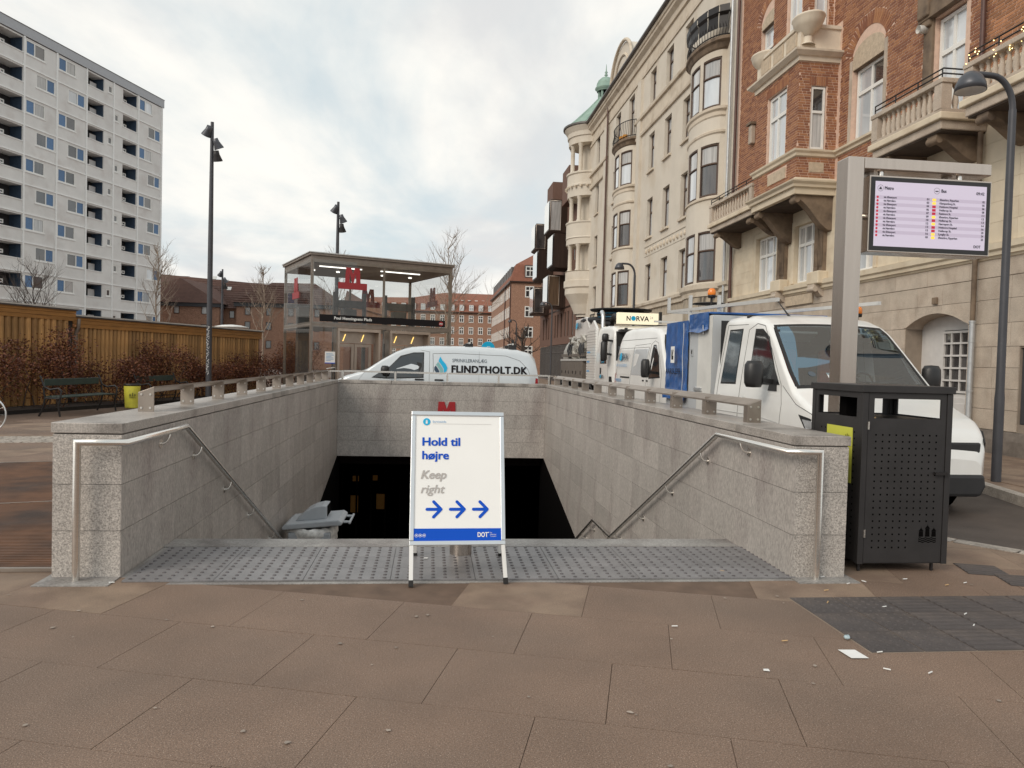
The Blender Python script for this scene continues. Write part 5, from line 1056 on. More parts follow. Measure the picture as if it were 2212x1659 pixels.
XU = 10.25; G2 = Pl((XU, 0, 0), (0, 1, 0), (-1, 0, 0)); S2 = Pl((0, 19.95, 0), (1, 0, 0), (0, -1, 0)); up_ = MB(); wu = (20.35, 21.2, 11.2, 14.2); wus = (10.42, 10.82, 11.2, 14.5)
G2.wall(up_, 19.95, 22.1, 10.9, 15.5, [wu], .2); S2.wall(up_, XU, 11, 10.9, 15.5, [wus], .2); up_.build('bay_wall', 'brick_mortar', bh); G2.window(bh, 20.37, 21.18, 11.22, 14.1, .1, .08, (.5,), (.66,), gm='win_sky'); S2.window(bh, 10.44, 10.80, 11.22, 14.4, .07, .06, (), (.62,), gm='win_sky'); MB().box(XU+.25, 11.2, 20.2, 22, 10.9, 15.4).build('core', 'black_hole', bh)
bricks(G2, 19.95, 22.1, 11.02, 15.2, lambda u, v: 20.3 < u < 21.25 and v < 14.25); bricks(S2, XU, 10.98, 11.02, 15.2, lambda u, v: 10.4 < u < 10.84 and v < 14.55)
# consoles under bay and balconies
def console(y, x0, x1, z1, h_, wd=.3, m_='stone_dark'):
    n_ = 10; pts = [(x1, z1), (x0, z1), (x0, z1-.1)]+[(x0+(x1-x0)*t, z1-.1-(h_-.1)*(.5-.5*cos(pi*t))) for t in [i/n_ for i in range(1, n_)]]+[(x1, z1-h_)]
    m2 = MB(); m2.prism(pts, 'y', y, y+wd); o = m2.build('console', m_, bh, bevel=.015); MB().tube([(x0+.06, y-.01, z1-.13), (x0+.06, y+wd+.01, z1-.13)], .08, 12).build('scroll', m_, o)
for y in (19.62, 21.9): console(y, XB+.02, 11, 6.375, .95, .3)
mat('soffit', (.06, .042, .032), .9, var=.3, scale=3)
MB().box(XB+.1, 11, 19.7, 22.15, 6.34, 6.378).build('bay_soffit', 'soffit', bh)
for y in (22.15, 19.85):  # pilasters and flutes in dark stone: shade under the bay put into colour
    for k in range(2): m_ = MB(); F.slab(m_, y+k*.24, y+k*.24+.2, 4.35, 5.75, .0, .12+.03*k); o = m_.build('fluted_pilaster', 'stone_dark', bh); 
    for k in range(6): m_ = MB(); F.slab(m_, y+k*.075, y+k*.075+.03, 4.5, 5.6, .15, .165); m_.build('flute', 'stone_dark', bh)
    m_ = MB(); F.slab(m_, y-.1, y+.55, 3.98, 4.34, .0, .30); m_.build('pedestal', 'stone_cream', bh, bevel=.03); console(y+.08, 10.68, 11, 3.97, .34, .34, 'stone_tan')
m_ = MB(); F.slab(m_, 20.45, 22.1, 3.5, 3.78, .03, .07); m_.build('relief_panel', 'stone_relief', bh)
def baluster(x, y, z0, z1):
    h_ = z1-z0; return MB().lathe([(.055, 0), (.055, .06*h_), (.04, .1*h_), (.062, .3*h_), (.058, .42*h_), (.032, .78*h_), (.03, .84*h_), (.05, .9*h_), (.05, h_)], (x, y, z0), 10)
mbal = baluster(0, 0, 0, .5).mesh('baluster', 'stone_tan')
def balcony(y0, y1, n_, xf=9.92, near=True, rail=True):
    mb = MB(); mb.box(xf, 11, y0, y1, 6.60, 6.74); mb.build('balcony_slab', 'stone_cream', bh, bevel=.02); MB().box(xf+.08, 11, y0+.08, y1-.08, 6.42, 6.598).build('balcony_beam', 'stone_tan', bh, bevel=.02)
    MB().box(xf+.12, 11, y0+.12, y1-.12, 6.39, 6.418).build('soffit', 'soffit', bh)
    bl = MB(); bl.box(xf+.06, xf+.26, y0+.06, y1-.06, 6.741, 6.82); bl.box(xf+.26, 11, y0+.06, y0+.26, 6.741, 6.82); bl.build('balustrade_base', 'stone_tan', bh); cp = MB(); cp.box(xf+.03, xf+.29, y0+.03, y1-.03, 7.32, 7.42); cp.box(xf+.29, 11, y0+.03, y0+.29, 7.32, 7.42); cp.build('balustrade_cap', 'stone_tan', bh, bevel=.015)
    for y in (y0+.06, y1-.28): MB().box(xf+.05, xf+.27, y, y+.22, 6.821, 7.319).build('pedestal', 'stone_tan', bh)
    for i in range(n_): inst(mbal, 'baluster', bh, Matrix.Translation((xf+.16, y0+.38+(y1-y0-.76)*i/(n_-1), 6.82)))
    for i in range(3): inst(mbal, 'baluster', bh, Matrix.Translation((xf+.42+i*.25, y0+.16, 6.82)))
    r = MB()
    for z in (7.52, 7.62): r.tube([(xf+.1, y1-.1, z), (xf+.1, y0+.1, z), (11, y0+.1, z)], .016, 6)
    y = y1-.1
    while y > y0: r.tube([(xf+.1, y, 7.42), (xf+.1, y, 7.62)], .014, 6); y -= .75
    r.build('iron_rail', 'iron_black', bh)
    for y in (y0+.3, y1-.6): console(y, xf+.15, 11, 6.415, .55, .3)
balcony(13.82, 16.3, 11); balcony(10.4, 13.32, 14); balcony(22.6, 26.3, 14)
mb = MB(); rf = random.Random(2)
for i in range(60): y = rf.uniform(10.6, 13.2); mb.lathe([(0, -.012), (.012, 0), (0, .012)], (9.93+rf.uniform(-.02, .12), y, 7.5+rf.uniform(-.28, .14)), 6)
mb.build('fairy_lights', 'fairy', bh, kind='stuff')
# pipes, door, small fittings
MB().tube([(10.88, 26.35, 15.4), (10.88, 26.35, .1)], .055, 10).build('downpipe', 'pipe_brown', bh); MB().tube([(10.9, 14.02, 15), (10.9, 14.02, 7.7)], .05, 10).build('downpipe', 'pipe_brown', bh); MB().tube([(10.86, 13.9, 6.4), (10.86, 13.9, 2.62)], .05, 10).build('downpipe', 'stone_dark', bh)
zp = MB().tube([(10.86, 13.9, 2.61), (10.86, 13.9, .42), (10.82, 13.92, .3), (10.72, 13.95, .12), (10.70, 13.96, .06)], .055, 12).build('downpipe', 'pipe_zinc', bh)
for z in (2.6, 2.2, 1.2, .5): MB().lathe([(.064, -.02), (.064, .02)], (10.86, 13.9, z), 12).build('collar', 'pipe_zinc', zp)
D_ = Pl((11.42, 0, 0), (0, 1, 0), (-1, 0, 0)); dm = MB(); D_.wall(dm, 14.1, 16.3, 0, 2.9, [(14.62, 15.5, 1.1, 2.5)], .04); dm.build('door_frame', 'door_white', bh)
D_.window(bh, 14.64, 15.48, 1.12, 2.48, .0, .05, (.33, .67), (.2, .4, .6, .8), 'door_white', 'win_dark', True, .028); m_ = MB(); D_.slab(m_, 14.55, 15.56, .15, 1.02, .0, .03); D_.slab(m_, 14.7, 15.4, .3, .9, .03, .045); D_.slab(m_, 14.3, 14.42, 0, 2.7, 0, .06); m_.build('door', 'door_white', bh, bevel=.008); MB().box(11.33, 11.40, 14.5, 14.56, .85, 1.35).build('door_handle', 'brass', bh, bevel=.01)
nm = MB(); n_ = 14
arc = [(15.185+1.025*cos(a), 2.55+.29*sin(a)) for a in [pi*i/n_ for i in range(n_+1)]]; v = [F.P(u, z, .03) for u, z in arc]+[F.P(u, z, -.42) for u, z in arc]
nm.add(v, [(i, i+1, n_+2+i, n_+1+i) for i in range(n_)], True); nm.build('arch_soffit', 'stone_tan', bh); m_ = MB(); F.slab(m_, 14.05, 16.3, 2.545, 2.95, -.47, -.43); m_.build('fanlight_panel', 'door_white', bh)
m_ = MB(); F.slab(m_, 11.22, 12.78, .62, 2.05, -.1, -.04); m_.build('shutter', 'shutter', bh); m_ = MB(); F.slab(m_, 15.1, 15.25, 3.05, 3.2, .031, .08); m_.build('house_number', 'stone_dark', bh, bevel=.01)
m_ = MB(); F.slab(m_, 24.84, 25.1, 9.35, 10.0, .0, .16); o = m_.build('wall_bracket', 'stone_tan', bh, bevel=.03); m_ = MB(); F.slab(m_, 24.78, 25.16, 10.0, 10.08, .0, .22); m_.build('bracket_cap', 'stone_dark', o)
# emit the bricks: nearest 300 singly, the rest as one field
BR.sort(key=lambda b: (b[0]-Vector((0, 0, EYE))).length)
def brick_verts(b): p, u, n, L, H, dz = b; w_ = n.cross(u); return [p+u*(sx*L/2)+w_*(sz*H/2)+n*nn for nn in (0, .008+dz) for sz in (-1, 1) for sx in (-1, 1)]
BF = [(4, 5, 7, 6), (0, 1, 5, 4), (2, 6, 7, 3), (0, 4, 6, 2), (1, 3, 7, 5)]
_bm = {}
for b in BR[:300]:
    k = (round(b[3], 3), round(b[4], 3)); 
    if k not in _bm: _bm[k] = MB().add([(sx*b[3]/2, sz*b[4]/2, nn) for nn in (0, .009) for sz in (-1, 1) for sx in (-1, 1)], BF).mesh('brick', 'brick_red')
    M = Matrix((b[1], b[2].cross(b[1]), b[2])).transposed().to_4x4(); M.translation = b[0]; inst(_bm[k], 'brick', bh, M)
mb = MB()
for b in BR[300:]: mb.add(brick_verts(b), BF)
mb.build('brick_field', 'brick_red', bh, kind='stuff')
# --- cream stucco building
cb = thing('cream_building', 'cream stucco apartment building with rounded bays and copper cupola', 'building', (11, 40, 0))
wins = []
for a, b in ((36.88, 37.86), (34.2, 35.24), (31.58, 32.6)):
    for c, d in ((4.90, 6.79), (8.18, 10.17), (11.6, 13.5), (15.08, 16.74)): wins.append((a, b, c, d))
for a, b in ((40.9, 42.1), (43.95, 45.1)): wins.append((a, b, 14.6, 16.8))
for c, d in ((4.9, 6.9), (8.3, 10.34), (11.85, 13.83), (15.2, 17.15)): wins.append((49.46, 50.42, c, d))
for a, b in ((44.6, 45.5),):
    for c, d in ((4.9, 6.79), (8.18, 10.17), (11.6, 13.5)): wins.append((a, b, c, d))
mb = MB(); F.wall(mb, 26.46, 53.0, -.1, 18.0, wins, .24); mb.build('wall', 'stucco', cb)
MB().box(11.27, 20, 26.46, 55, 0, 18).build('core', 'black_hole', cb)
for i, (a, b, c, d) in enumerate(wins):
    F.window(cb, a+.01, b-.01, c+.005, d-.005, .20, .055, (.5,), (.66,), 'frame_brown', 'win_sky', True, .06, gms=['win_sky', 'win_dark', 'win_sky', 'win_sky'] if i % 3 else ['win_dark', 'win_sky', 'win_curtain', 'win_sky'])
    if c > 6 and c < 14: m_ = MB(); F.slab(m_, a-.08, b+.08, c-.1, c-.002, .0, .10); m_.build('sill', 'stucco_trim', cb)
F.moulding(MB(), 31.0, 40.3, [(13.85, 0), (13.86, .10), (13.98, .12), (14.0, .05), (14.72, .05), (14.74, .16), (14.88, .18), (14.92, 0)]).build('cornice', 'stucco_trim', cb); F.moulding(MB(), 46.9, 51.9, [(13.85, 0), (13.86, .12), (13.98, .14), (14.0, .06), (14.72, .06), (14.74, .2), (14.9, .2), (14.92, 0)]).build('cornice', 'stucco_trim', cb)
F.moulding(MB(), 26.46, 52.5, [(16.95, 0), (16.96, .06), (17.1, .07), (17.12, .03), (17.7, .03), (17.72, .12), (17.95, .16), (18.1, .34), (18.22, .36), (18.25, .42), (18.4, .44), (18.42, 0)]).build('cornice', 'stucco_trim', cb); F.moulding(MB(), 26.5, 52.0, [(4.42, 0), (4.44, .10), (4.6, .12), (4.66, .2), (4.78, .22), (4.82, 0)]).build('cornice', 'stucco_trim', cb)
MB().tube([(10.5, 26.4, 18.5), (10.5, 52.3, 18.5)], .10, 8).build('gutter', 'gutter', cb); MB().prism([(10.55, 18.42), (11.0, 18.42), (20, 21), (20, 18.42)], 'y', 26.46, 55).build('roof', 'gutter', cb)
m_ = MB(); F.slab(m_, 26.46, 53, 4.0, 4.41, .0, .012); m_.build('stained_band', 'stucco_stain', cb)
for k in range(6): m_ = MB(); F.slab(m_, 26.5, 52, .3+k*.62, .3+k*.62+.58, .0, .035); m_.build('rustication', 'stucco', cb, bevel=.012)
for a, b in ((39.2, 39.85), (46.95, 47.7)):
    m_ = MB(); F.slab(m_, a, b, 4.85, 16.9, .0, .14); m_.build('pilaster', 'stucco', cb)
m_ = MB(); F.slab(m_, 31.3, 38.0, 7.22, 7.74, .0, .02); F.slab(m_, 31.3, 38.0, 7.70, 7.76, .02, .05); fr2 = m_.build('frieze', 'stucco', cb)
for i in range(13): u = 31.7+i*.49; MB().lathe([(0, -.13), (.06, -.1), (.085, -.02), (.06, .06), (.05, .1), (0, .12)], (10.965, u, 7.46), 12).build('drop_ornament', 'stucco_trim', fr2)
gb_ = MB(); n_ = 16; pts = [(40.75, 18.42), (45.35, 18.42)]+[(43.05+2.3*cos(a), 18.55+1.75*sin(a)) for a in [pi*i/n_ for i in range(n_+1)]]; gb_.prism3([F.P(u, z, .25) for u, z in pts], (1.2, 0, 0)); gb_.build('curved_gable', 'stucco', cb)
gt = MB().tube([F.P(43.05+2.36*cos(a), 18.58+1.82*sin(a), .32) for a in [pi*i/n_ for i in range(n_+1)]], .1, 8).build('gable_moulding', 'stucco_trim', cb); gi = MB().tube([F.P(43.05+1.5*cos(a), 18.5+1.15*sin(a), .27) for a in [pi*i/n_ for i in range(n_+1)]], .08, 8).build('gable_moulding', 'stucco_trim', cb)
for y, m_ in ((26.9, 'pipe_zinc'), (46.8, 'pipe_brown')): MB().tube([(10.86, y, 18.3), (10.86, y, .1)], .055, 8).build('downpipe', m_, cb)
# bow bays
def bow(Yc, par, a_=1.55, b_=.70):
    def E(ph, z, k=1.): return Vector((11-b_*k*cos(ph), Yc+a_*k*sin(ph), z))
    D = radians; ph = [D(x) for x in (-90, -76, -68, -60, -52, -44, -36, -28, -19, -12, 0, 12, 19, 28, 36, 44, 52, 60, 68, 76, 90)]
    lv = [4.6, 4.88, 6.85, 8.2, 10.2, 11.62, 13.5, 13.95]; W_ = ((4.88, 6.85), (8.2, 10.2), (11.62, 13.5)); A_ = ((-76, -28), (-19, 19), (28, 76))
    mb = MB()
    for i in range(len(ph)-1):
        c = math.degrees((ph[i]+ph[i+1])/2)
        for z0, z1 in zip(lv[:-1], lv[1:]):
            if any(w0 <= z0 and z1 <= w1 for w0, w1 in W_) and any(p < c < q for p, q in A_): continue
            mb.add([E(ph[i], z0), E(ph[i+1], z0), E(ph[i+1], z1), E(ph[i], z1)], [(0, 1, 2, 3)])
    for w0, w1 in W_:
        for p, q in A_:
            p, q = D(p), D(q); mb.quad(E(p, w0), E(p, w1), E(p, w1, .9), E(p, w0, .9)); mb.quad(E(q, w0), E(q, w1), E(q, w1, .9), E(q, w0, .9))
            n_ = 6; ps = [p+(q-p)*i/n_ for i in range(n_+1)]
            for i in range(n_):
                for z in (w0, w1): mb.quad(E(ps[i], z), E(ps[i+1], z), E(ps[i+1], z, .9), E(ps[i], z, .9))
            fr = MB(); zt = w0+(w1-w0)*.62
            for z in (w0+.04, zt, w1-.04): fr.tube([E(x, z, .93) for x in ps], .05 if z != zt else .045, 6)
            for x in (p, q): fr.tube([E(x, w0, .93), E(x, w1, .93)], .055, 6)
            o = fr.build('window', 'frame_brown', par)
            for z0, z1, g in ((w0, zt, 'win_dark' if p < -.5 and w0 < 11 else 'win_sky'), (zt, w1, 'win_curtain')):
                MB().add([E(x, z, .915) for z in (z0, z1) for x in ps], [(i, i+1, n_+2+i, n_+1+i) for i in range(n_)], True).build('pane', g, o)
    mb.build('bay_wall', 'stucco', par)
    def rg(prof, name, m_):
        MB().lathe(prof, (11, Yc, 0), 28, pi/2, 3*pi/2, sx=b_, sy=a_, smooth=False).build(name, m_, par)
    rg([(.9, 4.3), (1.05, 4.32), (1.08, 4.5), (1.2, 4.6), (1.22, 4.78), (1.0, 4.84)], 'bay_cornice', 'stucco_trim'); rg([(1.0, 11.2), (1.04, 11.25), (1.04, 11.4), (1.12, 11.46), (1.13, 11.56), (1.0, 11.6)], 'bay_cornice', 'stucco_trim'); rg([(1, 10.55), (1.05, 10.6), (1.06, 10.68), (1, 10.72)], 'bay_cornice', 'stucco_trim'); rg([(1.0, 8.05), (1.07, 8.08), (1.07, 8.15), (1, 8.18)], 'bay_cornice', 'stucco_trim')
    rg([(1.0, 13.75), (1.06, 13.8), (1.14, 13.95), (1.24, 14.02), (1.24, 14.14), (0, 14.15)], 'bay_slab', 'stone_dark'); rg([(1.0, 1.0), (1.0, 4.3)], 'bay_base', 'stucco_stain')
    MB().lathe([(.93*1, 4.7), (.86, 13.8)], (11, Yc, 0), 16, pi/2, 3*pi/2, sx=b_*.88, sy=a_*.88).build('core', 'black_hole', par)
    r = MB()
    for z in (14.25, 15.1): r.tube([E(-pi/2+pi*i/20, z, 1.12) for i in range(21)], .025, 6)
    for i in range(29): p = -pi/2+pi*i/28; r.tube([E(p, 14.15, 1.12), E(p, 14.45, 1.2), E(p, 14.8, 1.1), E(p, 15.1, 1.12)], .013, 5)
    r.build('iron_balcony', 'iron_black', par)
    return E
E1 = bow(29.2, cb); E2 = bow(41.9, cb)
for i in range(7):                                      # dark screens and planters on the near bay balcony
    p0, p1 = -1.45+i*.4, -1.45+(i+1)*.4-.03; mb = MB(); v = [E1(p, z, k) for p in (p0, p1) for z, k in ((14.5, 1.14), (14.95, 1.16), (15.05, 1.26), (15.3, 1.26), (15.3, 1.14))]; mb.add(v, [(j, j+1, j+6, j+5) for j in range(4)]); mb.build('balcony_screen', 'iron_black', cb)
mat('plant_pot', (.62, .27, .03), .6, var=.1); mat('plant_leaf', (.035, .05, .045), .7, var=.3)
for k, p in enumerate((-.75, -.45)): c = E2(p, 14.18, .95); MB().lathe([(.12, 0), (.15, .24), (0, .24)], c, 12).build('flower_pot', 'plant_pot', cb)
# corner tower with loggias
TX_, TY_, TR = 11.35, 53.5, 1.72
def tl(prof, name, m_, n=32, **k): return MB().lathe(prof, (TX_, TY_, 0), n, **k).build(name, m_, cb)
tl([(1.0, 5.2), (1.3, 5.9), (TR, 6.6), (TR, 7.0), (TR+.1, 7.1), (TR+.1, 7.55), (TR, 7.6), (TR, 8.2), (TR+.06, 8.24), (.9, 8.26)], 'drum', 'stucco', smooth=False); tl([(.9, 10.15), (TR, 10.15), (TR, 10.55), (TR+.06, 10.6), (TR+.02, 10.7), (TR+.02, 11.6), (TR+.08, 11.68), (TR+.08, 11.76), (.9, 11.78)], 'drum', 'stucco', smooth=False)
tl([(.9, 13.55), (TR, 13.55), (TR, 14.2), (TR+.1, 14.3), (TR+.1, 14.4), (TR+.04, 14.45), (TR+.04, 15.1), (TR+.12, 15.16), (TR+.12, 15.28), (.9, 15.3)], 'drum', 'stucco', smooth=False); tl([(.9, 17.3), (TR, 17.3), (TR+.02, 17.75), (TR+.1, 17.8), (TR+.12, 18.1), (TR+.32, 18.4), (TR+.35, 18.5)], 'drum', 'stucco', smooth=False); tl([(TR+.32, 18.46), (TR+.44, 18.5), (TR+.44, 18.62), (TR+.3, 18.64)], 'gutter', 'gutter', smooth=False)
tl([(.85, 5), (.85, 18)], 'core', 'stucco')
for z0, z1 in ((8.26, 10.15), (11.78, 13.55), (15.3, 17.3)):
    for a in (150, 190, 225, 262, 300): an = radians(a); MB().lathe([(.2, 0), (.2, .08), (.15, .12), (.14, z1-z0-.2), (.2, z1-z0-.1), (.21, z1-z0)], (TX_+(TR-.22)*cos(an), TY_+(TR-.22)*sin(an), z0), 12).build('column', 'stucco', cb)
for i in range(14): an = radians(150+i*14); MB().mbox(Matrix.Translation((TX_+(TR+.12)*cos(an), TY_+(TR+.12)*sin(an), 14.22)) @ Matrix.Rotation(an, 4, 'Z'), .16, .14, .12).build('dentil', 'stucco_trim', cb)
cr_ = MB(); n_ = 24; v = []
for z, r, x in ((18.6, TR+.34, TX_), (19.2, 1.62, 11.62), (20.2, .95, 11.98), (20.82, .6, 12.2)): v += [(x+r*cos(2*pi*i/n_), TY_+r*sin(2*pi*i/n_), z) for i in range(n_)]
cr_.add(v, [(k*n_+i, k*n_+(i+1) % n_, (k+1)*n_+(i+1) % n_, (k+1)*n_+i) for k in range(3) for i in range(n_)]); cro = cr_.build('copper_roof', 'copper_green', cb)
for i in range(0, n_, 2): MB().tube([v[k*n_+i] for k in range(4)], .03, 5).build('seam', 'copper_green', cro)
cu_ = MB().lathe([(.58, 20.75), (.6, 20.85), (.55, 20.9), (.55, 20.95)], (12.2, TY_, 0), 20).build('cupola', 'copper_green', cb)
for i in range(8): an = 2*pi*i/8; MB().box(12.2+.48*cos(an)-.07, 12.2+.48*cos(an)+.07, TY_+.48*sin(an)-.07, TY_+.48*sin(an)+.07, 20.9, 21.45).build('post', 'copper_green', cu_)
MB().lathe([(.4, 20.9), (.4, 21.4)], (12.2, TY_, 0), 16).build('lantern_void', 'black_hole', cu_); MB().lathe([(.55, 21.4), (.58, 21.5), (.68, 21.6), (.66, 21.68), (.6, 21.74), (.58, 21.95), (.48, 22.2), (.28, 22.4), (.08, 22.48), (.06, 22.55), (.12, 22.62), (.05, 22.7), (.1, 22.82), (.04, 22.9), (.012, 23.4)], (12.2, TY_, 0), 24, sx=1.15, sy=1.15).build('dome', 'copper_green', cu_)
# --- brown modern building with box windows
bb = thing('brown_building', 'brown brick building with projecting box windows beyond the cupola', 'building', (11.6, 68, 0)); B_ = Pl((11.6, 0, 0), (0, 1, 0), (-1, 0, 0))
lw = [(58.5+i*1.75+(i % 3)*.15, 59.2+i*1.75+(i % 3)*.15, 3.95, 6.1) for i in range(11)]; hw2 = [(57.6, 58.6, 7.2, 9.2), (60.4, 61.2, 10.2, 12.2), (68.6, 69.4, 13.2, 15.2)]
mb = MB(); B_.wall(mb, 57, 79, 3.3, 16.1, lw+hw2, .15); mb.quad((11.6, 57, 0), (18, 57, 0), (18, 57, 16.1), (11.6, 57, 16.1)); mb.build('wall', 'brown_brick', bb)
for h_ in lw+hw2: B_.window(bb, *h_, .1, .05, (), (), 'bronze', 'glass_sky_tone', False)
MB().box(11.9, 18, 57.2, 79, 3.4, 16.1).build('core', 'black_hole', bb); m_ = MB(); B_.slab(m_, 57, 79, 6.42, 6.55, .0, .03); m_.build('shadow_joint', 'bronze', bb)
for i in range(10): B_.window(bb, 57.2+i*2.15, 59.2+i*2.15, .05, 3.25, .05, .07, (.25, .5, .75), (.8,), 'gutter', 'win_dark', False)
for y0, y1, z0, z1, xr in ((59.2, 62.1, 14.8, 17.56, 11.0), (64.7, 67.8, 15.6, 17.5, 10.6)): MB().box(xr-.3, 16, y0, y1, z0, z1).build('dormer_block', 'brown_brick', bb)
for y0, y1, z0, z1, sd in ((73.2, 76.0, 12.8, 15.4, 'win_dark'), (64.4, 67.2, 13.1, 15.9, 'win_curtain'), (62.0, 64.9, 9.73, 12.54, 'bronze'), (71.2, 74.2, 9.7, 12.46, 'bronze'), (64.2, 67.0, 6.54, 9.32, 'bronze_light'), (73.2, 76.0, 6.46, 9.11, 'win_dark')):
    x0 = 10.0; bxm = MB(); bxm.prism([(x0, z0+.12), (x0+.35, z0-.05), (11.6, z0-.05), (11.6, z1), (x0+.1, z1)], 'y', y0, y1); o = bxm.build('box_window', 'bronze', bb)
    fr = MB(); fr.quad((x0-.02, y0+.12, z0+.22), (x0-.02, y1-.1, z0+.22), (x0-.02, y1-.1, z1-.1), (x0-.02, y0+.12, z1-.1)); fr.build('pane', 'glass_sky_tone', o)
    if sd != 'bronze': fr = MB(); fr.quad((x0+.12, y0-.02, z0+.15), (x0+1.0, y0-.02, z0+.15), (x0+1.0, y0-.02, z1-.15), (x0+.12, y0-.02, z1-.15)); fr.build('side_pane', sd, o); MB().tube([(x0+.1, y0-.03, z0+.12), (x0+1.02, y0-.03, z0+.12), (x0+1.02, y0-.03, z1-.12), (x0+.1, y0-.03, z1-.12)], .04, 4, closed=True).build('frame', 'steel_dull', o)
# --- distant brick blocks
mat('brick_far', (.33, .185, .125), .9, var=.12, scale=3, fine=.25, fscale=9); mat('brick_far_pink', (.45, .29, .20), .9, var=.08, scale=1, fine=.15, fscale=9); mat('tiles_red', (.24, .095, .06), .85, var=.15, scale=4, fine=.1); mat('tiles_brown', (.118, .062, .048), .85, var=.15, scale=2)
def far_windows(par, pl, us, rows, wd, mull=(.5,), trans=(.62,), fm='frame_white', gm='win_dark', fw2=.12):
    for u in us:
        for z0, z1 in rows: pl.window(par, u, u+wd, z0, z1, -.02, fw2, mull, trans, fm, gm, False, fw2*.8)
c1 = thing('brick_block', 'tan brick apartment block with red mansard roof at the street corner', 'building', (9.78, 92, 0)); K = Pl((0, 92, 0), (1, 0, 0), (0, -1, 0)); Ks = Pl((9.78, 0, 0), (0, 1, 0), (-1, 0, 0))
MB().box(9.78, 22, 92, 122.2, -.1, 11.55).build('wall', 'brick_far', c1); MB().box(9.5, 22.2, 91.75, 122.4, 11.55, 11.72).build('eaves', 'bronze', c1)
ms2 = MB(); ms2.add([(9.55, 91.8, 11.72), (22, 91.8, 11.72), (22, 122.3, 11.72), (9.55, 122.3, 11.72), (10.35, 92.6, 13.9), (22, 92.6, 13.9), (22, 121.6, 13.9), (10.35, 121.6, 13.9), (13.2, 95.8, 15.75), (22, 95.8, 15.75), (22, 118, 15.75), (13.2, 118, 15.75)], [(0, 1, 5, 4), (3, 0, 4, 7), (4, 5, 9, 8), (7, 4, 8, 11), (8, 9, 10, 11), (2, 3, 7, 6), (6, 7, 11, 10)]); ms2.build('roof', 'tiles_red', c1)
far_windows(c1, K, (11.5, 14.6, 17.5), ((4.75, 6.1), (7.28, 8.65), (9.74, 11.15), (2.3, 3.7)), 1.1, gm='win_dark'); far_windows(c1, Ks, [93.6+i*2.15 for i in range(13)], ((4.75, 6.1), (7.28, 8.65), (9.74, 11.15), (2.3, 3.7)), 1.05, gm='win_sky')
for i in range(13):
    y = 93.4+i*2.15; MB().box(9.85, 11.2, y, y+1.3, 11.75, 13.65).build('dormer', 'gutter', c1)
d_ = MB().box(11.4, 12.7, 91.95, 93.2, 12.2, 13.75).build('dormer', 'gutter', c1); Pl((0, 91.94, 0), (1, 0, 0), (0, -1, 0)).window(c1, 11.5, 12.6, 12.3, 13.6, -.02, .1, (.5,), (.6,), 'frame_white', 'win_dark', False)
for y in (92.3, 98.9): MB().tube([(9.68, y, 11.5), (9.68, y, 0)], .08, 6).build('downpipe', 'pipe_brown', c1)
c2 = thing('brick_block', 'distant red brick block with rows of white windows closing the street', 'building', (5, 150, 0)); K2 = Pl((0, 150, 0), (1, 0, 0), (0, -1, 0))
MB().box(-16, 14.5, 150, 162, -.1, 11.3).build('wall', 'brick_far', c2); MB().box(-16.3, 14.8, 149.6, 162.3, 11.3, 11.5).build('eaves', 'bronze', c2); r_ = MB(); r_.add([(-16.2, 149.7, 11.5), (14.7, 149.7, 11.5), (14.7, 162, 11.5), (-16.2, 162, 11.5), (-15.6, 150.6, 13.1), (14.2, 150.6, 13.1), (13, 156, 15.8), (2.5, 156, 15.8), (-4, 156, 14.6), (-12, 156, 14.4)], [(0, 1, 5, 4), (4, 5, 6, 7, 8, 9), (1, 2, 6, 5), (0, 4, 9, 3)]); r_.build('roof', 'tiles_red', c2)
far_windows(c2, K2, [-13.8+i*1.93 for i in range(14)], ((9.42, 10.85), (7.05, 8.5), (4.8, 6.25), (2.4, 3.9)), .95)
for i in range(14): x = -13.9+i*1.93; MB().box(x, x+1.1, 149.8, 151.6, 11.65, 13.05).build('dormer', 'tiles_red', c2); Pl((0, 149.79, 0), (1, 0, 0), (0, -1, 0)).window(c2, x+.1, x+1.0, 11.75, 12.95, -.02, .1, (.5,), (.6,), 'frame_white', 'win_sky', False)
for i in range(5): MB().box(4.5+i*1.4, 5.1+i*1.4, 152.6, 153, 14.0, 14.15).build('skylight', 'frame_white', c2)
# --- brick houses with brown roofs on the left
lh = thing('brick_terrace', 'long brick terrace with brown tiled roof left of the lift', 'building', (-32, 108, 0)); L1 = Pl((0, 105, 0), (1, 0, 0), (0, -1, 0)); L2 = Pl((0, 104, 0), (1, 0, 0), (0, -1, 0))
MB().box(-60, -14, 107, 118, -.1, 8.3).build('wall', 'brick_far', lh); r_ = MB(); r_.add([(-60, 106.4, 8.2), (-14, 106.4, 8.0), (-14, 119, 8.0), (-60, 119, 8.2), (-60, 112.5, 14.3), (-16, 112.5, 11.6)], [(0, 1, 5, 4), (2, 3, 4, 5), (1, 2, 5)]); r_.build('roof', 'tiles_brown', lh)
MB().box(-44, -28.7, 104.5, 108, -.1, 8.2).build('wing_wall', 'brick_far', lh); r_ = MB(); r_.add([(-44.5, 104, 8.5), (-28.2, 104, 8.5), (-28.2, 110, 8.5), (-44.5, 110, 8.5), (-34.4, 106.6, 12.0), (-42, 110.5, 13.0), (-30.5, 111, 11.4)], [(0, 1, 4), (1, 2, 6, 4), (0, 4, 5, 3)]); r_.build('wing_roof', 'tiles_brown', lh); MB().box(-44.3, -28.5, 104.2, 108, 8.0, 8.5).build('eaves_board', 'shutter', lh)
lh2 = thing('brick_house', 'brick house with hipped brown roof standing next to the glass lift', 'building', (-20, 104, 0))
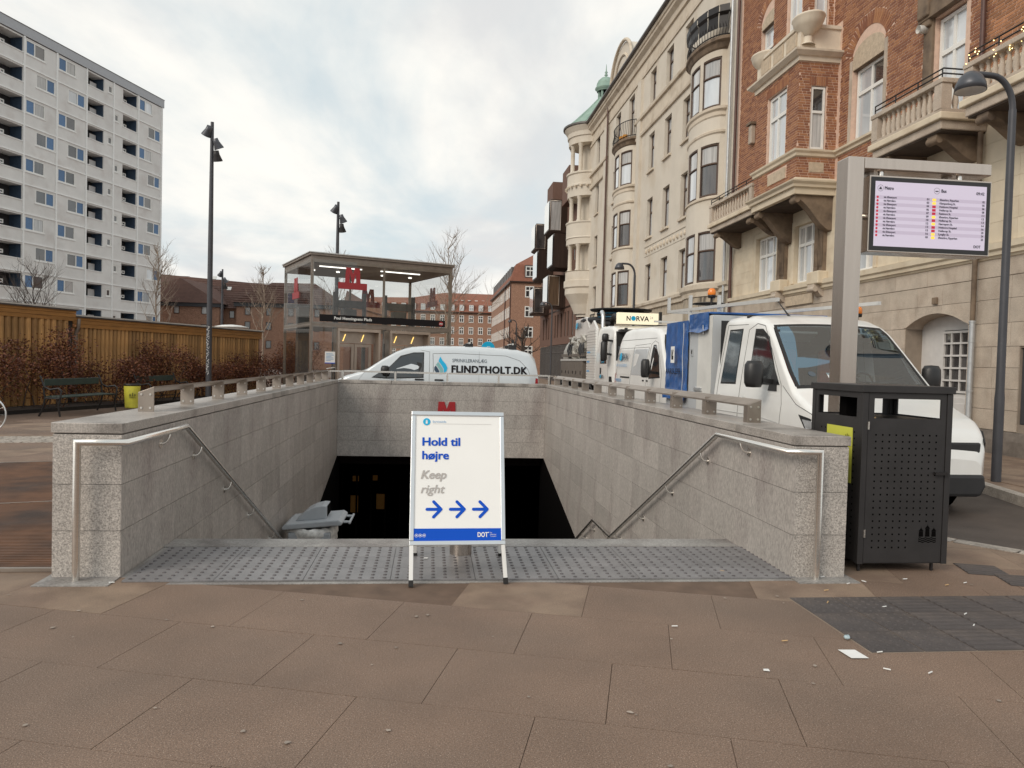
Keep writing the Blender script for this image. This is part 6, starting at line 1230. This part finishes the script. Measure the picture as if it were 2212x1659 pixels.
MB().box(-26.3, -12, 104, 112, -.1, 8.55).build('wall', 'brick_far', lh2); MB().box(-26.6, -11.8, 103.7, 112, 8.2, 8.75).build('eaves_board', 'shutter', lh2); r_ = MB(); r_.add([(-27, 103.4, 8.75), (-11.5, 103.4, 8.75), (-11.5, 113, 8.75), (-27, 113, 8.75), (-22.4, 107.5, 11.9), (-16.5, 107.5, 12.0)], [(0, 1, 5, 4), (1, 2, 5), (2, 3, 4, 5), (3, 0, 4)]); r_.build('roof', 'tiles_brown', lh2)
for u in (-34.6, -38.5, -31): L_ = Pl((0, 104.5, 0), (1, 0, 0), (0, -1, 0)); [L_.window(lh, u, u+.75, z, z+1.05, -.02, .09, (), (), 'frame_brown', 'win_curtain', False) for z in (7.0, 4.6, 2.2)]
for u in (-28.0, -26.95): [Pl((0, 107, 0), (1, 0, 0), (0, -1, 0)).window(lh, u, u+.7, z, z+1.05, -.02, .09, (), (), 'frame_brown', 'win_dark', False) for z in (6.7, 4.4)]
for u in (-25.2, -22.4, -19.5, -16): [L2.window(lh2, u, u+.75, z, z+1.1, -.02, .09, (), (), 'frame_brown', 'win_dark', False) for z in (7.05, 5.1, 2.6)]
MB().box(-13.5, -7, 118, 125, -.1, 10).build('rear_wall', 'brick_far', lh2); r_ = MB(); r_.add([(-13.7, 117.8, 10), (-6, 117.8, 8), (-6, 126, 8), (-13.7, 126, 10), (-13.7, 122, 12.5)], [(0, 1, 4), (1, 2, 4), (2, 3, 4)]); r_.build('rear_roof', 'tiles_brown', lh2)
rs_ = random.Random(8)
for x, z in ((-32.9, 10.4), (-28.5, 10.8), (-25.5, 9.9), (-36.6, 9.9), (-31, 12.4), (-20.4, 10.3)): y = 106.4+(z-8.2)*1.05; MB().mbox(Matrix.Translation((x, y-.5, z+.15)) @ Matrix.Rotation(.75, 4, 'X'), .55, .7, .08).build('skylight', 'frame_white', lh)
# tile courses as ridges on the near roof slopes
for k in range(14): z = 8.6+k*.34; y = 106.4+(z-8.2)*1.02; mb = MB().bar((-58, y-.04, z+.08), (min(-15.5-.25*k, -61+(14.3-z)/2.7*44), y-.04, z-.02), .10, .05); mb.build('tile_course', 'tiles_brown', lh)
for k in range(8): z = 8.95+k*.34; y = 103.4+(z-8.75)*1.30; MB().bar((-26.6+k*.48, y-.04, z+.04), (-12+-.5*k, y-.04, z+.04), .10, .05).build('tile_course', 'tiles_brown', lh2)
# ---------------------------------------------------------------- tower block
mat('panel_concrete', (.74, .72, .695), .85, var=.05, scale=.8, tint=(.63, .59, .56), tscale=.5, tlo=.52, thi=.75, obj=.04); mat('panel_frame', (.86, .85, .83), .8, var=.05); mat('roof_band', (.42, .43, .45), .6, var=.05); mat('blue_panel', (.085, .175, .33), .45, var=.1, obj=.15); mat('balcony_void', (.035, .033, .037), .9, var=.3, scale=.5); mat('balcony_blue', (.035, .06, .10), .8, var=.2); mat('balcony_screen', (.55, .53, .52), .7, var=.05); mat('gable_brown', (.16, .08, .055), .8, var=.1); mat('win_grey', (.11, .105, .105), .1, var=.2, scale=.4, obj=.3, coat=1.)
tb_ = thing('tower_block', 'tall pale concrete apartment block with blue window panels', 'building', (-38, 85, 0))
dD = Vector((sin(radians(17.4)), cos(radians(17.4)), 0)); nN = Vector((cos(radians(17.4)), -sin(radians(17.4)), 0)); T = Pl((-33.367, 95.959, 0), dD, nN); FH = 2.81; ZT = 31.6
cols = (-24.2, -20.25, -16.3, -12.32, -8.34, -4.36, -.22)
m_ = MB(); T.slab(m_, -30, 0, -.1, 32.4, -11, -1.45); m_.build('core', 'panel_concrete', tb_); m_ = MB(); T.slab(m_, -.22, .05, -.1, 31.6, -11, -.02); m_.build('gable_strip', 'gable_brown', tb_)
m_ = MB(); T.slab(m_, -30, .12, 31.62, 32.55, -11, .12); m_.build('roof_band', 'roof_band', tb_); m_ = MB(); T.slab(m_, -30, .16, 32.55, 32.6, -11, .16); m_.build('roof_edge', 'gutter', tb_)
for c in cols: m_ = MB(); T.slab(m_, c-.09, c+.09, 0, 31.6, -.1, .09); m_.build('mullion_rib', 'panel_frame', tb_)
rt_ = random.Random(21); WB = 1.24
for r in range(12):
    zt = ZT-r*FH; zb_ = zt-FH; m_ = MB(); T.slab(m_, -27, -.15, zb_-.06, zb_+.06, -.1, .075); m_.build('floor_rib', 'panel_frame', tb_); w0, w1 = zb_+1.25, zt-.2
    for ci in range(6):
        a, b = cols[ci]+.07, cols[ci+1]-.07; odd = r % 2; holes = []
        if ci == 0: holes = [('b', a+.9, b-.05)]
        elif ci in (1, 2): holes = [('w', a+.12, a+2.45) if odd == 0 else ('w2', b-2.45, b-.12)]
        elif ci == 3: holes = [('s', a+.12, a+2.45)]+([('q', b-.75, b-.1)] if odd == 0 else [])
        elif ci == 4: holes = [('b', b-2.42, b-.1)]+([('q', a+.12, a+.75)] if odd == 1 else [])
        else: holes = [('w', a+.12, a+2.4) if odd == 0 else ('w2', b-2.35, b-.12)]
        rects = [(u0, u1, w0 if k != 'q' else w0+.2, w1 if k != 'q' else w1-.35) for k, u0, u1 in holes]
        mb = MB(); T.wall(mb, a, b, zb_+.05, zt-.05, rects, .2 if holes[0][0] in 'w2' else 1.4); mb.build('concrete_panel', 'panel_concrete', tb_)
        for (k, u0, u1), (_, _, v0, v1) in zip(holes, rects):
            if k in ('w', 'w2', 'q'):
                if k == 'q': T.window(tb_, u0, u1, v0, v1, .06, .12, (), (), 'frame_white', 'win_grey', False)
                else:
                    f_ = .45 if k == 'w' else .55; gl = rt_.choice(['win_grey', 'win_grey', 'win_grey', 'win_curtain', 'win_dark', 'win_sky']); T.window(tb_, u0, u1, v0, v1, .04, .12, (f_,), (), 'frame_white', gl, True, .13, gms=['blue_panel', gl] if k == 'w' else [gl, 'blue_panel'])
                m2 = MB(); T.slab(m2, u0-.08, u1+.08, v0-.09, v0-.002, -.05, .06); m2.build('sill', 'panel_frame', tb_)
            else:
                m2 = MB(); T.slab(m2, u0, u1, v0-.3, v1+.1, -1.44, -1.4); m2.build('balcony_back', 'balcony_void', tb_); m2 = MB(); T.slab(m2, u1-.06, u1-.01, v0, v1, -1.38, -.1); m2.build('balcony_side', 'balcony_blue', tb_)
                if k == 's': m2 = MB(); T.slab(m2, u0+1.25, u1-.15, v0-.02, v0+.85, -.9, -.85); m2.build('screen', 'balcony_screen', tb_)
                else:
                    for q0, q1, z0, z1 in ((u0+.2, u0+.85, v0-.2, v0+.62), (u0+1.15, u0+1.65, v0+.32, v0+.7)): T.window(tb_, q0, q1, z0, z1, .9, .11, (), (), 'frame_white', 'win_dark', False)
                m2 = MB(); T.slab(m2, u0-.06, u1+.06, v0-.08, v0-.002, -.08, .06); m2.build('coping', 'panel_frame', tb_)
rl_ = MB()
for u in (-22.9, -23.4, -24, -24.6): rl_.bar(T.P(u, 32.6, -.3), T.P(u, 33.9, -.3), .06, .06)
for z in (33.1, 33.5, 33.9): rl_.bar(T.P(-25, z, -.3), T.P(-22.9, z, -.3), .05, .05)
rl_.build('roof_rail', 'alu_paint', tb_)
# ---------------------------------------------------------------- wooden shed front
mat('wood_stave', (.41, .222, .082), .7, var=.25, scale=3, obj=.38, stretch=(4, 4, .6), tint=(.33, .16, .05), tscale=2); mat('wood_board', (.38, .175, .045), .6, var=.2, scale=2, obj=.1, stretch=(1, 1, 6)); mat('flashing', (.62, .61, .59), .4, .5, var=.08); mat('soil', (.05, .037, .03), .95, var=.3, scale=8, bump=.5)
FA, FB_ = Vector((-10.25, 22.4, 0)), Vector((-6.98, 31.25, 0)); fd = (FB_-FA).normalized(); fn = Vector((fd.y, -fd.x, 0)); FC = FA-fd*12
sh = thing('wooden_shed', 'wooden shed with vertical log cladding and metal roof edge behind the benches', 'shed', (-9, 27, 0))
def fence(p, L, ztop, sp_w, off):
    Q = Pl(p+fn*off, fd, fn); n_ = int(L/sp_w); me = MB(); r = sp_w*.47
    me.prism([(r*cos(a), r*1.0*sin(a)) for a in [pi*i/6 for i in range(7)]], 'z', .05, ztop-.35); me = me.mesh('log_stave', 'wood_stave')
    for i in range(n_):
        M = Matrix((fd, fn, Vector((0, 0, 1)))).transposed().to_4x4(); M.translation = Q.P((i+.5)*sp_w, 0, 0); inst(me, 'log_stave', sh, M)
    m_ = MB(); Q.slab(m_, 0, L, 0, ztop-.05, -.12, -.005); m_.build('backing', 'soil', sh)
    for k in range(3): m_ = MB(); Q.slab(m_, 0, L, ztop-.36+k*.105, ztop-.36+k*.105+.10, .06+.012*k, .10+.012*k); m_.build('fascia_board', 'wood_board', sh)
    m_ = MB(); Q.slab(m_, -.02, L+.03, ztop-.04, ztop, -.3, .2); m_.build('roof_edge', 'flashing', sh); m_ = MB(); Q.slab(m_, -.02, L+.03, ztop-.075, ztop-.042, -.3, .17); m_.build('drip_edge', 'gutter', sh); m_ = MB(); Q.slab(m_, -.02, L+.03, 0, ztop-.02, -4, -.13); m_.build('body', 'soil', sh)
fence(FA, (FB_-FA).length, 2.57, .158, 0); fence(FC, 11.98, 2.74, .20, .12)
MB().tube([FA+fn*.32+Vector((0, 0, 2.45)), FA+fn*.30+Vector((0, 0, 2.2)), FA+fn*.22+Vector((0, 0, 2.05)), FA+fn*.22+Vector((0, 0, .1))], .05, 10).build('downpipe', 'steel_dull', sh)
# planting bed and kerb
bedp = [FC+fn*.3, FB_+fn*.3, FB_+fn*1.35, FC+fn*1.95]; m_ = MB(); m_.prism3([p+Vector((0, 0, .004)) for p in bedp], (0, 0, .05)); struct(m_, 'planting_bed', 'soil'); 
m_ = MB(); m_.bar(FC+fn*2.0+Vector((0, 0, .03)), FB_+fn*1.4+Vector((0, 0, .03)), .12, .12); struct(m_, 'bed_kerb', 'iron_black')
# beech shrubs with brown winter leaves
mat('beech_leaf', (.135, .038, .014), .6, var=.2, scale=3, island=.55, hue=.015); mat('twig', (.09, .06, .045), .8, var=.2); mat('bark_pale', (.26, .20, .155), .85, var=.25, scale=12); mat('bark_dark', (.075, .055, .045), .85, var=.2)
rh = random.Random(12)
def shrub(label, c, wd, h_, n_):
    t = thing('beech_shrub', label, 'shrub', c, 0, 'brown-leaved beech shrubs in front of the shed'); mb = MB(); st2 = MB(); tips = []
    for k in range(9):
        a = rh.uniform(0, 2*pi); p = Vector((rh.uniform(-wd*.35, wd*.35), rh.uniform(-.25, .25), .05)); pts = [p.copy()]; hh = h_*rh.uniform(.7, 1.08)
        for s_ in range(5): p = p+Vector((rh.uniform(-.13, .13)*wd, rh.uniform(-.12, .12), hh/5)); pts.append(p.copy())
        st2.tube(pts, [.018, .015, .012, .009, .006, .003], 5); tips.append(pts)
    for i in range(n_):
        pts = rh.choice(tips); f = max(rh.random(), rh.random()*.9)**.8*4.99; k = int(f); p = pts[k].lerp(pts[k+1], f-k); sp2 = .27*(1.25-.5*f/5)
        p = p+Vector((rh.gauss(0, sp2*.9), rh.gauss(0, sp2*.7), rh.gauss(0, .09))); p.z = max(.06, p.z)
        L_ = rh.uniform(.045, .075); u = Vector((rh.gauss(0, 1), rh.gauss(0, 1), rh.gauss(0, .7))).normalized(); w_ = u.orthogonal().normalized(); w_.rotate(Matrix.Rotation(rh.uniform(0, 6.28), 3, u)); b_ = u.cross(w_)*.012
        mb.add([p, p+u*L_*.5+w_*L_*.38+b_, p+u*L_, p+u*L_*.5-w_*L_*.38+b_], [(0, 1, 2), (0, 2, 3)])
    mb.build('foliage', 'beech_leaf', t, False); st2.build('stems', 'twig', t, False)
base = FC+fn*1.1
L_all = (FB_-FC).length
spots = [(3.6, 1.7, 1.75, 'beech shrub at the far left behind the bicycle'), (6.0, 1.9, 1.95, 'beech shrub behind the near end of the nearest bench'), (8.2, 1.9, 1.9, 'tall beech shrub behind the nearest bench'), (10.2, 1.8, 1.85, 'beech shrub right in front of the shed downpipe'), (12.3, 1.9, 1.55, 'beech shrub behind the yellow barrel'), (14.6, 1.9, 2.0, 'beech shrub behind the farther bench'), (16.8, 1.8, 1.7, 'beech shrub just left of the graffiti mast'), (19.0, 1.9, 1.75, 'beech shrub just right of the graffiti mast'), (21.0, 1.8, 1.6, 'beech shrub near the right end of the shed'), (22.8, 1.7, 2.05, 'beech shrub past the end of the shed beside the lift')]
for d_, wd, h_, l_ in spots: c = FC+fd*d_+fn*(1.32-.025*d_); shrub(l_, (c.x, c.y, 0), wd*rh.uniform(.75, 1.1), h_*rh.uniform(.8, 1.12), 3800)
# ---------------------------------------------------------------- bare trees
def bare_tree(name, label, c, h_, seed, pollard=False, mname='bark_pale', spread=.35, r0_=.09, group='bare young trees'):
    t = thing(name, label, 'tree', c, 0, group); rr = random.Random(seed); mb = MB(); tr = MB(); pts = [Vector((0, 0, 0))]
    for i in range(8): pts.append(Vector((rr.uniform(-.06, .06)*i*.4, rr.uniform(-.06, .06)*i*.4, h_*(i+1)/8*(.55 if pollard else .97))))
    tr.tube(pts, [r0_*(1-i/8*(.55 if pollard else .92)) for i in range(9)], 8)
    def grow(p, d, L, r, lev):
        q = [p.copy()]; n_ = 4
        for i in range(n_):
            d = (d+Vector((rr.gauss(0, .16), rr.gauss(0, .16), .10 if not pollard else .14))).normalized(); p = p+d*L/n_; q.append(p.copy())
        mb.tube(q, [r*(1-.75*i/n_) for i in range(n_+1)], 5)
        if pollard and lev <= 1: mb.lathe([(0, -r*1.6), (r*1.7, 0), (0, r*1.6)], q[-1], 6)
        if lev > 0:
            for k in range(4 if not pollard else 3): j = rr.randint(1, n_); grow(q[j], (d+Vector((rr.gauss(0, .55), rr.gauss(0, .55), rr.gauss(.1, .3)))).normalized(), L*rr.uniform(.45, .7), r*.5, lev-1)
    for i in range(24 if not pollard else 16):
        f = rr.uniform(.32, .95) if not pollard else rr.uniform(.45, .98); k = min(7, int(f*8)); p = pts[k].lerp(pts[k+1], f*8-k); a = rr.uniform(0, 2*pi); e = rr.uniform(.5, 1.1) if not pollard else rr.uniform(.1, .8)
        grow(p, Vector((cos(a)*cos(e), sin(a)*cos(e), sin(e))), h_*spread*(1.15-f)*rr.uniform(.7, 1.2), r0_*.32 if not pollard else r0_*.42, 2)
    tr.build('trunk', mname, t, False); mb.build('crown', mname, t, False)
bare_tree('bare_tree', 'bare pale tree behind the shed left of the graffiti mast', (-17.6, 50, 0), 8.6, 3); bare_tree('bare_tree', 'bare pale tree between the shed end and the glass lift', (-11.4, 52, 0), 7.8, 5); bare_tree('bare_tree', 'bare pale tree right of the glass lift', (.95, 44, 0), 9.4, 8)
bare_tree('bare_tree', 'bare tree in front of the tower block at its right bay', (-27.5, 55, 0), 7.6, 9, mname='bark_dark', spread=.5); bare_tree('bare_tree', 'bare tree in front of the tower block at the picture edge', (-32.5, 47, 0), 6.0, 14, mname='bark_dark', spread=.6); bare_tree('bare_tree', 'bare tree whose tip rises above the lift roof corner', (-7.6, 60, 0), 10.4, 17)
bare_tree('pollarded_tree', 'pollarded bare tree in front of the tan brick block', (9.9, 80, 0), 9.0, 23, True, 'bark_dark', .42, .2, None)
# mushroom lamps behind the shed
mat('mush_white', (.72, .71, .69), .5, var=.04)
for x, y, z, l_ in ((-24.6, 42.2, 3.3, 'white mushroom park lamp behind the shed near the tower block'), (-10.6, 41, 3.05, 'white mushroom park lamp just behind the graffiti mast')):
    t = thing('park_lamp', l_, 'lamp', (x, y, 0), 0, 'white mushroom park lamps'); MB().lathe([(.06, 0), (.06, z-.55), (.22, z-.5), (.24, z-.1)], (0, 0, 0), 14).build('post', 'alu_paint', t, False); MB().lathe([(.2, z-.12), (.85, z-.05), (.86, z), (.5, z+.08), (0, z+.12)], (0, 0, 0), 24).build('shade', 'mush_white', t, False)
# round blue cycle sign
cs = thing('cycle_sign', 'round blue cycle path sign above the roof of the silver van', 'sign', (2.75, 36, 0)); MB().tube([(2.75, 36, 0), (2.75, 36, 2.45)], .03, 8).build('post', 'steel_dull', cs)
d_ = MB().lathe([(0, -.02), (.33, -.02), (.33, 0)], (2.75, 35.96, 2.2), 28, axis='y', smooth=False).build('disc', 'cyan_print', cs)
mb = MB()
for x in (-.12, .12): mb.tube([(2.75+x+.085*cos(a), 35.935, 2.14+.085*sin(a)) for a in [2*pi*i/14 for i in range(14)]], .012, 4, closed=True)
mb.tube([(2.63, 35.935, 2.14), (2.71, 35.935, 2.28), (2.84, 35.935, 2.28), (2.87, 35.935, 2.14)], .012, 4); mb.build('cycle_symbol', 'white_print', d_)
# ---------------------------------------------------------------- glass lift pavilion
clear_glass('lift_glass', (.92, .93, .92), 1.6, .05); mat('lift_frame', (.27, .225, .19), .42, .55, var=.1); mat('lift_ceiling', (.36, .31, .27), .5, .3, var=.06); mat('tube_light', (1, 1, 1), .5, var=0, emit=(1, .97, .9, 1.4)); mat('amber_strip', (1, .7, .2), .5, var=0, emit=(1, .66, .18, 1.2)); mat('lift_machine', (.12, .115, .11), .5, .4, var=.15); mat('lift_steel', (.46, .38, .32), .36, .75, var=.08)
lf = thing('lift_pavilion', 'glass metro lift pavilion with red emblems and station name strip', 'lift', (-4.0, 25.2, 0), radians(22.5)); LW, LD = 5.1, 4.2
X0 = Pl((0, 0, 0), (1, 0, 0), (0, -1, 0)); XL = Pl((0, 0, 0), (0, 1, 0), (-1, 0, 0)); XR = Pl((LW, 0, 0), (0, 1, 0), (1, 0, 0)); XB_ = Pl((0, LD, 0), (1, 0, 0), (0, 1, 0))
def lb_(x0, x1, y0, y1, z0, z1, name, m_, par=lf, bevel=0): return MB().box(x0, x1, y0, y1, z0, z1).build(name, m_, par, False, bevel=bevel)
lb_(-.06, LW+.06, -.06, LD+.06, 4.92, 5.0, 'roof', 'lift_frame', bevel=.01); lb_(-.09, LW+.09, -.09, LD+.09, 5.001, 5.03, 'roof_edge', 'flashing'); lb_(.06, LW-.06, .06, LD-.06, 4.70, 4.74, 'ceiling', 'lift_ceiling')
for x in (0, LW-.09):
    for y in (0, LD-.09): lb_(x, x+.09, y, y+.09, 0, 4.919, 'corner_post', 'lift_frame')
for y in (.005, LD-.085):
    for z0, z1 in ((4.70, 4.915), (2.56, 2.72)): lb_(.091, LW-.091, y, y+.08, z0, z1, 'beam', 'lift_frame')
for x in (.005, LW-.085):
    for z0, z1 in ((4.70, 4.915), (2.56, 2.72)): lb_(x, x+.08, .091, LD-.091, z0, z1, 'beam', 'lift_frame')
for x in (2.5,):
    for y in (.03, LD-.09): lb_(x, x+.07, y, y+.06, 2.721, 4.699, 'mullion', 'lift_frame')
def lpane(pl, u0, u1, v0, v1, nm='glass_pane'): m_ = MB(); m_.add([pl.P(u0, v0, .012), pl.P(u1, v0, .012), pl.P(u1, v1, .012), pl.P(u0, v1, .012)], [(0, 1, 2, 3)]); return m_.build(nm, 'lift_glass', lf, False)
for pl_ in (X0, XB_): lpane(pl_, .05, 2.53, 2.66, 4.8); lpane(pl_, 2.54, LW-.05, 2.66, 4.8)
for pl_ in (XL, XR): lpane(pl_, .05, 1.75, 2.66, 4.8); lpane(pl_, 1.77, LD-.05, 2.66, 4.8); lpane(pl_, .05, LD-.05, .05, 2.6)
lpane(X0, .05, .88, .05, 2.6); lpane(X0, 4.28, LW-.05, .05, 2.6); lpane(X0, 2.44, 2.74, .05, 2.6)
for x0 in (.92, 2.77):
    for a, b in ((x0, x0+.07), (x0+1.43, x0+1.5)): lb_(a, b, -.05, .5, 0, 2.54, 'portal_jamb', 'lift_steel')
    lb_(x0+.07, x0+1.43, -.05, .5, 2.44, 2.54, 'portal_head', 'lift_steel'); lb_(x0+.07, x0+1.43, .42, .5, 2.05, 2.439, 'transom_panel', 'lift_steel')
    for dx in (.3, .95): MB().bar((x0+dx, .405, 2.12), (x0+dx+.09, .405, 2.36), .02, .02).build('light_strip', 'amber_strip', lf, False)
    for k in range(2): D2 = Pl((0, .45, 0), (1, 0, 0), (0, -1, 0)); mb = MB(); u0, u1 = x0+.10+k*.62, x0+.70+k*.62; D2.slab(mb, u0, u0+.09, .02, 2.03, -.03, .03); D2.slab(mb, u1-.09, u1, .02, 2.03, -.03, .03); D2.slab(mb, u0+.09, u1-.09, 1.93, 2.03, -.03, .03); D2.slab(mb, u0+.09, u1-.09, .02, .2, -.03, .03); dr = mb.build('lift_door', 'lift_steel', lf, False); g = MB(); g.add([D2.P(u0+.09, .2), D2.P(u1-.09, .2), D2.P(u1-.09, 1.93), D2.P(u0+.09, 1.93)], [(0, 1, 2, 3)]); g.build('pane', 'lift_glass', dr, False)
lb_(.30, 4.84, -.03, -.018, 2.745, 2.98, 'name_strip', 'black_print'); text(lf, 'Poul Henningsens Plads', 'white_print', (.79, -.036, 2.83), (1, 0, 0), (0, 0, 1), 1.3, .095, .03, world=False)
o_ = shape(lf, circ(.085, 20), 'red_metro', (4.68, -.034, 2.862), (1, 0, 0), (0, 0, 1), 'line_badge', False); text(o_, 'M3', 'white_print', (4.625, -.037, 2.83), (1, 0, 0), (0, 0, 1), .11, .06, .02, world=False)
def lM(org, ux, un): o = metro_M(lf, org, ux, (0, 0, 1), un, 1.0, name='metro_emblem'); o.matrix_parent_inverse = Matrix.Identity(4)
lM((1.40, -.02, 3.87), (1, 0, 0), (0, -1, 0)); lM((-.02, 2.1, 3.6), (0, 1, 0), (-1, 0, 0)); lM((LW+.02, 1.9, 3.6), (0, 1, 0), (1, 0, 0)); lM((3.3, LD+.02, 3.6), (1, 0, 0), (0, 1, 0))
for x0, x1 in ((.5, 2.0), (2.7, 4.2)): lb_(x0, x1, .9, .95, 4.67, 4.699, 'tube_light', 'tube_light')
for x in (.6, 1.5, 3.2, 4.3): MB().lathe([(0, 4.66), (.06, 4.66), (.07, 4.69)], (x, 2.2, 0), 12).build('spotlight', 'tube_light', lf, False)
for x0 in (1.2, 3.1):                                   # lift machinery and guide frames behind the doors
    for x in (x0, x0+1.1): lb_(x, x+.10, 1.6, 1.75, 0, 3.9, 'guide_rail', 'lift_machine')
    lb_(x0+.1, x0+1.1, 1.62, 1.74, 3.35, 3.62, 'crosshead', 'lift_machine'); lb_(x0+.3, x0+.8, 1.4, 1.8, 3.05, 3.3, 'drive_unit', 'lift_machine', bevel=.03); lb_(x0-.1, x0+1.3, 1.25, 1.3, 2.1, 2.55, 'shaft_panel', 'lift_steel')
lb_(.35, .75, 3.3, 3.7, 0, 3.4, 'control_cabinet', 'lift_machine'); lb_(0, LW, .0, LD, -.05, .012, 'floor_plate', 'lift_machine')
pn_ = lb_(.50, .84, -.03, -.02, 1.34, 1.74, 'notice', 'white_print'); lb_(.50, .84, -.034, -.031, 1.34, 1.37, 'notice_band', 'blue_print', pn_)
for k in range(6): lb_(.54, .54+(.22, .26, .18, .24, .25, .15)[k], -.034, -.031, 1.66-k*.045, 1.675-k*.045, 'notice_text', 'lightblue_print', pn_)
# ---------------------------------------------------------------- things lying on the paving
DZ = .003
mgs = [MB().add([(r*cos(a), r*sin(a)*.8, 0) for a, r in [(2*pi*i/9, rs.uniform(.008, .013)) for i in range(9)]], [list(range(9))]).mesh('gum_spot', 'gum') for _ in range(5)]
rgm = random.Random(31); gpos = []
for i in range(66):
    x, y = rgm.uniform(-2.9, 4.2), rgm.uniform(1.6, 5.0); gpos.append((x, y))
    if 2.4 < x and 3.7 < y < 4.7 and rgm.random() < .5: continue
    o = inst(mgs[i % 5], 'gum_spot', pav, Matrix.Translation((x, y, .0065)) @ Matrix.Rotation(rgm.uniform(0, 6), 4, 'Z') @ Matrix.Scale(rgm.uniform(.6, 1.4), 4))
def butt(x, y, a): 
    o = MB().tube([(-.016, 0, .0045), (.0, 0, .0045), (.018, 0, .0045)], .0038, 6).build('cigarette_butt', 'paper' if rgm.random() < .6 else 'cork'); o.location = (x, y, .006); o.rotation_euler = (0, 0, a); tag(o, 'cigarette butt dropped on the paving in front of the stairs', 'cigarette butt', 'cigarette butts on the paving')
for x, y, a in ((2.62, 4.55, .9), (2.75, 4.8, .2), (3.0, 4.95, .5), (3.15, 5.0, 2), (2.95, 4.45, .3), (3.4, 4.3, .6), (2.2, 5.28, 2.3), (3.5, 5.05, .1), (3.9, 4.95, .4), (2.35, 3.5, 2.5), (2.55, 3.45, .5), (2.0, 3.9, .1), (1.45, 4.15, .0), (2.9, 5.12, .2), (3.3, 4.1, .8), (-2.05, 5.08, .1), (3.72, 4.9, .3), (2.45, 3.72, .2)): butt(x, y, a)
o = MB().prism3([(2.25, 3.655, .006), (2.345, 3.65, .006), (2.335, 3.765, .006), (2.24, 3.77, .006)], (0, 0, .0012)).build('card', 'paper'); tag(o, 'small white card lying flat beside the dark tactile tiles', 'card')
mb = MB().lathe([(0, -.011), (.013, -.008), (.018, 0), (.011, .009), (0, .012)], (0, 0, .012), 7); mb.v = [(x*rgm.uniform(.7, 1.3), y*rgm.uniform(.7, 1.3), z*rgm.uniform(.8, 1.2)) for x, y, z in mb.v]; mat('wrapper', (.42, .52, .56), .5, var=.3, scale=60); o = mb.build('crumpled_wrapper', 'wrapper'); o.location = (2.38, 3.92, .006); tag(o, 'crumpled pale wrapper lying on the dark tactile tiles', 'wrapper')
for x, y, z, l_ in ((-.02, 5.62, .02, 'torn scrap of white paper on the tactile tiles behind the sign board'), (1.7, 3.52, .006, 'small scrap of beige paper on the brown paving')):
    o = MB().prism3([(x, y, z), (x+.03, y-.008, z), (x+.034, y+.018, z), (x+.008, y+.02, z)], (0, 0, .002)).build('paper_scrap', 'paper'); tag(o, l_, 'paper')
# dark tactile field at the right
tf = MB().box(2.405, 4.6, 3.725, 4.665, -.004, .002); tfo = struct(tf, 'tactile_field', 'grout_tan')
mtd = MB().box(.0045, .3065, .002, .3085, 0, .004).mesh('tactile_tile', 'tactile_dark'); ribs = MB(); 
for k in range(5): ribs.prism([(.03+k*.06, .0038), (.042+k*.06, .0075), (.058+k*.06, .0075), (.07+k*.06, .0038)], 'x', .01, .30)
ribs = ribs.mesh('ribs', 'tactile_dark'); stu = MB()
for i in range(5):
    for j in range(5): stu.lathe([(.014, .0), (.011, .0045), (0, .005)], (.035+i*.06, .035+j*.06, .0038), 7)
stu = stu.mesh('studs', 'tactile_dark')
for i in range(7):
    for j in range(3):
        o = inst(mtd, 'tactile_tile', tfo, Matrix.Translation((2.41+i*.311, 3.73+j*.311, .002))); q = inst(stu if i < 2 else ribs, 'studs' if i < 2 else 'ribs', o, Matrix.Identity(4), world=False); q['kind'] = 'stuff'
for i in range(5):
    o = inst(mtd, 'tactile_tile', tfo, Matrix.Translation((4.12+i*.10, 5.2-i*.30, .001)) @ Matrix.Rotation(-.3, 4, 'Z')); q = inst(ribs, 'ribs', o, Matrix.Identity(4), world=False); q['kind'] = 'stuff'
